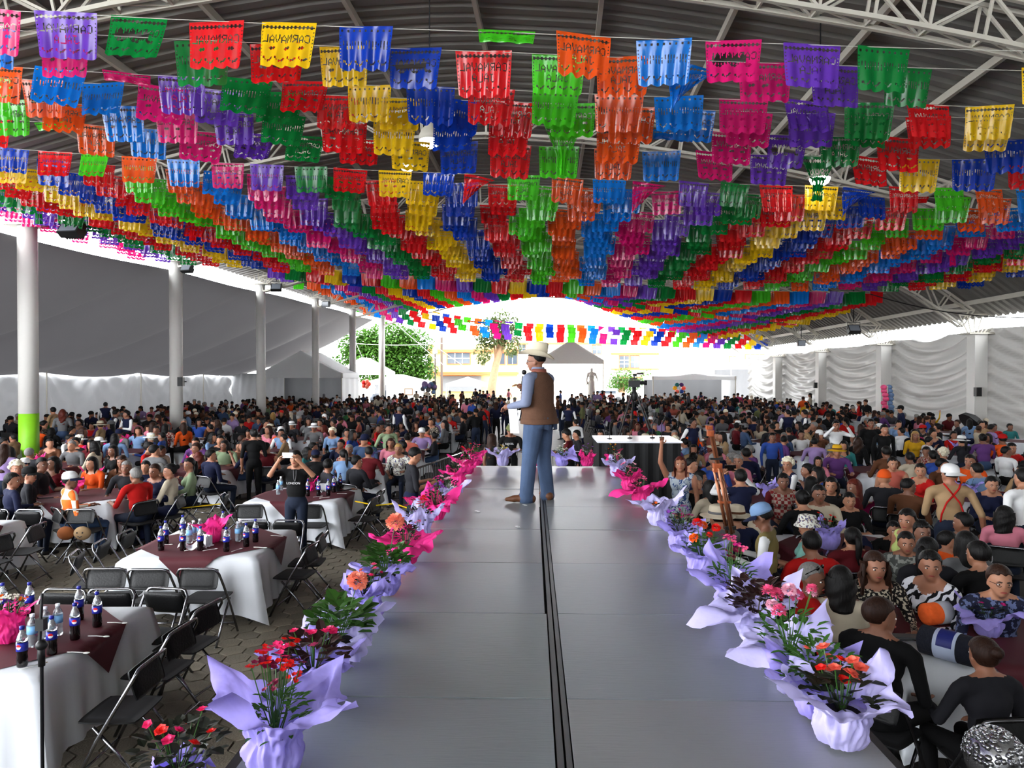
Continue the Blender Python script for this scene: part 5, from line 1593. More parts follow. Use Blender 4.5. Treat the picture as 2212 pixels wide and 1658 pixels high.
def blocked(x, y, r=.46):
    for a, c in PEOPLE:
        if (a - x) ** 2 + (c - y) ** 2 < r * r: return True
    for a, c in CHAIRS:
        if (a - x) ** 2 + (c - y) ** 2 < .42 ** 2: return True
    for yc in STY:
        if (x - XLf(yc)) ** 2 + (y - yc) ** 2 < .45 ** 2: return True
    l = x * cs - y * sn; t = x * sn + y * cs
    if SL - .45 < l < SR + .42 and t < 15.8: return True
    if x > XRf(y) - .5 or x < -20: return True
    if -1.9 < x - .03 * y < 1.35 and y > 11: return True
    return False
FARTABLES = []
for x, y, side, ci, ri in tabs:
    if not inview(x, y, 120) or x > XRf(y) - 1 or x < -19.4: continue
    near_t = y < 21
    if near_t:
        n_t = len(TABLES)
        where = '%s block, %s column out from runway, %s row' % (side, ORD[ci], ORD[ri])
        if (side, ci, ri) == ('right', 0, 0): rz = R(-12)
        else: rz = R(cr.uniform(-8, 8))
        if side == 'left' and ci == 1 and ri == 0: rz = R(2)
        table(x, y, rz, where)
    else: FARTABLES.append((x, y, cr.uniform(-.15, .15)))
    k = 0
    for sx, sy, f in [(-.48, -1.02, 0), (0, -1.05, 0), (.48, -1.02, 0), (1.03, -.3, 90), (1.03, .3, 90), (.48, 1.02, 180), (0, 1.05, 180), (-.48, 1.02, 180), (-1.03, .3, -90), (-1.03, -.3, -90)]:
        X = x + sx + cr.uniform(-.06, .06); Y = y + sy + cr.uniform(-.06, .06)
        k += 1
        if not inview(X, Y) or blocked(X, Y): continue
        if side == 'right' and ci == 0 and ri == 0: continue
        if cr.random() < .05: continue
        seats.append((X, Y, f, side, ci, ri, k))
# standing groups and walkers in the aisle and at the back
standers = []
for xp, yp, fc in [(1035, 872, 20), (1046, 870, -30), (1060, 868, 60), (1072, 869, -10), (1028, 880, 30), (1090, 862, 40), (1098, 866, -20), (1112, 860, 10), (1205, 858, 100), (1213, 866, 60), (1220, 862, -40), (1240, 868, 20), (1250, 860, 50), (1020, 866, -50), (1008, 862, 10), (1258, 870, 80)]:
    p = at_z(xp, yp, STD); standers.append((p.x, min(p.y, 36) if p.y < 200 else 36, fc))
for i in range(46):
    x = cr.uniform(-8, 15); y = cr.uniform(36, 60)
    standers.append((x, y, cr.uniform(0, 360)))
for xp, yp, d, fc in [(115, 850, 24, 90), (135, 880, 22, 20), (430, 842, 34, 10), (420, 850, 33, 200), (700, 845, 45, 0), (728, 846, 45, 180), (755, 850, 44, 20), (785, 848, 46, 190), (1750, 862, 42, 60), (1870, 875, 31, 120), (1856, 873, 31.4, 60), (1735, 868, 38, 0), (960, 850, 40, 0), (975, 853, 42, 30)]:
    p = at_d(xp, yp, d); standers.append((p.x, d, fc))
everyone = [('s',) + s for s in seats]
for x, y, f in standers:
    if not inview(x, y): continue
    everyone.append(('t', x, y, f, 'left' if x < .5 else 'right', 9, 9, 0))
everyone.sort(key=lambda s: s[2])
MAXP = 300 - N_NAMED
SITP = {0: ['sit_table', 'sit_table_f', 'sit_left', 'sit_right', 'sit_left_f', 'sit_right_f', 'sit_cross', 'sit_chin']}
SEATN = ['', 'front left seat', 'front middle seat', 'front right seat', 'right side near seat', 'right side far seat', 'back right seat', 'back middle seat', 'back left seat', 'left side far seat', 'left side near seat']
far_people = []
for i, (kd, X, Y, f, side, ci, ri, k) in enumerate(everyone):
    top = cr.choice(TOPS) if Y > 11 else cr.choice(['black', 'charcoal', 'navy', 'brown', 'maroon', 'grey', 'cream']); h = cr.choice(HS); s = cr.uniform(.93, 1.06)
    hat = None
    if cr.random() < .07: hat = cr.choice([('cap', 'white'), ('cap', 'navy'), ('brim', 'cream', 'brown'), ('beanie', 'grey'), ('brim', 'white', 'grey'), ('cap', 'red', 'black')])
    if kd == 's':
        pn = cr.choice(SITP[0])
        # guests on the camera side of a table often turn round on their chairs towards the show
        ang = math.degrees(math.atan2(X, -(8 - Y) if False else Y - 7))
        f2 = f + cr.uniform(-14, 14)
        if f == 0 and cr.random() < .35: f2 = cr.choice((70, -70)) + cr.uniform(-20, 20)
    else:
        pn = cr.choice(['stand', 'stand_f', 'stand_cross', 'stand_walk']); f2 = f
    if i < MAXP:
        hd = (hat[1] + ' ' + {'cap': 'cap', 'brim': 'brimmed hat', 'beanie': 'knit cap'}[hat[0]]) if hat else HDESC[h[0]].format(h[1])
        if kd == 's': lab = 'guest in %s, %s, %s, %s row %s column %s' % (top, hd, SEATN[k], ORD[ri], ORD[ci], side)
        else: lab = 'standing guest in %s top, %s, by the %s of the aisle' % (top, hd, side)
        
        person(pn, X, Y, f2, top, cr.choice(['dark denim', 'black', 'navy', 'charcoal', 'denim']), h, hat, cr.choice(['short', 'long', 'long']), lab, 'guests at the tables' if kd == 's' else 'standing guests', s, facedet=Y < 15)
        if kd == 's' and Y < 13: chair(X, Y, f2, 'folding chair under guest in %s, %s, %s row %s column %s' % (top, SEATN[k], ORD[ri], ORD[ci], side), 'chairs guests sit on')
    else:
        far_people.append((pn if kd == 't' else cr.choice(['sit_table', 'sit_table_f', 'sit_left', 'sit_right']), X, Y, f2, top, h, hat, s))
# ---- the distant crowd, more than anyone could count: one object
LOW = {}
for pn, k in {'sit_table': dict(kind='sit', armL='table', armR='table', lean=.12), 'sit_table_f': dict(kind='sit', fem=True, armL='table', armR='lap', lean=.1), 'sit_left': dict(kind='sit', armL='lap', armR='table', yaw=Y1), 'sit_right': dict(kind='sit', armL='table', armR='lap', yaw=-Y1),
              'stand': dict(kind='stand'), 'stand_f': dict(kind='stand', fem=True, armR='hold'), 'stand_cross': dict(kind='stand', armL='cross', armR='cross'), 'stand_walk': dict(kind='stand', armL='hold', armR='back', step=.14)}.items():
    P_, T_, h_ = skeleton(**k)
    me_ = grow('low_' + pn, P_, .038, deci=.32)
    co = np.empty(len(me_.vertices) * 3); me_.vertices.foreach_get('co', co)
    LOW[pn] = (co.reshape(-1, 3), [tuple(p.vertices) for p in me_.polygons], np.array([p.material_index for p in me_.polygons]), T_)
hb = MB(); hb.ell((0, -.018, .045), (.090, .105, .088), 9, 6); HLOW = (np.array(hb.v), hb.f)
hb = MB(); hb.ell((0, -.018, .045), (.090, .105, .088), 9, 6); hb.ell((0, -.075, -.09), (.085, .045, .15), 8, 6); HLOWL = (np.array(hb.v), hb.f)
RGB = {'black': (.055, .055, .06), 'charcoal': (.14, .14, .16), 'grey': (.42, .42, .43), 'white': (.86, .86, .86), 'cream': (.8, .75, .66), 'red': (.74, .09, .08), 'maroon': (.36, .07, .1), 'pink': (.88, .52, .6), 'orange': (.9, .34, .1), 'yellow': (.86, .66, .12), 'green': (.2, .42, .24), 'olive': (.45, .47, .3), 'teal': (.2, .5, .5), 'blue': (.18, .3, .62), 'sky blue': (.48, .6, .76), 'navy': (.09, .11, .22), 'purple': (.38, .22, .46), 'lilac': (.62, .52, .72), 'brown': (.36, .22, .14), 'tan': (.66, .54, .4), 'magenta': (.7, .12, .4), 'salmon': (.82, .42, .36), 'sage': (.58, .66, .52), 'denim': (.24, .32, .45)}
HRGB = {'black': (.045, .038, .038), 'brown': (.16, .09, .06), 'red': (.3, .1, .06), 'grey': (.42, .41, .4), 'white': (.8, .77, .68)}
SKRGB = [(.66, .45, .34), (.58, .38, .28), (.72, .51, .4), (.5, .33, .24)]
VV, FF, CC = [], [], []; base = 0
for pn, X, Y, f, top, h, hat, s in far_people:
    co, fs, mi, T_ = LOW[pn]
    a = R(f); Rm = np.array([[math.cos(a), -math.sin(a), 0], [math.sin(a), math.cos(a), 0], [0, 0, 1]])
    w = (co * s) @ Rm.T + np.array([X, Y, 0])
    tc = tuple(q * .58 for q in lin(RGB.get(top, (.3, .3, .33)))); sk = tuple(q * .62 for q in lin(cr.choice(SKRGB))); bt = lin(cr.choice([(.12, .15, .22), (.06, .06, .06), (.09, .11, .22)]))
    long_sl = cr.random() < .6
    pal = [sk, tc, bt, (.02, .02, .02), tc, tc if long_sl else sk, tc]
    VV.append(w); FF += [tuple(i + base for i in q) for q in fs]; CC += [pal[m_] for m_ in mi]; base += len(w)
    hv, hf = HLOWL if h[0] in ('long', 'wavy', 'bob') else HLOW
    T3 = np.array(T_)
    hw = hv @ T3[:3, :3].T + T3[:3, 3]
    hw = (hw * s) @ Rm.T + np.array([X, Y, 0])
    hc = lin(HRGB.get(h[1], (.05, .04, .04))) if not hat else lin(RGB.get(hat[1], (.8, .8, .8)))
    VV.append(hw); FF += [tuple(i + base for i in q) for q in hf]; CC += [hc] * len(hf); base += len(hw)
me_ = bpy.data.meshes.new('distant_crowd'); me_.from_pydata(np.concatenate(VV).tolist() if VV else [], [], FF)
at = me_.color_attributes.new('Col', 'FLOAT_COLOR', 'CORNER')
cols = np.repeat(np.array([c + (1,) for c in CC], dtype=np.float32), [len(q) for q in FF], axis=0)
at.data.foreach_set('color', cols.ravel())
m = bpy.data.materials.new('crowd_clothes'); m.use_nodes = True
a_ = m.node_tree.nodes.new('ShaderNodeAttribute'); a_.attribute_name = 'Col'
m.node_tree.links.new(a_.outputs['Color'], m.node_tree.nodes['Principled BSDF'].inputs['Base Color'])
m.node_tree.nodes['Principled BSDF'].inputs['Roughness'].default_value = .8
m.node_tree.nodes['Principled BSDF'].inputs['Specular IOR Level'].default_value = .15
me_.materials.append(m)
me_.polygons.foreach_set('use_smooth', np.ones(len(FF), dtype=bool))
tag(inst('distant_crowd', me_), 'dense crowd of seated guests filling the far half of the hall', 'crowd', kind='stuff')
# far tables and chair backs, mostly hidden between the guests
b = MB()
for x, y, rz in FARTABLES:
    b.mi = 0; b.box((x, y, TZ - .03), (TS, TS, .07), rz); b.box((x, y, .42), (TS + .06, TS + .06, .7), rz)
    b.mi = 1; b.box((x, y, TZ + .012), (1.2, 1.2, .012), rz + PI / 4)
tag(b.build('distant_tables', [M_cloth, M_maroon]), 'white-clothed tables with maroon overlays among the far crowd', 'tables', kind='stuff')
b = MB()
for pn, X, Y, f, top, h, hat, s in far_people:
    if pn.startswith('stand'): continue
    a = R(f); M3 = Matrix.Rotation(a, 3, 'Z')
    b.box(Vector((X, Y, .44)), (.42, .42, .04), a)
    b.box(Vector((X, Y, .68)) + M3 @ Vector((0, -.2, 0)), (.4, .04, .22), a)
    for sx in (-.2, .2):
        for sy in (-.2, .2): b.bar(Vector((X, Y, 0)) + M3 @ Vector((sx, sy, 0)), Vector((X, Y, .44)) + M3 @ Vector((sx, sy * .3, 0)), .024)
        b.bar(Vector((X, Y, .44)) + M3 @ Vector((sx, -.05, 0)), Vector((X, Y, .8)) + M3 @ Vector((sx, -.2, 0)), .024)
tag(b.build('distant_chairs', M_pad), 'black folding chairs under the far crowd', 'chairs', kind='stuff')
# chairs of mid-distance guests are built with them above
print('PEOPLE', N_NAMED, len(everyone), 'far', len(far_people), 'flags', n_flag)

# ================================================================== potted flowers in tissue wraps
def tissue_mat(name, c):
    m = mat(name, c, rough=.6, var=.10, vscale=6, transl=.38, bump=.35, bscale=16, spec=.25)
    return m
M_tis = {'lilac': tissue_mat('lilac_tissue', (.70, .65, .97)), 'pink': tissue_mat('hot_pink_tissue', (.98, .22, .58)), 'pale lilac': tissue_mat('pale_lilac_tissue', (.80, .77, .98))}
M_leaf = {'green': mat('leaf_green', (.20, .36, .12), rough=.5, var=.3, vscale=20, transl=.2), 'dark': mat('leaf_dark', (.12, .14, .10), rough=.45, var=.35, vscale=20, transl=.1), 'yellow green': mat('leaf_light', (.45, .52, .16), rough=.5, var=.3, vscale=20, transl=.2),
          'bronze': mat('leaf_bronze', (.17, .09, .08), rough=.4, var=.3, vscale=20, transl=.1)}
PETAL = {n: mat('petal_' + n.replace(' ', '_'), c, rough=.6, var=.18, vscale=50, transl=.3) for n, c in {'red': (.90, .10, .08), 'coral': (.96, .42, .34), 'pale coral': (.99, .58, .48), 'pink': (.96, .38, .58), 'hot pink': (.95, .16, .45), 'magenta': (.72, .10, .45), 'maroon': (.50, .08, .24), 'white': (.95, .94, .88), 'pale pink': (.96, .72, .80), 'orange': (.98, .45, .10), 'purple': (.55, .28, .70), 'yellow': (.95, .75, .15)}.items()}
M_soil = mat('dark_pot_soil', (.09, .07, .06), rough=.9, var=.3)
def leaf_geo(b, p, d, L, W, r_):
    d = d.normalized(); up = Vector((0, 0, 1)); sd = d.cross(up)
    sd = sd.normalized() if sd.length > .05 else Vector((1, 0, 0))
    n = sd.cross(d)
    q = [p, p + d * L * .35 + sd * W * .5 + n * L * .06, p + d * L * .35 - sd * W * .5 + n * L * .06, p + d * L * .75 + sd * W * .38, p + d * L * .75 - sd * W * .38, p + d * L - n * L * .12, p + d * L * .4 - n * L * .02]
    b.add(q, [(0, 6, 1), (0, 2, 6), (6, 3, 1), (6, 2, 4), (6, 5, 3), (6, 4, 5)])
def foliage(rad, hgt, z0, n, seed, L=.06, W=.045):
    r_ = random.Random(seed); b = MB()
    for i in range(n):
        a = r_.uniform(0, 2 * PI); t = math.sqrt(r_.random()) * rad; zz = z0 + .035 + hgt * r_.random() ** .8 * (1 - .45 * (t / rad) ** 2)
        p = Vector((t * math.cos(a), t * math.sin(a), zz)); d = Vector((math.cos(a + r_.uniform(-.8, .8)), math.sin(a + r_.uniform(-.8, .8)), r_.uniform(-.02, .9)))
        leaf_geo(b, p, d, L * r_.uniform(.7, 1.3), W * r_.uniform(.7, 1.3), r_)
    for i in range(9):
        a = r_.uniform(0, 2 * PI); b.tube([(0, 0, z0 - .05), (rad * .4 * math.cos(a), rad * .4 * math.sin(a), z0 + hgt * .6)], .003, 4)
    return b
def bloom_mesh(kind):
    b = MB(); r_ = random.Random(9)
    if kind == 'ball':                                     # geranium / carnation head of many petals
        for i in range(110):
            t = math.acos(1 - 1.7 * (i + .5) / 110); a = i * 2.399
            n = Vector((math.sin(t) * math.cos(a), math.sin(t) * math.sin(a), math.cos(t) * .8))
            leaf_geo(b, n * r_.uniform(.016, .026), n + Vector((r_.uniform(-.5, .5), r_.uniform(-.5, .5), r_.uniform(0, .5))), .016, .017, r_)
    elif kind == 'open':                                   # five broad petals
        for k in range(5):
            a = 2 * PI * k / 5; leaf_geo(b, Vector((0, 0, 0)), Vector((math.cos(a), math.sin(a), .5)), .022, .023, r_)
        for k in range(5):
            a = 2 * PI * (k + .5) / 5; leaf_geo(b, Vector((0, 0, .003)), Vector((math.cos(a), math.sin(a), 1.1)), .015, .015, r_)
    else:                                                  # small cluster of tiny heads
        for i in range(7):
            c = Vector((r_.uniform(-.028, .028), r_.uniform(-.028, .028), r_.uniform(-.012, .014)))
            for k in range(5):
                a = 2 * PI * k / 5 + i; leaf_geo(b, c, Vector((math.cos(a), math.sin(a), .5)), .015, .014, r_)
    return b.mesh('bloom_' + kind, PETAL['red'], False)
BLOOM = {k: bloom_mesh(k) for k in ('ball', 'open', 'cluster')}
def wrap_mesh(seed, up, size, m):
    """a square of tissue gathered round the pot: four points that stand or flop; up = tilt of each point in degrees"""
    r_ = random.Random(seed); b = MB(); nu, nv = 96, 18
    ph = [r_.uniform(0, 6.28) for _ in range(6)]
    def fn(u, v):
        a = 2 * PI * u
        q = a / (PI / 2); i = int(q) % 4; f = q - int(q)
        ed = (math.cos(2 * PI * f) * .5 + .5)                # 1 at the points
        tilt = up[i] * (1 - f) ** 1 + up[(i + 1) % 4] * f
        tilt = up[i] * (.5 + .5 * math.cos(PI * f)) + up[(i + 1) % 4] * (.5 - .5 * math.cos(PI * f))
        th_ = f * PI / 2; Lf = size * .95 * (1 / (math.cos(th_) + math.sin(th_)) - .40) / .60
        pot_h = .145
        tilt = tilt + 22 if tilt > 0 else tilt + 8
        tilt = min(tilt, 84)
        s = v * (pot_h + Lf)
        nv_ = Vector((2.4 * math.cos(a), 2.4 * math.sin(a), 3.2 * v + seed * 7.7)); cr_ = .030 * mnoise.noise(nv_) + .020 * mnoise.noise(nv_ * 2.7)
        if s < pot_h:
            t = s / pot_h; r = .080 + .034 * math.sin(PI * .72 * t) + cr_ * (.5 + .6 * t); z = pot_h * t
        else:
            e = s - pot_h; k = e / max(Lf, 1e-6)
            el = R(tilt) * (1 - .25 * k) - .42 * k * k * (1 if tilt < 40 else .3)
            r = .094 + e * math.cos(el) + cr_ * (1 + .8 * k); z = pot_h + e * math.sin(el) + .020 * math.sin(5 * a + 7 * k + ph[2]) * k + .05 * mnoise.noise(nv_ * 1.6 + Vector((5, 1, 2))) * k
        z = max(z, .006)
        return (r * math.cos(a), r * math.sin(a), z)
    b.grid(fn, nu, nv, closed_u=True)
    # knotted ribbon line where the tissue is tied
    return b.mesh('tissue_wrap', m, True)
n_pot = 0
def pot(loc, wrap, up, flowers, leaf, label, size=.24, rot=0.0, s=1.0, fol=(.13, .16, 70, .07, .05), stems=.26, bloom='ball', nb=7, group='tissue-wrapped flower pots', bs=1.0):
    """flowers: list of petal colours"""
    global n_pot
    n_pot += 1; r_ = random.Random(900 + n_pot)
    t = empty('flower_pot', loc, rot, label, 'flower pot', group); s *= .86; t.scale = (s, s, s)
    w = inst('tissue_wrap', wrap_mesh(n_pot, up, size, M_tis[wrap]), t)
    b = MB(); b.lathe([(.055, .008), (.065, .012), (.082, .13), (.086, .135), (.082, .14), (.001, .138)], 18); b.build('pot', M_soil, t, True)
    f = foliage(fol[0], fol[1], .15, fol[2], n_pot, fol[3], fol[4]); f.build('foliage', M_leaf[leaf], t)
    st_ = MB()
    for i in range(nb):
        a = 2 * PI * i / nb + r_.uniform(-.4, .4); rr = fol[0] * r_.uniform(.25, 1.0); z = .15 + stems * r_.uniform(.65, 1.1)
        p = Vector((rr * math.cos(a), rr * math.sin(a), z))
        inst('flower', BLOOM[bloom], t, p, (r_.uniform(-.5, .5), r_.uniform(-.5, .5), r_.uniform(0, 6)), bs * r_.uniform(.85, 1.2), {0: PETAL[flowers[i % len(flowers)]]})
        st_.tube([(0, 0, .14), (rr * .5 * math.cos(a), rr * .5 * math.sin(a), z * .6), p], .0028, 4)
    st_.build('stems', M_leaf['green'], t)
    return t
def on_edge(ypx, side, off=.13):
    tt = FPX * 1.45 / (ypx - HOR)
    return st((SL + off) if side < 0 else (SR - off), tt, STH + .012)
BIG = (.15, .2, 110, .085, .07)
# left edge, near to far
pot(on_edge(1690, -1, .17), 'lilac', (38, 20, 48, 62), ['red', 'maroon', 'red', 'maroon', 'hot pink'], 'green', 'lilac pot with red and maroon pinks, tall tissue point, bottom left', .42, R(-25), 1.0, (.12, .17, 90, .055, .018), .34, 'cluster', 16)
pot(on_edge(1528, -1), 'lilac', (30, 40, 35, 25), ['hot pink', 'pink'], 'bronze', 'lilac pot with pink blooms over dark leaves, second on left edge', .26, R(20), 1.0, (.15, .16, 90, .07, .05), .22, 'open', 9, bs=1.35)
pot(on_edge(1445, -1), 'pale lilac', (30, 40, 10, 5), ['pale coral'], 'green', 'big leafy geranium with one coral bloom in lilac tissue, left edge', .30, R(30), 1.0, BIG, .42, 'ball', 1, bs=1.9)
pot(on_edge(1352, -1), 'lilac', (62, 55, 70, 60), ['hot pink', 'pink', 'coral'], 'dark', 'lilac pot hidden by upright tissue, pink blooms, left edge', .26, R(40), 1.0, (.13, .14, 70, .06, .05), .20, 'open', 8, bs=1.2)
pot(on_edge(1290, -1), 'lilac', (20, 30, 20, 10), ['pale coral'], 'green', 'leafy geranium with tall coral bloom, fifth on left edge', .20, R(10), 1.0, BIG, .45, 'ball', 1, bs=1.7)
pot(on_edge(1222, -1), 'pink', (22, 38, 20, 10), ['pink', 'maroon'], 'dark', 'hot pink wrap spread wide with dark plant, left edge', .33, R(15), 1.0, (.11, .18, 80, .05, .03), .22, 'cluster', 6)
pot(on_edge(1178, -1), 'pale lilac', (66, 72, 60, 70), ['maroon', 'red', 'hot pink'], 'dark', 'pale lilac wrap with two tall points and maroon flowers, left edge', .36, R(8), 1.0, (.13, .2, 80, .05, .03), .30, 'cluster', 9)
pot(on_edge(1126, -1), 'pink', (45, 50, 20, 15), ['purple', 'magenta'], 'dark', 'hot pink wrap with purple flowers beside man in dark shirt', .36, R(25), 1.0, (.12, .2, 80, .05, .03), .30, 'cluster', 8)
pot(on_edge(1090, -1), 'pale lilac', (30, 0, -5, 20), ['pale pink', 'pink'], 'dark', 'pale lilac wrap flopped on boards with pale pink blooms, left edge', .32, R(-5), 1.0, (.14, .14, 70, .06, .04), .2, 'open', 7, bs=1.4)
pot(on_edge(1052, -1), 'pink', (35, 25, 20, 40), ['pale pink', 'pink'], 'dark', 'hot pink wrap with pale pink flowers, tenth on left edge', .30, R(30), 1.0, (.13, .17, 70, .06, .04), .24, 'cluster', 8)
pot(on_edge(1026, -1), 'pink', (40, 30, 40, 30), ['magenta', 'red'], 'dark', 'hot pink wrap with magenta flowers at far left corner', .26, R(10), 1.1, (.14, .2, 80, .06, .04), .3, 'cluster', 9)
pot(st(SL - .22, 2.6, STH - .14), 'lilac', (60, 60, 60, 60), ['red', 'hot pink'], 'dark', 'pot of red blooms cut by bottom edge, left of runway', .05, 0, 1.0, (.16, .15, 90, .06, .05), .2, 'open', 9, bs=1.3)
# far end
tE = 11.42
def far_l(xpx): return at_d(xpx, 1006, tE).x * cs - tE * sn
for xpx, wr_, up, fl, lf, lab, sz, bl in [(1028, 'pink', (45, 30, 55, 30), ['hot pink'], 'green', 'hot pink wrap at far end, left of white flowers', .30, 'open'), (1086, 'pale lilac', (30, 35, 30, 50), ['white', 'white', 'yellow'], 'yellow green', 'lilac wrap with tall white flowers at far end of runway', .34, 'cluster'),
                                          (1156, 'pink', (60, 60, 60, 60), ['pink'], 'dark', 'hot pink wrap at far end behind the speaker\'s legs', .14, 'open'), (1213, 'lilac', (38, 10, 30, 5), ['white'], 'green', 'lilac wrap with long tissue point, far end right of speaker', .38, 'cluster'),
                                          (1268, 'pink', (58, 60, 58, 60), ['purple'], 'dark', 'hot pink wrap with purple flower standing alone at far end', .16, 'open'), (1322, 'pink', (60, 50, 60, 50), ['orange', 'yellow'], 'dark', 'hot pink wrap with orange flowers at far right corner', .14, 'open')]:
    pot(st(far_l(xpx), tE, STH + .012), wr_, up, fl, lf, lab, sz, rnd.uniform(0, 1.5), 1.0, (.11, .15, 60, .05, .035), .24, bl, 6)
# right edge, near to far
pot(on_edge(1606, 1, .14), 'pale lilac', (62, 18, 28, 25), ['coral', 'coral', 'red'], 'dark', 'lilac pot of coral begonias at bottom right, tissue point upright', .34, R(15), 1.05, (.14, .14, 70, .07, .05), .2, 'open', 11, bs=1.5)
pot(on_edge(1545, 1, .14), 'lilac', (35, 25, 20, 15), ['coral'], 'green', 'lilac pot of dense small green leaves, second on right edge', .30, R(30), 1.0, (.17, .17, 150, .06, .022), .16, 'open', 3, bs=1.3)
pot(on_edge(1468, 1), 'pale lilac', (62, 10, 15, 25), ['pink', 'pale pink', 'pink'], 'green', 'lilac pot of pink carnations on stems, third on right edge', .36, R(20), 1.0, (.15, .2, 90, .06, .03), .36, 'ball', 8, bs=1.05)
pot(on_edge(1385, 1), 'pale lilac', (60, 35, 5, 30), ['red'], 'bronze', 'lilac pot with round dark leafy plant, fourth on right edge', .34, R(5), 1.05, (.15, .2, 130, .07, .05), .1, 'open', 1, bs=1.3)
pot(on_edge(1322, 1), 'lilac', (40, 66, 30, 20), ['maroon', 'pink', 'magenta'], 'green', 'lilac pot with purple-pink pinks, tall leaning tissue, right edge', .38, R(20), 1.0, (.13, .18, 90, .06, .02), .36, 'cluster', 9)
pot(on_edge(1246, 1), 'lilac', (40, 50, 30, 20), ['red', 'orange'], 'green', 'lilac pot with red-orange geraniums, sixth on right edge', .26, R(10), 1.05, (.13, .16, 70, .06, .05), .26, 'ball', 5)
pot(on_edge(1192, 1), 'lilac', (35, 50, 45, 20), ['magenta', 'magenta', 'purple'], 'dark', 'lilac pot with magenta flowers, seventh on right edge', .26, R(25), 1.0, (.12, .16, 70, .05, .03), .26, 'cluster', 7)
pot(on_edge(1136, 1), 'pale lilac', (55, 25, 20, 45), ['orange'], 'dark', 'lilac wrap with broad upright tissue, orange bloom, right edge', .36, R(0), 1.0, (.1, .08, 40, .05, .04), .1, 'open', 3)
pot(on_edge(1090, 1), 'pink', (30, 5, 5, 30), ['pink'], 'dark', 'big hot pink wrap spread on boards, right edge', .36, R(10), 1.0, (.12, .1, 50, .05, .03), .18, 'cluster', 5)
pot(on_edge(1060, 1), 'pink', (50, 40, 30, 50), ['pale pink', 'pink'], 'dark', 'hot pink wrap with pale pink flowers, tenth on right edge', .26, R(30), 1.0, (.13, .17, 70, .05, .03), .24, 'cluster', 7)
pot(on_edge(1030, 1), 'pale lilac', (35, 40, 30, 45), ['maroon', 'white'], 'dark', 'pale lilac wrap with maroon flowers at far right corner', .28, R(15), 1.05, (.13, .18, 70, .05, .03), .26, 'cluster', 8)
# pots used as table centrepieces
def tpot(xpx, ypx, *a, **k):
    p = at_z(xpx, ypx, TZ + .012); return pot((p.x, p.y, TZ + .012), *a, **k)
TG = 'tissue pots on the tables'
tpot(18, 1385, 'pink', (70, 35, 40, 60), ['purple', 'orange', 'white'], 'dark', 'hot pink wrap with purple and orange flowers on bottom left table', .24, .4, 1.1, (.12, .16, 60, .05, .03), .22, 'cluster', 7, TG)
tpot(462, 1170, 'pink', (80, 55, 30, 60), ['pink'], 'dark', 'hot pink tissue standing tall on second table', .36, .3, .9, (.07, .08, 30, .05, .03), .08, 'open', 2, TG)
tpot(668, 1060, 'pink', (60, 70, 60, 40), ['red', 'pale coral'], 'dark', 'hot pink wrap with red blooms on third table', .2, 0, .95, (.12, .14, 50, .05, .04), .24, 'open', 6, TG)
tpot(2135, 1372, 'lilac', (8, 45, 8, 30), ['magenta'], 'dark', 'lilac wrap with magenta blooms on near right table', .30, R(30), 1.0, (.11, .1, 40, .06, .05), .14, 'open', 6, TG)
tpot(1790, 1185, 'lilac', (72, 60, 72, 60), ['red'], 'dark', 'tall lilac wrap with red blooms on right table', .24, 0, 1.2, (.12, .14, 50, .05, .04), .22, 'open', 7, TG)
tpot(200, 1045, 'pink', (70, 60, 70, 60), ['pink'], 'dark', 'hot pink tissue pot beside woman in orange', .3, .5, 1.0, (.1, .1, 40, .05, .03), .12, 'open', 3, TG)
tpot(175, 990, 'pink', (12, 40, 10, 40), ['pink'], 'dark', 'hot pink tissue pot in front of bald old man', .36, .2, 1.0, (.08, .08, 30, .05, .03), .1, 'open', 2, TG)
tpot(282, 960, 'pink', (75, 40, 40, 40), ['orange'], 'dark', 'hot pink tissue pot with orange bloom, left crowd', .36, .8, 1.0, (.1, .1, 40, .05, .03), .2, 'open', 3, TG)
tpot(800, 995, 'lilac', (30, 40, 60, 30), ['hot pink', 'red'], 'green', 'lilac wrap with tall leafy pink geranium, behind third table', .3, .1, 1.1, (.16, .2, 80, .07, .05), .4, 'ball', 4, TG)
fx = random.Random(77)
TABL = [t for t in TABLES[4:]]
for k, (x, y, rz) in enumerate(TABL):
    if 9 < y and fx.random() < .75:
        c_ = 'pink' if x < 0 else 'lilac'
        side = 'left' if x < 0 else 'right'
        pot((x + fx.uniform(-.2, .2), y + fx.uniform(-.2, .2), TZ + .012), c_, [fx.uniform(15, 75) for _ in range(4)], [fx.choice(['pink', 'red', 'magenta', 'white'])], 'dark', '%s tissue pot centred on %s crowd table, %s such table built outward' % ('hot pink' if c_ == 'pink' else 'lilac', side, ORD[k % 20]), .26, fx.uniform(0, 6), 1.0, (.1, .1, 36, .05, .035), .18, 'open', 4, TG)

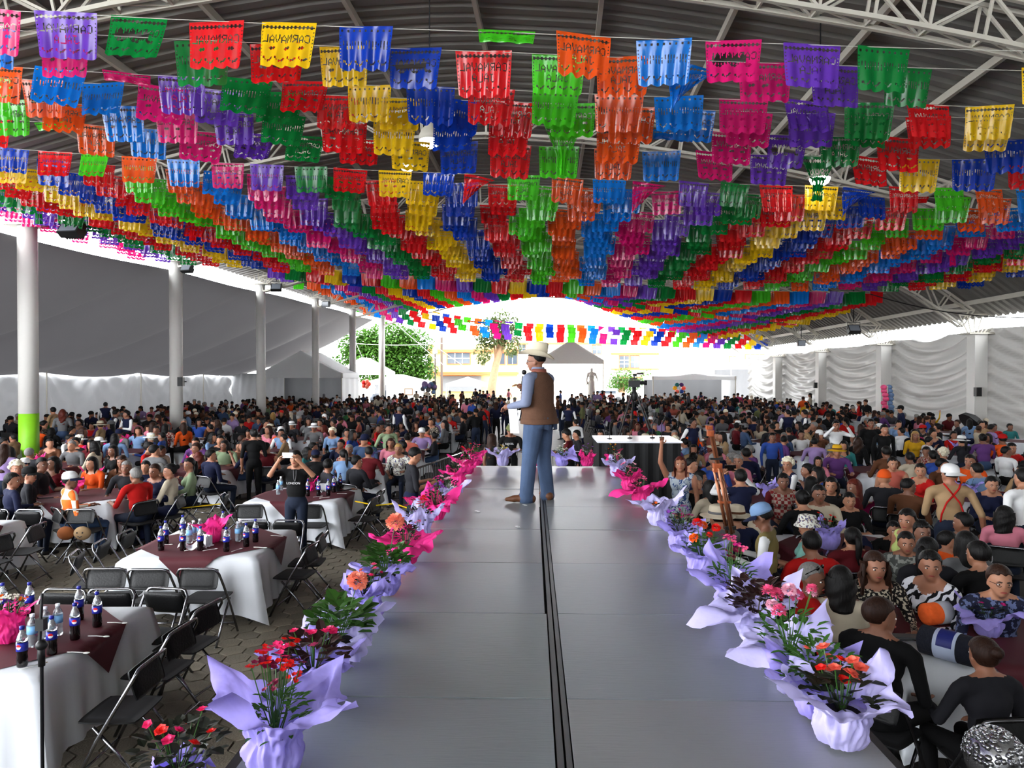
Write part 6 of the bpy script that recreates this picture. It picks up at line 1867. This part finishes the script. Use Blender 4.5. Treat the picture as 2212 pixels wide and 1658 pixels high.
# ================================================================== outside the open end
M_leafT = mat('tree_leaf', (.21, .36, .08), rough=.6, var=.35, vscale=1.5, transl=.35)
M_leafP = mat('willow_leaf', (.26, .31, .15), rough=.6, var=.3, vscale=2, transl=.3)
M_bark = mat('tree_bark', (.52, .40, .30), rough=.9, var=.25, vscale=6, bump=.4, bscale=20)
def tree(loc, H, blobs, n, leaf, label, trunk, m, seed, group='trees beyond the hall'):
    r_ = random.Random(seed)
    t = empty('tree', loc, 0, label, 'tree', group)
    b = MB(); b.tube(trunk, [.42 * (1 - i / len(trunk)) + .1 for i in range(len(trunk))], 9)
    top = Vector(trunk[-1])
    for c, rr in blobs: b.tube([Vector(trunk[len(trunk) // 2]), (Vector(trunk[-1]) + Vector(c)) / 2, Vector(c)], [.16, .1, .03], 6)
    b.build('trunk', M_bark, t, True)
    b = MB()
    tot = sum(r[0] * r[1] * r[2] for _, r in blobs)
    for c, rr in blobs:
        for i in range(int(n * rr[0] * rr[1] * rr[2] / tot)):
            d = Vector((r_.gauss(0, 1), r_.gauss(0, 1), r_.gauss(0, 1))).normalized() * (r_.random() ** .28)
            p = Vector(c) + Vector((d.x * rr[0], d.y * rr[1], d.z * rr[2]))
            leaf_geo(b, p, Vector((d.x + r_.uniform(-.7, .7), d.y + r_.uniform(-.7, .7), d.z * .5 + r_.uniform(-.9, .4))), leaf * r_.uniform(.7, 1.4), leaf * .7, r_)
    f = b.build('foliage', m, t); f['kind'] = 'stuff'
    return t
# broad green tree left of the opening
tree((-13.2, 76, 0), 9, [((-1.5, 0, 5.0), (3.2, 2.6, 2.0)), ((1.6, .5, 4.2), (3.0, 2.6, 2.2)), ((0, 0, 6.6), (3.2, 2.4, 1.8)), ((-3.2, 0, 6.2), (2.2, 2, 1.5)), ((2.6, 0, 6.3), (2.2, 2, 1.4)), ((3.6, 0, 3.4), (1.7, 1.6, 1.2)), ((-4.4, 0, 3.8), (1.8, 1.6, 1.4)), ((-.5, 0, 3.0), (3.0, 2, 1.0))], 17000, .34,
     'broad bright green tree behind the left columns', [(0, 0, 0), (.1, 0, 1.5), (-.1, 0, 3), (.1, 0, 4.6), (0, 0, 6)], M_leafT, 1)
tree((-1.6, 72, 0), 9, [((-.4, 0, 7.2), (1.9, 1.6, 1.5)), ((1.6, 0, 6.4), (1.2, 1, 1.6)), ((-1.3, 0, 5.4), (.9, .9, 1.4)), ((.6, 0, 8.3), (1.7, 1.3, 1.0))], 2600, .30,
     'sparse drooping tree with pale leaning trunk left of the speaker', [(-.6, 0, 0), (-.4, 0, 2), (0, 0, 4), (.5, 0, 5.6), (.8, 0, 7.4)], M_leafP, 2)
tree((12.3, 80, 0), 4, [((0, 0, 2.6), (1.4, 1.2, 1.2)), ((1.0, 0, 1.9), (1.2, 1.0, 1.0)), ((-.8, 0, 1.8), (1.0, 1.0, .9)), ((2.8, 0, 2.8), (.8, .8, .8))], 1800, .24,
     'small round green bush-like tree beside the statue', [(0, 0, 0), (0, 0, .8), (.1, 0, 1.6), (.1, 0, 2.3)], M_leafT, 3)
# far buildings
M_wallw = mat('render_white', (.90, .89, .86), rough=.9, var=.05, vscale=.8); M_wally = mat('render_cream', (.80, .66, .42), rough=.9, var=.06, vscale=.8)
M_orange = mat('trim_orange', (.74, .36, .20), rough=.8, var=.06); M_glass = mat('dark_window_glass', (.22, .25, .28), rough=.12, var=.2, vscale=.8, spec=.6)
M_frame = mat('window_frame_white', (.9, .9, .9), rough=.5, var=0)
M_grey2 = mat('shop_shutter_grey', (.45, .46, .47), rough=.7, var=.1)
def facade(x0, x1, d, h, m, wins, label, shops=(), bands=()):
    t = empty('building', ((x0 + x1) / 2, d, 0), 0, label, 'building', 'buildings across the square')
    cx = (x0 + x1) / 2
    b = MB(); b.box((0, 4, h / 2), (x1 - x0, 8, h)); b.build('wall', m, t)
    for (a, c, z0, z1, nx, nz) in wins:
        f = MB(); f.box(((a + c) / 2 - cx, -.03, (z0 + z1) / 2), (c - a + .18, .1, z1 - z0 + .18)); fo = f.build('window', M_orange, t)
        g_ = MB(); g_.box(((a + c) / 2 - cx, -.07, (z0 + z1) / 2), (c - a, .06, z1 - z0)); g_.build('pane', M_glass, fo)
        q = MB()
        for i in range(1, nx): q.box((a + (c - a) * i / nx - cx, -.11, (z0 + z1) / 2), (.07, .04, z1 - z0))
        for i in range(1, nz): q.box(((a + c) / 2 - cx, -.11, z0 + (z1 - z0) * i / nz), (c - a, .04, .07))
        if nx > 1 or nz > 1: q.build('glazing_bars', M_frame, fo)
    for (a, c, z0, z1) in shops:
        q = MB(); q.box(((a + c) / 2 - cx, -.05, (z0 + z1) / 2), (c - a, .2, z1 - z0)); so = q.build('shop_front', M_grey2, t)
        q = MB(); q.box(((a + c) / 2 - cx, -.6, z1 + .15), (c - a + .4, 1.3, .08)); q.build('awning', M_orange, so)
    for z, th in bands:
        q = MB(); q.box((0, -.12, z), (x1 - x0 + .3, .3, th)); q.build('cornice', M_orange, t)
    return t
def wx(px_, d): return (px_ - CX) / FPX * d
def wz(py_, d): return CAMZ - (py_ - HOR) / FPX * d
D1 = 84
facade(wx(925, D1), wx(1118, D1), D1, wz(742, D1), M_wally, [(wx(967, D1), wx(1015, D1), wz(785, D1), wz(762, D1), 3, 2), (wx(1078, D1), wx(1090, D1), wz(786, D1), wz(763, D1), 1, 1), (wx(1097, D1), wx(1117, D1), wz(786, D1), wz(763, D1), 2, 1)], 'cream two-storey building with wide windows left of speaker', [(wx(955, D1), wx(1040, D1), wz(845, D1), wz(812, D1))], [(wz(758, D1), .35), (wz(806, D1), .3)])
D2 = 97
facade(wx(1085, D2), wx(1320, D2), D2, wz(700, D2), M_wallw, [(wx(1100, D2), wx(1112, D2), wz(750, D2), wz(730, D2), 1, 2), (wx(1120, D2), wx(1135, D2), wz(762, D2), wz(742, D2), 2, 2), (wx(1280, D2), wx(1298, D2), wz(764, D2), wz(746, D2), 2, 2)], 'tall white building behind the peaked shade-grey canopy', [], [(wz(742, D2), .25)])
D3 = 88
facade(wx(1322, D3), wx(1420, D3), D3, wz(762, D3), M_wallw, [(wx(1338, D3), wx(1358, D3), wz(794, D3), wz(769, D3), 2, 3), (wx(1362, D3), wx(1380, D3), wz(794, D3), wz(769, D3), 2, 2)], 'white building with windows above the video camera', [(wx(1330, D3), wx(1400, D3), wz(842, D3), wz(818, D3))], [(wz(764, D3), .3), (wz(797, D3), .2)])
D4 = 92
facade(wx(1560, D4), wx(1700, D4), D4, wz(752, D4), M_wallw, [(wx(1576, D4), wx(1588, D4), wz(792, D4), wz(770, D4), 2, 3), (wx(1610, D4), wx(1650, D4), wz(778, D4), wz(766, D4), 4, 1)], 'pale building behind the right end of the hall')
# tents
M_tentw = mat('tent_white_cloth', (.84, .84, .84), rough=.7, var=.03, vscale=1, transl=.28)
M_tentg = mat('tent_grey_back', (.50, .50, .51), rough=.8, var=.06, vscale=.6, transl=.08)
def gable_tent(x, d, w, depth, eave, peak, label, rz=0.0, back=True, sides=True, cloth=None):
    cloth = cloth or M_tentw
    t = empty('party_tent', (x, d, 0), rz, label, 'tent', 'white party tents')
    b = MB()
    h = w / 2; q = depth / 2
    def slope(s):
        def fn(u, v):
            sag = -.12 * math.sin(PI * v)
            return (s * h * v * 1.03, -q + 2 * q * u, peak + (eave - peak) * v + sag)
        return fn
    for s in (-1, 1): b.grid(slope(s), 8, 8)
    b.build('roof', cloth, t, True)
    b = MB()
    for y in (-q, q):
        b.add([(-h * 1.03, y, eave), (h * 1.03, y, eave), (0, y, peak)], [(0, 1, 2)])
    for s in (-1, 1): b.add([(s * h * 1.03, -q, eave), (s * h * 1.03, q, eave), (s * h * 1.03, q, eave - .3), (s * h * 1.03, -q, eave - .3)], [(0, 1, 2, 3)])
    b.add([(-h * 1.03, -q, eave), (h * 1.03, -q, eave), (h * 1.03, -q, eave - .3), (-h * 1.03, -q, eave - .3)], [(0, 1, 2, 3)])
    b.build('valance', cloth, t)
    if back:
        b = MB(); b.grid(lambda u, v: (-h + w * u, q - .05 + .05 * math.sin(30 * u), (eave - .02) * (1 - v)), 40, 4); b.build('back_wall', M_tentg, t, True)
    if sides:
        b = MB(); b.grid(lambda u, v: (h + .03 * math.sin(20 * u), -q + 2 * q * u, (eave - .02) * (1 - v)), 24, 4); b.build('side_wall', M_tentw, t, True)
    for sx in (-h, h):
        for sy in (-q, q):
            b = MB(); b.tube([(sx, sy, 0), (sx, sy, eave)], .045, 8); b.build('post', M_steel, t)
    return t
gable_tent(wx(655, 47), 49, 5.3, 5, wz(806, 47), wz(757, 47), 'small white gable tent between left columns, grey back wall')
gable_tent(wx(770, 60), 64, 4.4, 4, wz(802, 60), wz(770, 60), 'white tent behind the fifth left column', back=False)
gable_tent(wx(860, 66) - .5, 70, 5.6, 4, wz(824, 66), wz(808, 66), 'white stall tent under the broad green tree')
gable_tent(wx(1010, 80), 80, 4.5, 3, wz(828, 80), wz(814, 80), 'small pale stall tent before the cream building', back=False)
gable_tent(wx(1232, 60), 62, 5.4, 5, wz(778, 60), wz(734, 60), 'peaked grey-white canopy right of the speaker\'s hat', back=False, sides=False, cloth=mat('canopy_shaded_cloth', (.66, .66, .65), rough=.8, var=.05, transl=.12))  # white tent; the shade on its gable is put into a greyer cloth colour
gable_tent(wx(1500, 58), 60, 6.7, 4, wz(812, 58), wz(806, 58), 'flat white tent with grey back wall, right of video camera')
gable_tent(wx(1625, 62), 64, 4.0, 5, wz(790, 62), wz(775, 62), 'white tent at far end of the right drapes')
# white notice board wall, lamp posts
b = MB(); b.box((0, 0, 1.2), (3.0, .15, 2.4)); b.mi = 1; b.box((.2, -.09, 1.35), (.75, .03, .6)); b.mi = 0; b.box((.2, -.11, 1.35), (.6, .02, .46))
tag(b.build('notice_panel', [M_wallw, mat('board_wood', (.55, .42, .30))], None, loc=(wx(878, 64), 64, 0)), 'white panel with small framed notice below the green tree', 'panel')
def lamp_post(px_, d, ytop, label):
    t = empty('lamp_post', (wx(px_, d), d, 0), 0, label, 'lamp post', 'posts across the square')
    h = wz(ytop, d)
    b = MB(); b.tube([(0, 0, 0), (0, 0, .4), (0, 0, h)], [.10, .06, .05], 8); b.build('pole', M_darkmetal, t)
    b = MB(); b.lathe([(.08, h), (.26, h + .12), (.22, h + .4), (.05, h + .5)], 10); b.build('lantern', M_grey2, t, True)
lamp_post(940, 70, 765, 'slim dark street lamp before the cream building')
t = MB(); t.tube([(0, 0, 0), (0, 0, wz(728, 74))], .13, 8); tag(t.build('utility_pole', mat('pole_brown', (.30, .25, .22), rough=.9), None, loc=(wx(954, 74), 74, 0)), 'tall dark utility pole beside the cream building', 'pole')
# statue on a plinth
sP, sT, sh_ = skeleton('stand', fem=True, armL='back', armR='down', step=.05)
sm = grow('statue_body', sP + [('c', Vector((0, 0, .85)), Vector((0, 0, .1)), .17, .22, 'bottom')], .03)
M_stone = mat('statue_stone', (.74, .72, .68), rough=.9, var=.12, vscale=5)
t = empty('statue', (wx(1278, 58), 58, 0), 0, 'grey stone statue on a plinth in the bright square', 'statue')
inst('figure', sm, t, (0, 0, .85), (0, 0, R(175)), 1.55, {i: M_stone for i in range(7)})
b = MB(); b.box((0, 0, .4), (1.0, 1.0, .8)); b.box((0, 0, .06), (1.3, 1.3, .12)); b.box((0, 0, .82), (1.15, 1.15, .08)); b.build('plinth', M_stone, t)
# parked vehicles glimpsed far away
def car(px_, d, m, label):
    t = empty('parked_car', (wx(px_, d), d, 0), R(4), label, 'car', 'parked cars')
    b = MB(); b.grid(lambda u, v: (-2.1 + 4.2 * v, .85 * math.cos(PI * u), .35 + (.55 + (.55 if .28 < v < .82 else .12)) * math.sin(PI * u) ** .5 * (1 if .04 < v < .96 else .7)), 14, 20); b.build('body', m, t, True)
    for x in (-1.3, 1.3):
        for y in (-.8, .8):
            b = MB(); b.lathe([(.05, -.1), (.32, -.1), (.32, .1), (.05, .1)], 14, c=(x, y, .32), M=Matrix.Rotation(PI / 2, 3, 'X')); b.build('wheel', M_black, t, True)
    b = MB(); b.box((.1, -.80, 1.12), (1.9, .06, .3)); b.build('side_window', M_glass, t)
car(848, 70, mat('car_dark', (.2, .22, .26), rough=.3), 'dark car parked behind the far stall')
car(1305, 74, mat('car_silver', (.62, .64, .66), rough=.3), 'silver car parked right of the statue')
# guy ropes of the annex and wires of the square
b = MB()
for x0, y0, x1, y1 in ((835, 682, 960, 790), (845, 680, 1000, 790), (760, 720, 812, 838), (740, 800, 790, 845)): b.tube([at_d(x0, y0, 60), at_d(x1, y1, 63)], .03, 4)
tag(b.build('guy_ropes', M_white), 'pale guy ropes slanting in front of the green tree', 'rope', kind='stuff')
b = MB(); b.tube([at_d(705 + i * 22, 737 + 8 * math.sin(i * PI / 14), 62) for i in range(15)], .025, 4)
tag(b.build('festoon_wire', M_white), 'thin pale festoon wire across the green tree', 'wire')

# ================================================================== pen, sound desk, cameras and small things
# crowd barriers round the pen beyond the runway
def barrier(a, c, label):
    a = Vector(a); c = Vector(c); L = (c - a).length
    t = empty('crowd_barrier', a, math.atan2((c - a).y, (c - a).x), label, 'barrier', 'metal crowd barriers')
    b = MB(); b.tube([(0, 0, .12), (0, 0, 1.0), (.06, 0, 1.07), (L - .06, 0, 1.07), (L, 0, 1.0), (L, 0, .12)], .019, 7); b.build('frame', M_chrome, t, True)
    b = MB(); b.tube([(0, 0, .2), (L, 0, .2)], .013, 6); b.build('lower_rail', M_chrome, t)
    n = int(L / .13)
    bm = MB(); bm.tube([(0, 0, .2), (0, 0, 1.06)], .007, 5); me_ = bm.mesh('barrier_bar', M_chrome)
    for i in range(1, n): inst('bar', me_, t, (L * i / n, 0, 0))
    for x in (.25, L - .25):
        b = MB(); b.tube([(x, -.25, .02), (x, 0, .14), (x, .25, .02)], .014, 6); b.build('foot', M_chrome, t)
barrier(at_d(1020, 958, 15.2) * Vector((1, 1, 0)) if False else (-1.75, 12.9, 0), (-1.05, 15.8, 0), 'steel crowd barrier left of woman with brown hair')
barrier((-.95, 15.9, 0), (1.05, 15.95, 0), 'dark steel barrier crossing behind the speaker')
barrier((1.15, 15.95, 0), (2.35, 15.7, 0), 'steel crowd barrier left of the sound desk')
# sound desk: black-skirted table with bright top
t = empty('sound_desk', (2.35, 13.6, 0), R(-2), 'black-skirted desk with bright white top right of the aisle', 'desk')
ztop = CAMZ - (952 - HOR) / FPX * 13.4
b = MB(); b.grid(lambda u, v: ((-.74 + 1.48 * u) if True else 0, -.62 + .02 * math.sin(40 * u), ztop * (1 - v)), 30, 4)
b.grid(lambda u, v: (-.74 + .02 * math.sin(40 * u), -.62 + 1.24 * u, ztop * (1 - v)), 20, 4); b.grid(lambda u, v: (.74 + .02 * math.sin(40 * u), -.62 + 1.24 * u, ztop * (1 - v)), 20, 4)
b.build('skirt', M_skirt, t)
b = MB(); b.box((0, 0, ztop + .015), (1.54, 1.3, .03)); b.build('top', mat('desk_top_gloss', (.85, .86, .88), rough=.25, var=.03), t)
for i, x in enumerate((-.5, -.1, .35, .55)):
    m_ = empty('table_microphone', Vector((2.35 + x, 13.5 + .1 * i, ztop + .03)), 0, 'slim black microphone stand on the white-topped desk, %s from left' % ORD[i], 'microphone', 'microphones on the desk')
    b = MB(); b.lathe([(.05, 0), (.05, .012), (.01, .02)], 10); b.build('base', M_black, m_)
    b = MB(); b.tube([(0, 0, .01), (0, 0, .25), (.02, -.05, .32)], .007, 5); b.build('stem', M_black, m_)
    b = MB(); b.capsule((.02, -.05, .32), (.035, -.09, .36), .018, .02, 8, 3); b.build('capsule', M_darkmetal, m_, True)
# video camera on a high tripod
bx_, by_ = wx(1370, 21.5), 21.5
t = empty('camera_tripod', (bx_, by_, 0), 0, 'tall black video tripod rising above the right crowd', 'tripod')
hub = wz(848, 21.5)
for a in (90, 205, 335):
    b = MB(); d = Vector((math.cos(R(a)), math.sin(R(a)), 0))
    b.tube([Vector((0, 0, hub)) + d * .07, d * .55 + Vector((0, 0, .9)), d * .85 + Vector((0, 0, .02))], [.03, .026, .018], 6); b.tube([Vector((0, 0, hub)) + d * .13, d * .61 + Vector((0, 0, .95))], .014, 5); b.build('leg', M_black, t)
b = MB(); b.lathe([(.05, hub - .25), (.09, hub - .2), (.09, hub), (.06, hub + .05), (.06, hub + .18)], 12); b.build('head', M_black, t, True)
b = MB(); b.tube([(0, 0, hub + .05), (-.25, -.35, hub - .12)], .012, 5); b.build('pan_handle', M_black, t)
vc = empty('video_camera', (bx_, by_, hub + .18), R(-8), 'black broadcast video camera on the tall tripod', 'camera')
b = MB(); b.box((0, 0, .10), (.34, .16, .2)); b.box((-.02, 0, .24), (.22, .05, .05)); b.box((.06, 0, .02), (.2, .14, .06)); b.build('body', M_black, vc)
b = MB(); b.tube([(.16, 0, .12), (.3, 0, .12), (.31, 0, .12), (.38, 0, .12)], [.055, .055, .07, .07], 12); b.build('lens', M_darkmetal, vc)
b = MB(); b.box((.02, 0, .36), (.12, .1, .09)); b.box((.18, 0, .40), (.2, .06, .05)); b.box((0, 0, .29), (.04, .04, .06)); b.build('viewfinder', M_black, vc)
# folded tripod held up by the man in the khaki vest
o, hn = CAMERAMAN
M_br = mat('bronze_tripod_tube', (.50, .30, .20), rough=.35, metal=.5, var=.15)
pb = at_d(1578, 1150, 6.35); ptp = at_d(1531, 918, 6.0)
t = empty('folded_tripod', pb, 0, 'folded bronze-coloured tripod held upright beside the runway', 'tripod')
D_ = ptp - pb
for k, (dx, dy) in enumerate(((-.03, 0), (.03, .01), (0, -.035))):
    b = MB(); q = Vector((dx, dy, 0)); b.tube([q, q + D_ * .5], .016, 7); b.tube([q + D_ * .15, q * 1.1 + D_ * .62], .013, 7); b.build('leg', M_br, t, True)
b = MB(); b.tube([D_ * .5, D_ * .93], .013, 8); b.tube([D_ * .5 + Vector((.02, 0, 0)), D_ * .93 + Vector((.02, 0, 0))], .010, 7); b.build('centre_column', M_br, t)
M_cl = mat('orange_clamp', (.55, .27, .14), rough=.4)
for kk, dm in ((.62, (.07, .06, .075)), (.93, (.05, .05, .05)), (.3, (.10, .07, .02)), (.98, (.05, .045, .035))):
    b = MB(); b.box(D_ * kk, dm); b.box(D_ * kk + Vector((0, -.03, 0)), (dm[0] * .5, .02, dm[2] * .6)); b.build('clamp', M_cl, t)
for kk, dm in ((.70, (.10, .04, .015)), (.05, (.09, .07, .03))):
    b = MB(); b.box(D_ * kk, dm); b.box(D_ * kk + Vector((dm[0] * .5, 0, 0)), (.02, .03, .03)); b.build('collar', M_black, t)
# black rod (stand) rising at the left in the foreground
p0 = at_d(92, 1700, 3.05)
t = empty('microphone_stand', (p0.x, 3.05, 0), 0, 'thin dark microphone stand before the bottom left table', 'stand')
zt = wz(1415, 3.05); zz = wz(1283, 3.05)
b = MB(); b.tube([(0, 0, .03), (0, 0, zt)], .0075, 8); b.build('pole', M_darkmetal, t)
b = MB(); b.tube([(0, 0, zt - .05), (0, 0, zt + .06)], .014, 8); b.ell((0, 0, zt + .04), .024, 10, 6); b.build('clutch', M_black, t, True)
b = MB(); b.tube([(-.012, 0, zt - .02), (.004, 0, zz)], [.008, .006], 7); b.box((0, 0, zt + .13), (.035, .03, .05)); b.build('boom', M_black, t)
for a in (30, 150, 270):
    b = MB(); b.tube([(0, 0, .14), (.32 * math.cos(R(a)), .32 * math.sin(R(a)), .015)], .009, 6); b.build('leg', M_darkmetal, t)
# rolled blankets and papers on the near right table
def roll(xpx, ypx, rz, mA, mB, label, word=None, L=.42, r=.095, sleeve=(.3, .66), ends=None):
    p = at_z(xpx, ypx, TZ + .012)
    t = empty('rolled_blanket', (p.x, p.y, TZ + .012), rz, label, 'blanket', 'rolled blankets')
    b = MB(); Mx = Matrix.Rotation(PI / 2, 3, 'Y')
    b.lathe([(.01, -L / 2 + .01), (.035, -L / 2), (.04, -L / 2 + .008), (.06, -L / 2), (.07, -L / 2 + .01), (r, -L / 2 + .02), (r * 1.02, 0), (r, L / 2 - .02), (.07, L / 2 - .01), (.06, L / 2), (.04, L / 2 - .008), (.01, L / 2 - .01)], 22, c=(0, 0, r), M=Mx); b.build('roll', mA, t, True)
    b = MB(); b.lathe([(r * 1.035, -L / 2 + L * sleeve[0]), (r * 1.045, -L / 2 + L * (sleeve[0] + sleeve[1]) / 2), (r * 1.035, -L / 2 + L * sleeve[1])], 22, c=(0, 0, r), M=Mx); so = b.build('label_sleeve', mB, t, True)
    return t, so
M_fur = mat('dark_navy_fleece', (.07, .08, .13), rough=.95, var=.35, vscale=25, bump=.6, bscale=50)
M_orf = mat('orange_fleece', (.92, .38, .14), rough=.95, var=.2, vscale=18, bump=.5, bscale=50)
M_lab = mat('pale_blue_label', (.72, .76, .86), rough=.5, var=.06); M_labg = mat('silver_grey_label', (.66, .67, .70), rough=.45, var=.06)
M_navyp = mat('navy_print', (.10, .13, .40), rough=.5, var=0)
tB, so = roll(2052, 1425, R(-52), M_fur, M_lab, 'dark navy rolled blanket with pale label on near right table', L=.40, r=.10)
b = MB(); Mx = Matrix.Rotation(PI / 2, 3, 'Y')
b.add([Vector((-.055 + .10 * u, -.1065 * math.sin(R(a)), .10 + .1065 * math.cos(R(a)))) for a in range(-5, 90, 8) for u in (0, 1)], [(2 * i, 2 * i + 1, 2 * i + 3, 2 * i + 2) for i in range(11)])
b.build('print_panel', M_navyp, so)
l_ = lettering('Ge', so, .085, (-.03, -.088, .135), (R(48), 0, 0), CL['white'], .0015)
tB, so = roll(2040, 1345, R(14), M_orf, M_labg, 'orange rolled blanket with silver label before zebra-bloused woman', L=.40, r=.085)
p = at_z(1952, 1376, TZ + .014); b = MB(); b.box((0, 0, .004), (.24, .1, .006)); b.box((.02, .01, .009), (.2, .09, .004))
tag(b.build('folded_leaflet', mat('grey_leaflet', (.35, .36, .37), rough=.5, var=.2, vscale=20), None, loc=p, rot=(0, 0, -.1)), 'grey leaflet lying on near right table beside woman in black', 'leaflet')
p = at_z(1852, 1188, TZ + .02); b = MB(); b.grid(lambda u, v: (.13 * (u - .5) * 2, .11 * (v - .5) * 2, .16 * (1 - ((2 * u - 1) ** 4 + (2 * v - 1) ** 4) / 2) + .02 * math.sin(14 * u) * math.sin(11 * v)), 14, 12)
tag(b.build('cloth_bundle', CL['navy'], None, True, loc=p), 'dark blue cloth bundle on right table behind brown-haired woman', 'bundle')
for x, y, lab in [(1690, 1056, 'white foam cup on right table before woman in patterned vest'), (1668, 1068, 'white napkin block on right table'), (796, 1006, 'white cup on table behind third table'), (1630, 1024, 'white paper cup behind raised phone')]:
    p = at_z(x, y, TZ + .012); b = MB(); b.lathe([(.028, 0), (.040, .11), (.043, .112), (.040, .115), (.036, .11), (.026, .01)], 14)
    tag(b.build('foam_cup', M_white, None, True, loc=(p.x, p.y, TZ + .014)), lab, 'cup', 'foam cups')
p = at_z(1735, 1108, .62); b = MB(); b.grid(lambda u, v: ((u - .5) * .5, -.02 - .05 * math.sin(PI * v) + .02 * math.sin(12 * u), .34 * (1 - v) - .1), 14, 8)
# plush faces hanging on the chair at left
chair(-6.35, 10.62, 3, 'folding chair with plush faces hanging below its back', CG)
t = empty('plush_bag', (-6.35, 10.33, .47), 0, 'two round plush faces hanging under chair beside checked jersey', 'plush toy')
for dx, m_ in ((-.13, mat('plush_ochre', (.50, .27, .11), rough=.95, var=.2)), (.11, CL['tan'])):
    b = MB(); b.ell((dx, 0, 0), (.125, .07, .10), 14, 10); bo = b.build('plush_face', m_, t, True)
    if dx < 0: continue
    q = MB(); q.ell((dx - .04, -.066, .02), .012, 8, 6); q.ell((dx + .04, -.066, .02), .012, 8, 6); q.tube([(dx - .03, -.064, -.03), (dx, -.07, -.045), (dx + .03, -.064, -.03)], .006, 5); q.build('face_stitching', M_black, bo)
b = MB(); b.tube([(-.2, .02, .0), (-.15, .05, .15), (.15, .05, .15), (.2, .02, 0)], .01, 5); b.build('strap', M_black, t)
# cotton candy pole
d = 33.5; t = empty('cotton_candy_pole', (wx(1917, d), d, 0), 0, 'pole stacked with pink and blue cotton candy bags by right column', 'candy pole')
b = MB(); b.tube([(0, 0, 0), (0, 0, 2.3)], .03, 6); b.build('pole', M_steel, t)
cc = random.Random(3)
for i in range(9):
    for j, (dx, m_) in enumerate(((-.13, PETAL['pink']), (.13, CL['sky blue']))):
        b = MB(); b.ell((dx + cc.uniform(-.05, .05), cc.uniform(-.1, .1), .75 + i * .185), (.15, .13, .12), 9, 7); b.build('candy_bag', m_, t, True)
# bunch of balloons and toys carried far off
t = empty('toy_seller_pole', (wx(1468, 52), 52, 0), 0, 'toy seller pole with bright figures before grey tent wall', 'toy pole')
b = MB(); b.tube([(0, 0, 0), (0, 0, wz(832, 52))], .03, 6); b.build('pole', M_steel, t)
for i in range(6):
    a = i * PI / 3
    b = MB(); b.ell((.32 * math.cos(a), .1, wz(838, 52) + .28 * math.sin(a)), (.17, .1, .15), 9, 7); b.build('balloon', [PETAL['coral'], CL['purple'], CL['teal'], PETAL['yellow'], PETAL['pale coral'], CL['blue']][i], t, True)
t = empty('balloon_bunch', (wx(790, 58), 58, 0), 0, 'pink balloons carried beyond the fifth left column', 'balloons')
b = MB(); b.tube([(0, 0, 0), (0, 0, 1.9)], .02, 5); b.build('stick', M_steel, t)
for i in range(5):
    b = MB(); b.ell((.22 * math.cos(i * 1.26), .1, 2.1 + .2 * math.sin(i * 1.26)), (.2, .18, .22), 9, 7); b.build('balloon', [PETAL['coral'], PETAL['pale coral'], PETAL['red']][i % 3], t, True)
t = empty('flower_bundle', (wx(925, 45), 45, 0), 0, 'seller\'s bundle of pale blue toys above the crowd, centre left', 'toy bundle')
for i in range(14):
    b = MB(); b.ell((cc.uniform(-.45, .45), cc.uniform(-.2, .2), 2.0 + cc.uniform(-.35, .35)), cc.uniform(.13, .2), 8, 6); b.build('toy', [CL['sky blue'], CL['lilac'], CL['grey']][i % 3], t, True)
b = MB(); b.tube([(0, 0, 0), (0, 0, 2.0)], .03, 5); b.build('pole', M_steel, t)
# lime bottle-green vest guest marker seen right, yellow tape between chairs at left
b = MB(); b.tube([(-2.55, 11.55, .72), (-2.2, 11.5, .66), (-1.9, 11.45, .70), (-1.55, 11.3, .62)], .011, 4); tag(b.build('caution_tape', mat('yellow_tape', (.85, .72, .10), rough=.4), None), 'yellow caution tape tied between chairs left of runway', 'tape')
b = MB(); b.tube([(-6.3, 12.2, .55), (-5.6, 12.15, .5), (-5.0, 12.2, .56)], .010, 4); tag(b.build('caution_tape', MATS['yellow_tape'], None), 'yellow tape strung behind pale green shirt', 'tape')
# black umbrella at right wall
t = empty('umbrella', (wx(2098, 25), 25, 1.05), 0, 'dark umbrella tilted against right wall column', 'umbrella')
b = MB(); b.lathe([(.5, 0), (.44, .14), (.28, .26), (.08, .33), (.01, .35)], 10, M=Matrix.Rotation(R(50), 3, 'Y')); b.build('canopy', M_black, t)
b = MB(); b.tube([(0, 0, 0), (-.4, 0, -.45)], .012, 5); b.build('shaft', M_darkmetal, t)
# orange knitted bag etc. on chair between tables at right
b = MB(); b.grid(lambda u, v: (.22 * (2 * u - 1), .14 * math.sin(PI * v), .2 * math.cos(PI * v) + .02 * math.sin(15 * u)), 12, 12)
p = at_z(1890, 1110, .5); tag(b.build('backpack', CL['magenta'], None, True, loc=p), 'dull magenta backpack hanging behind red-haired woman', 'bag')
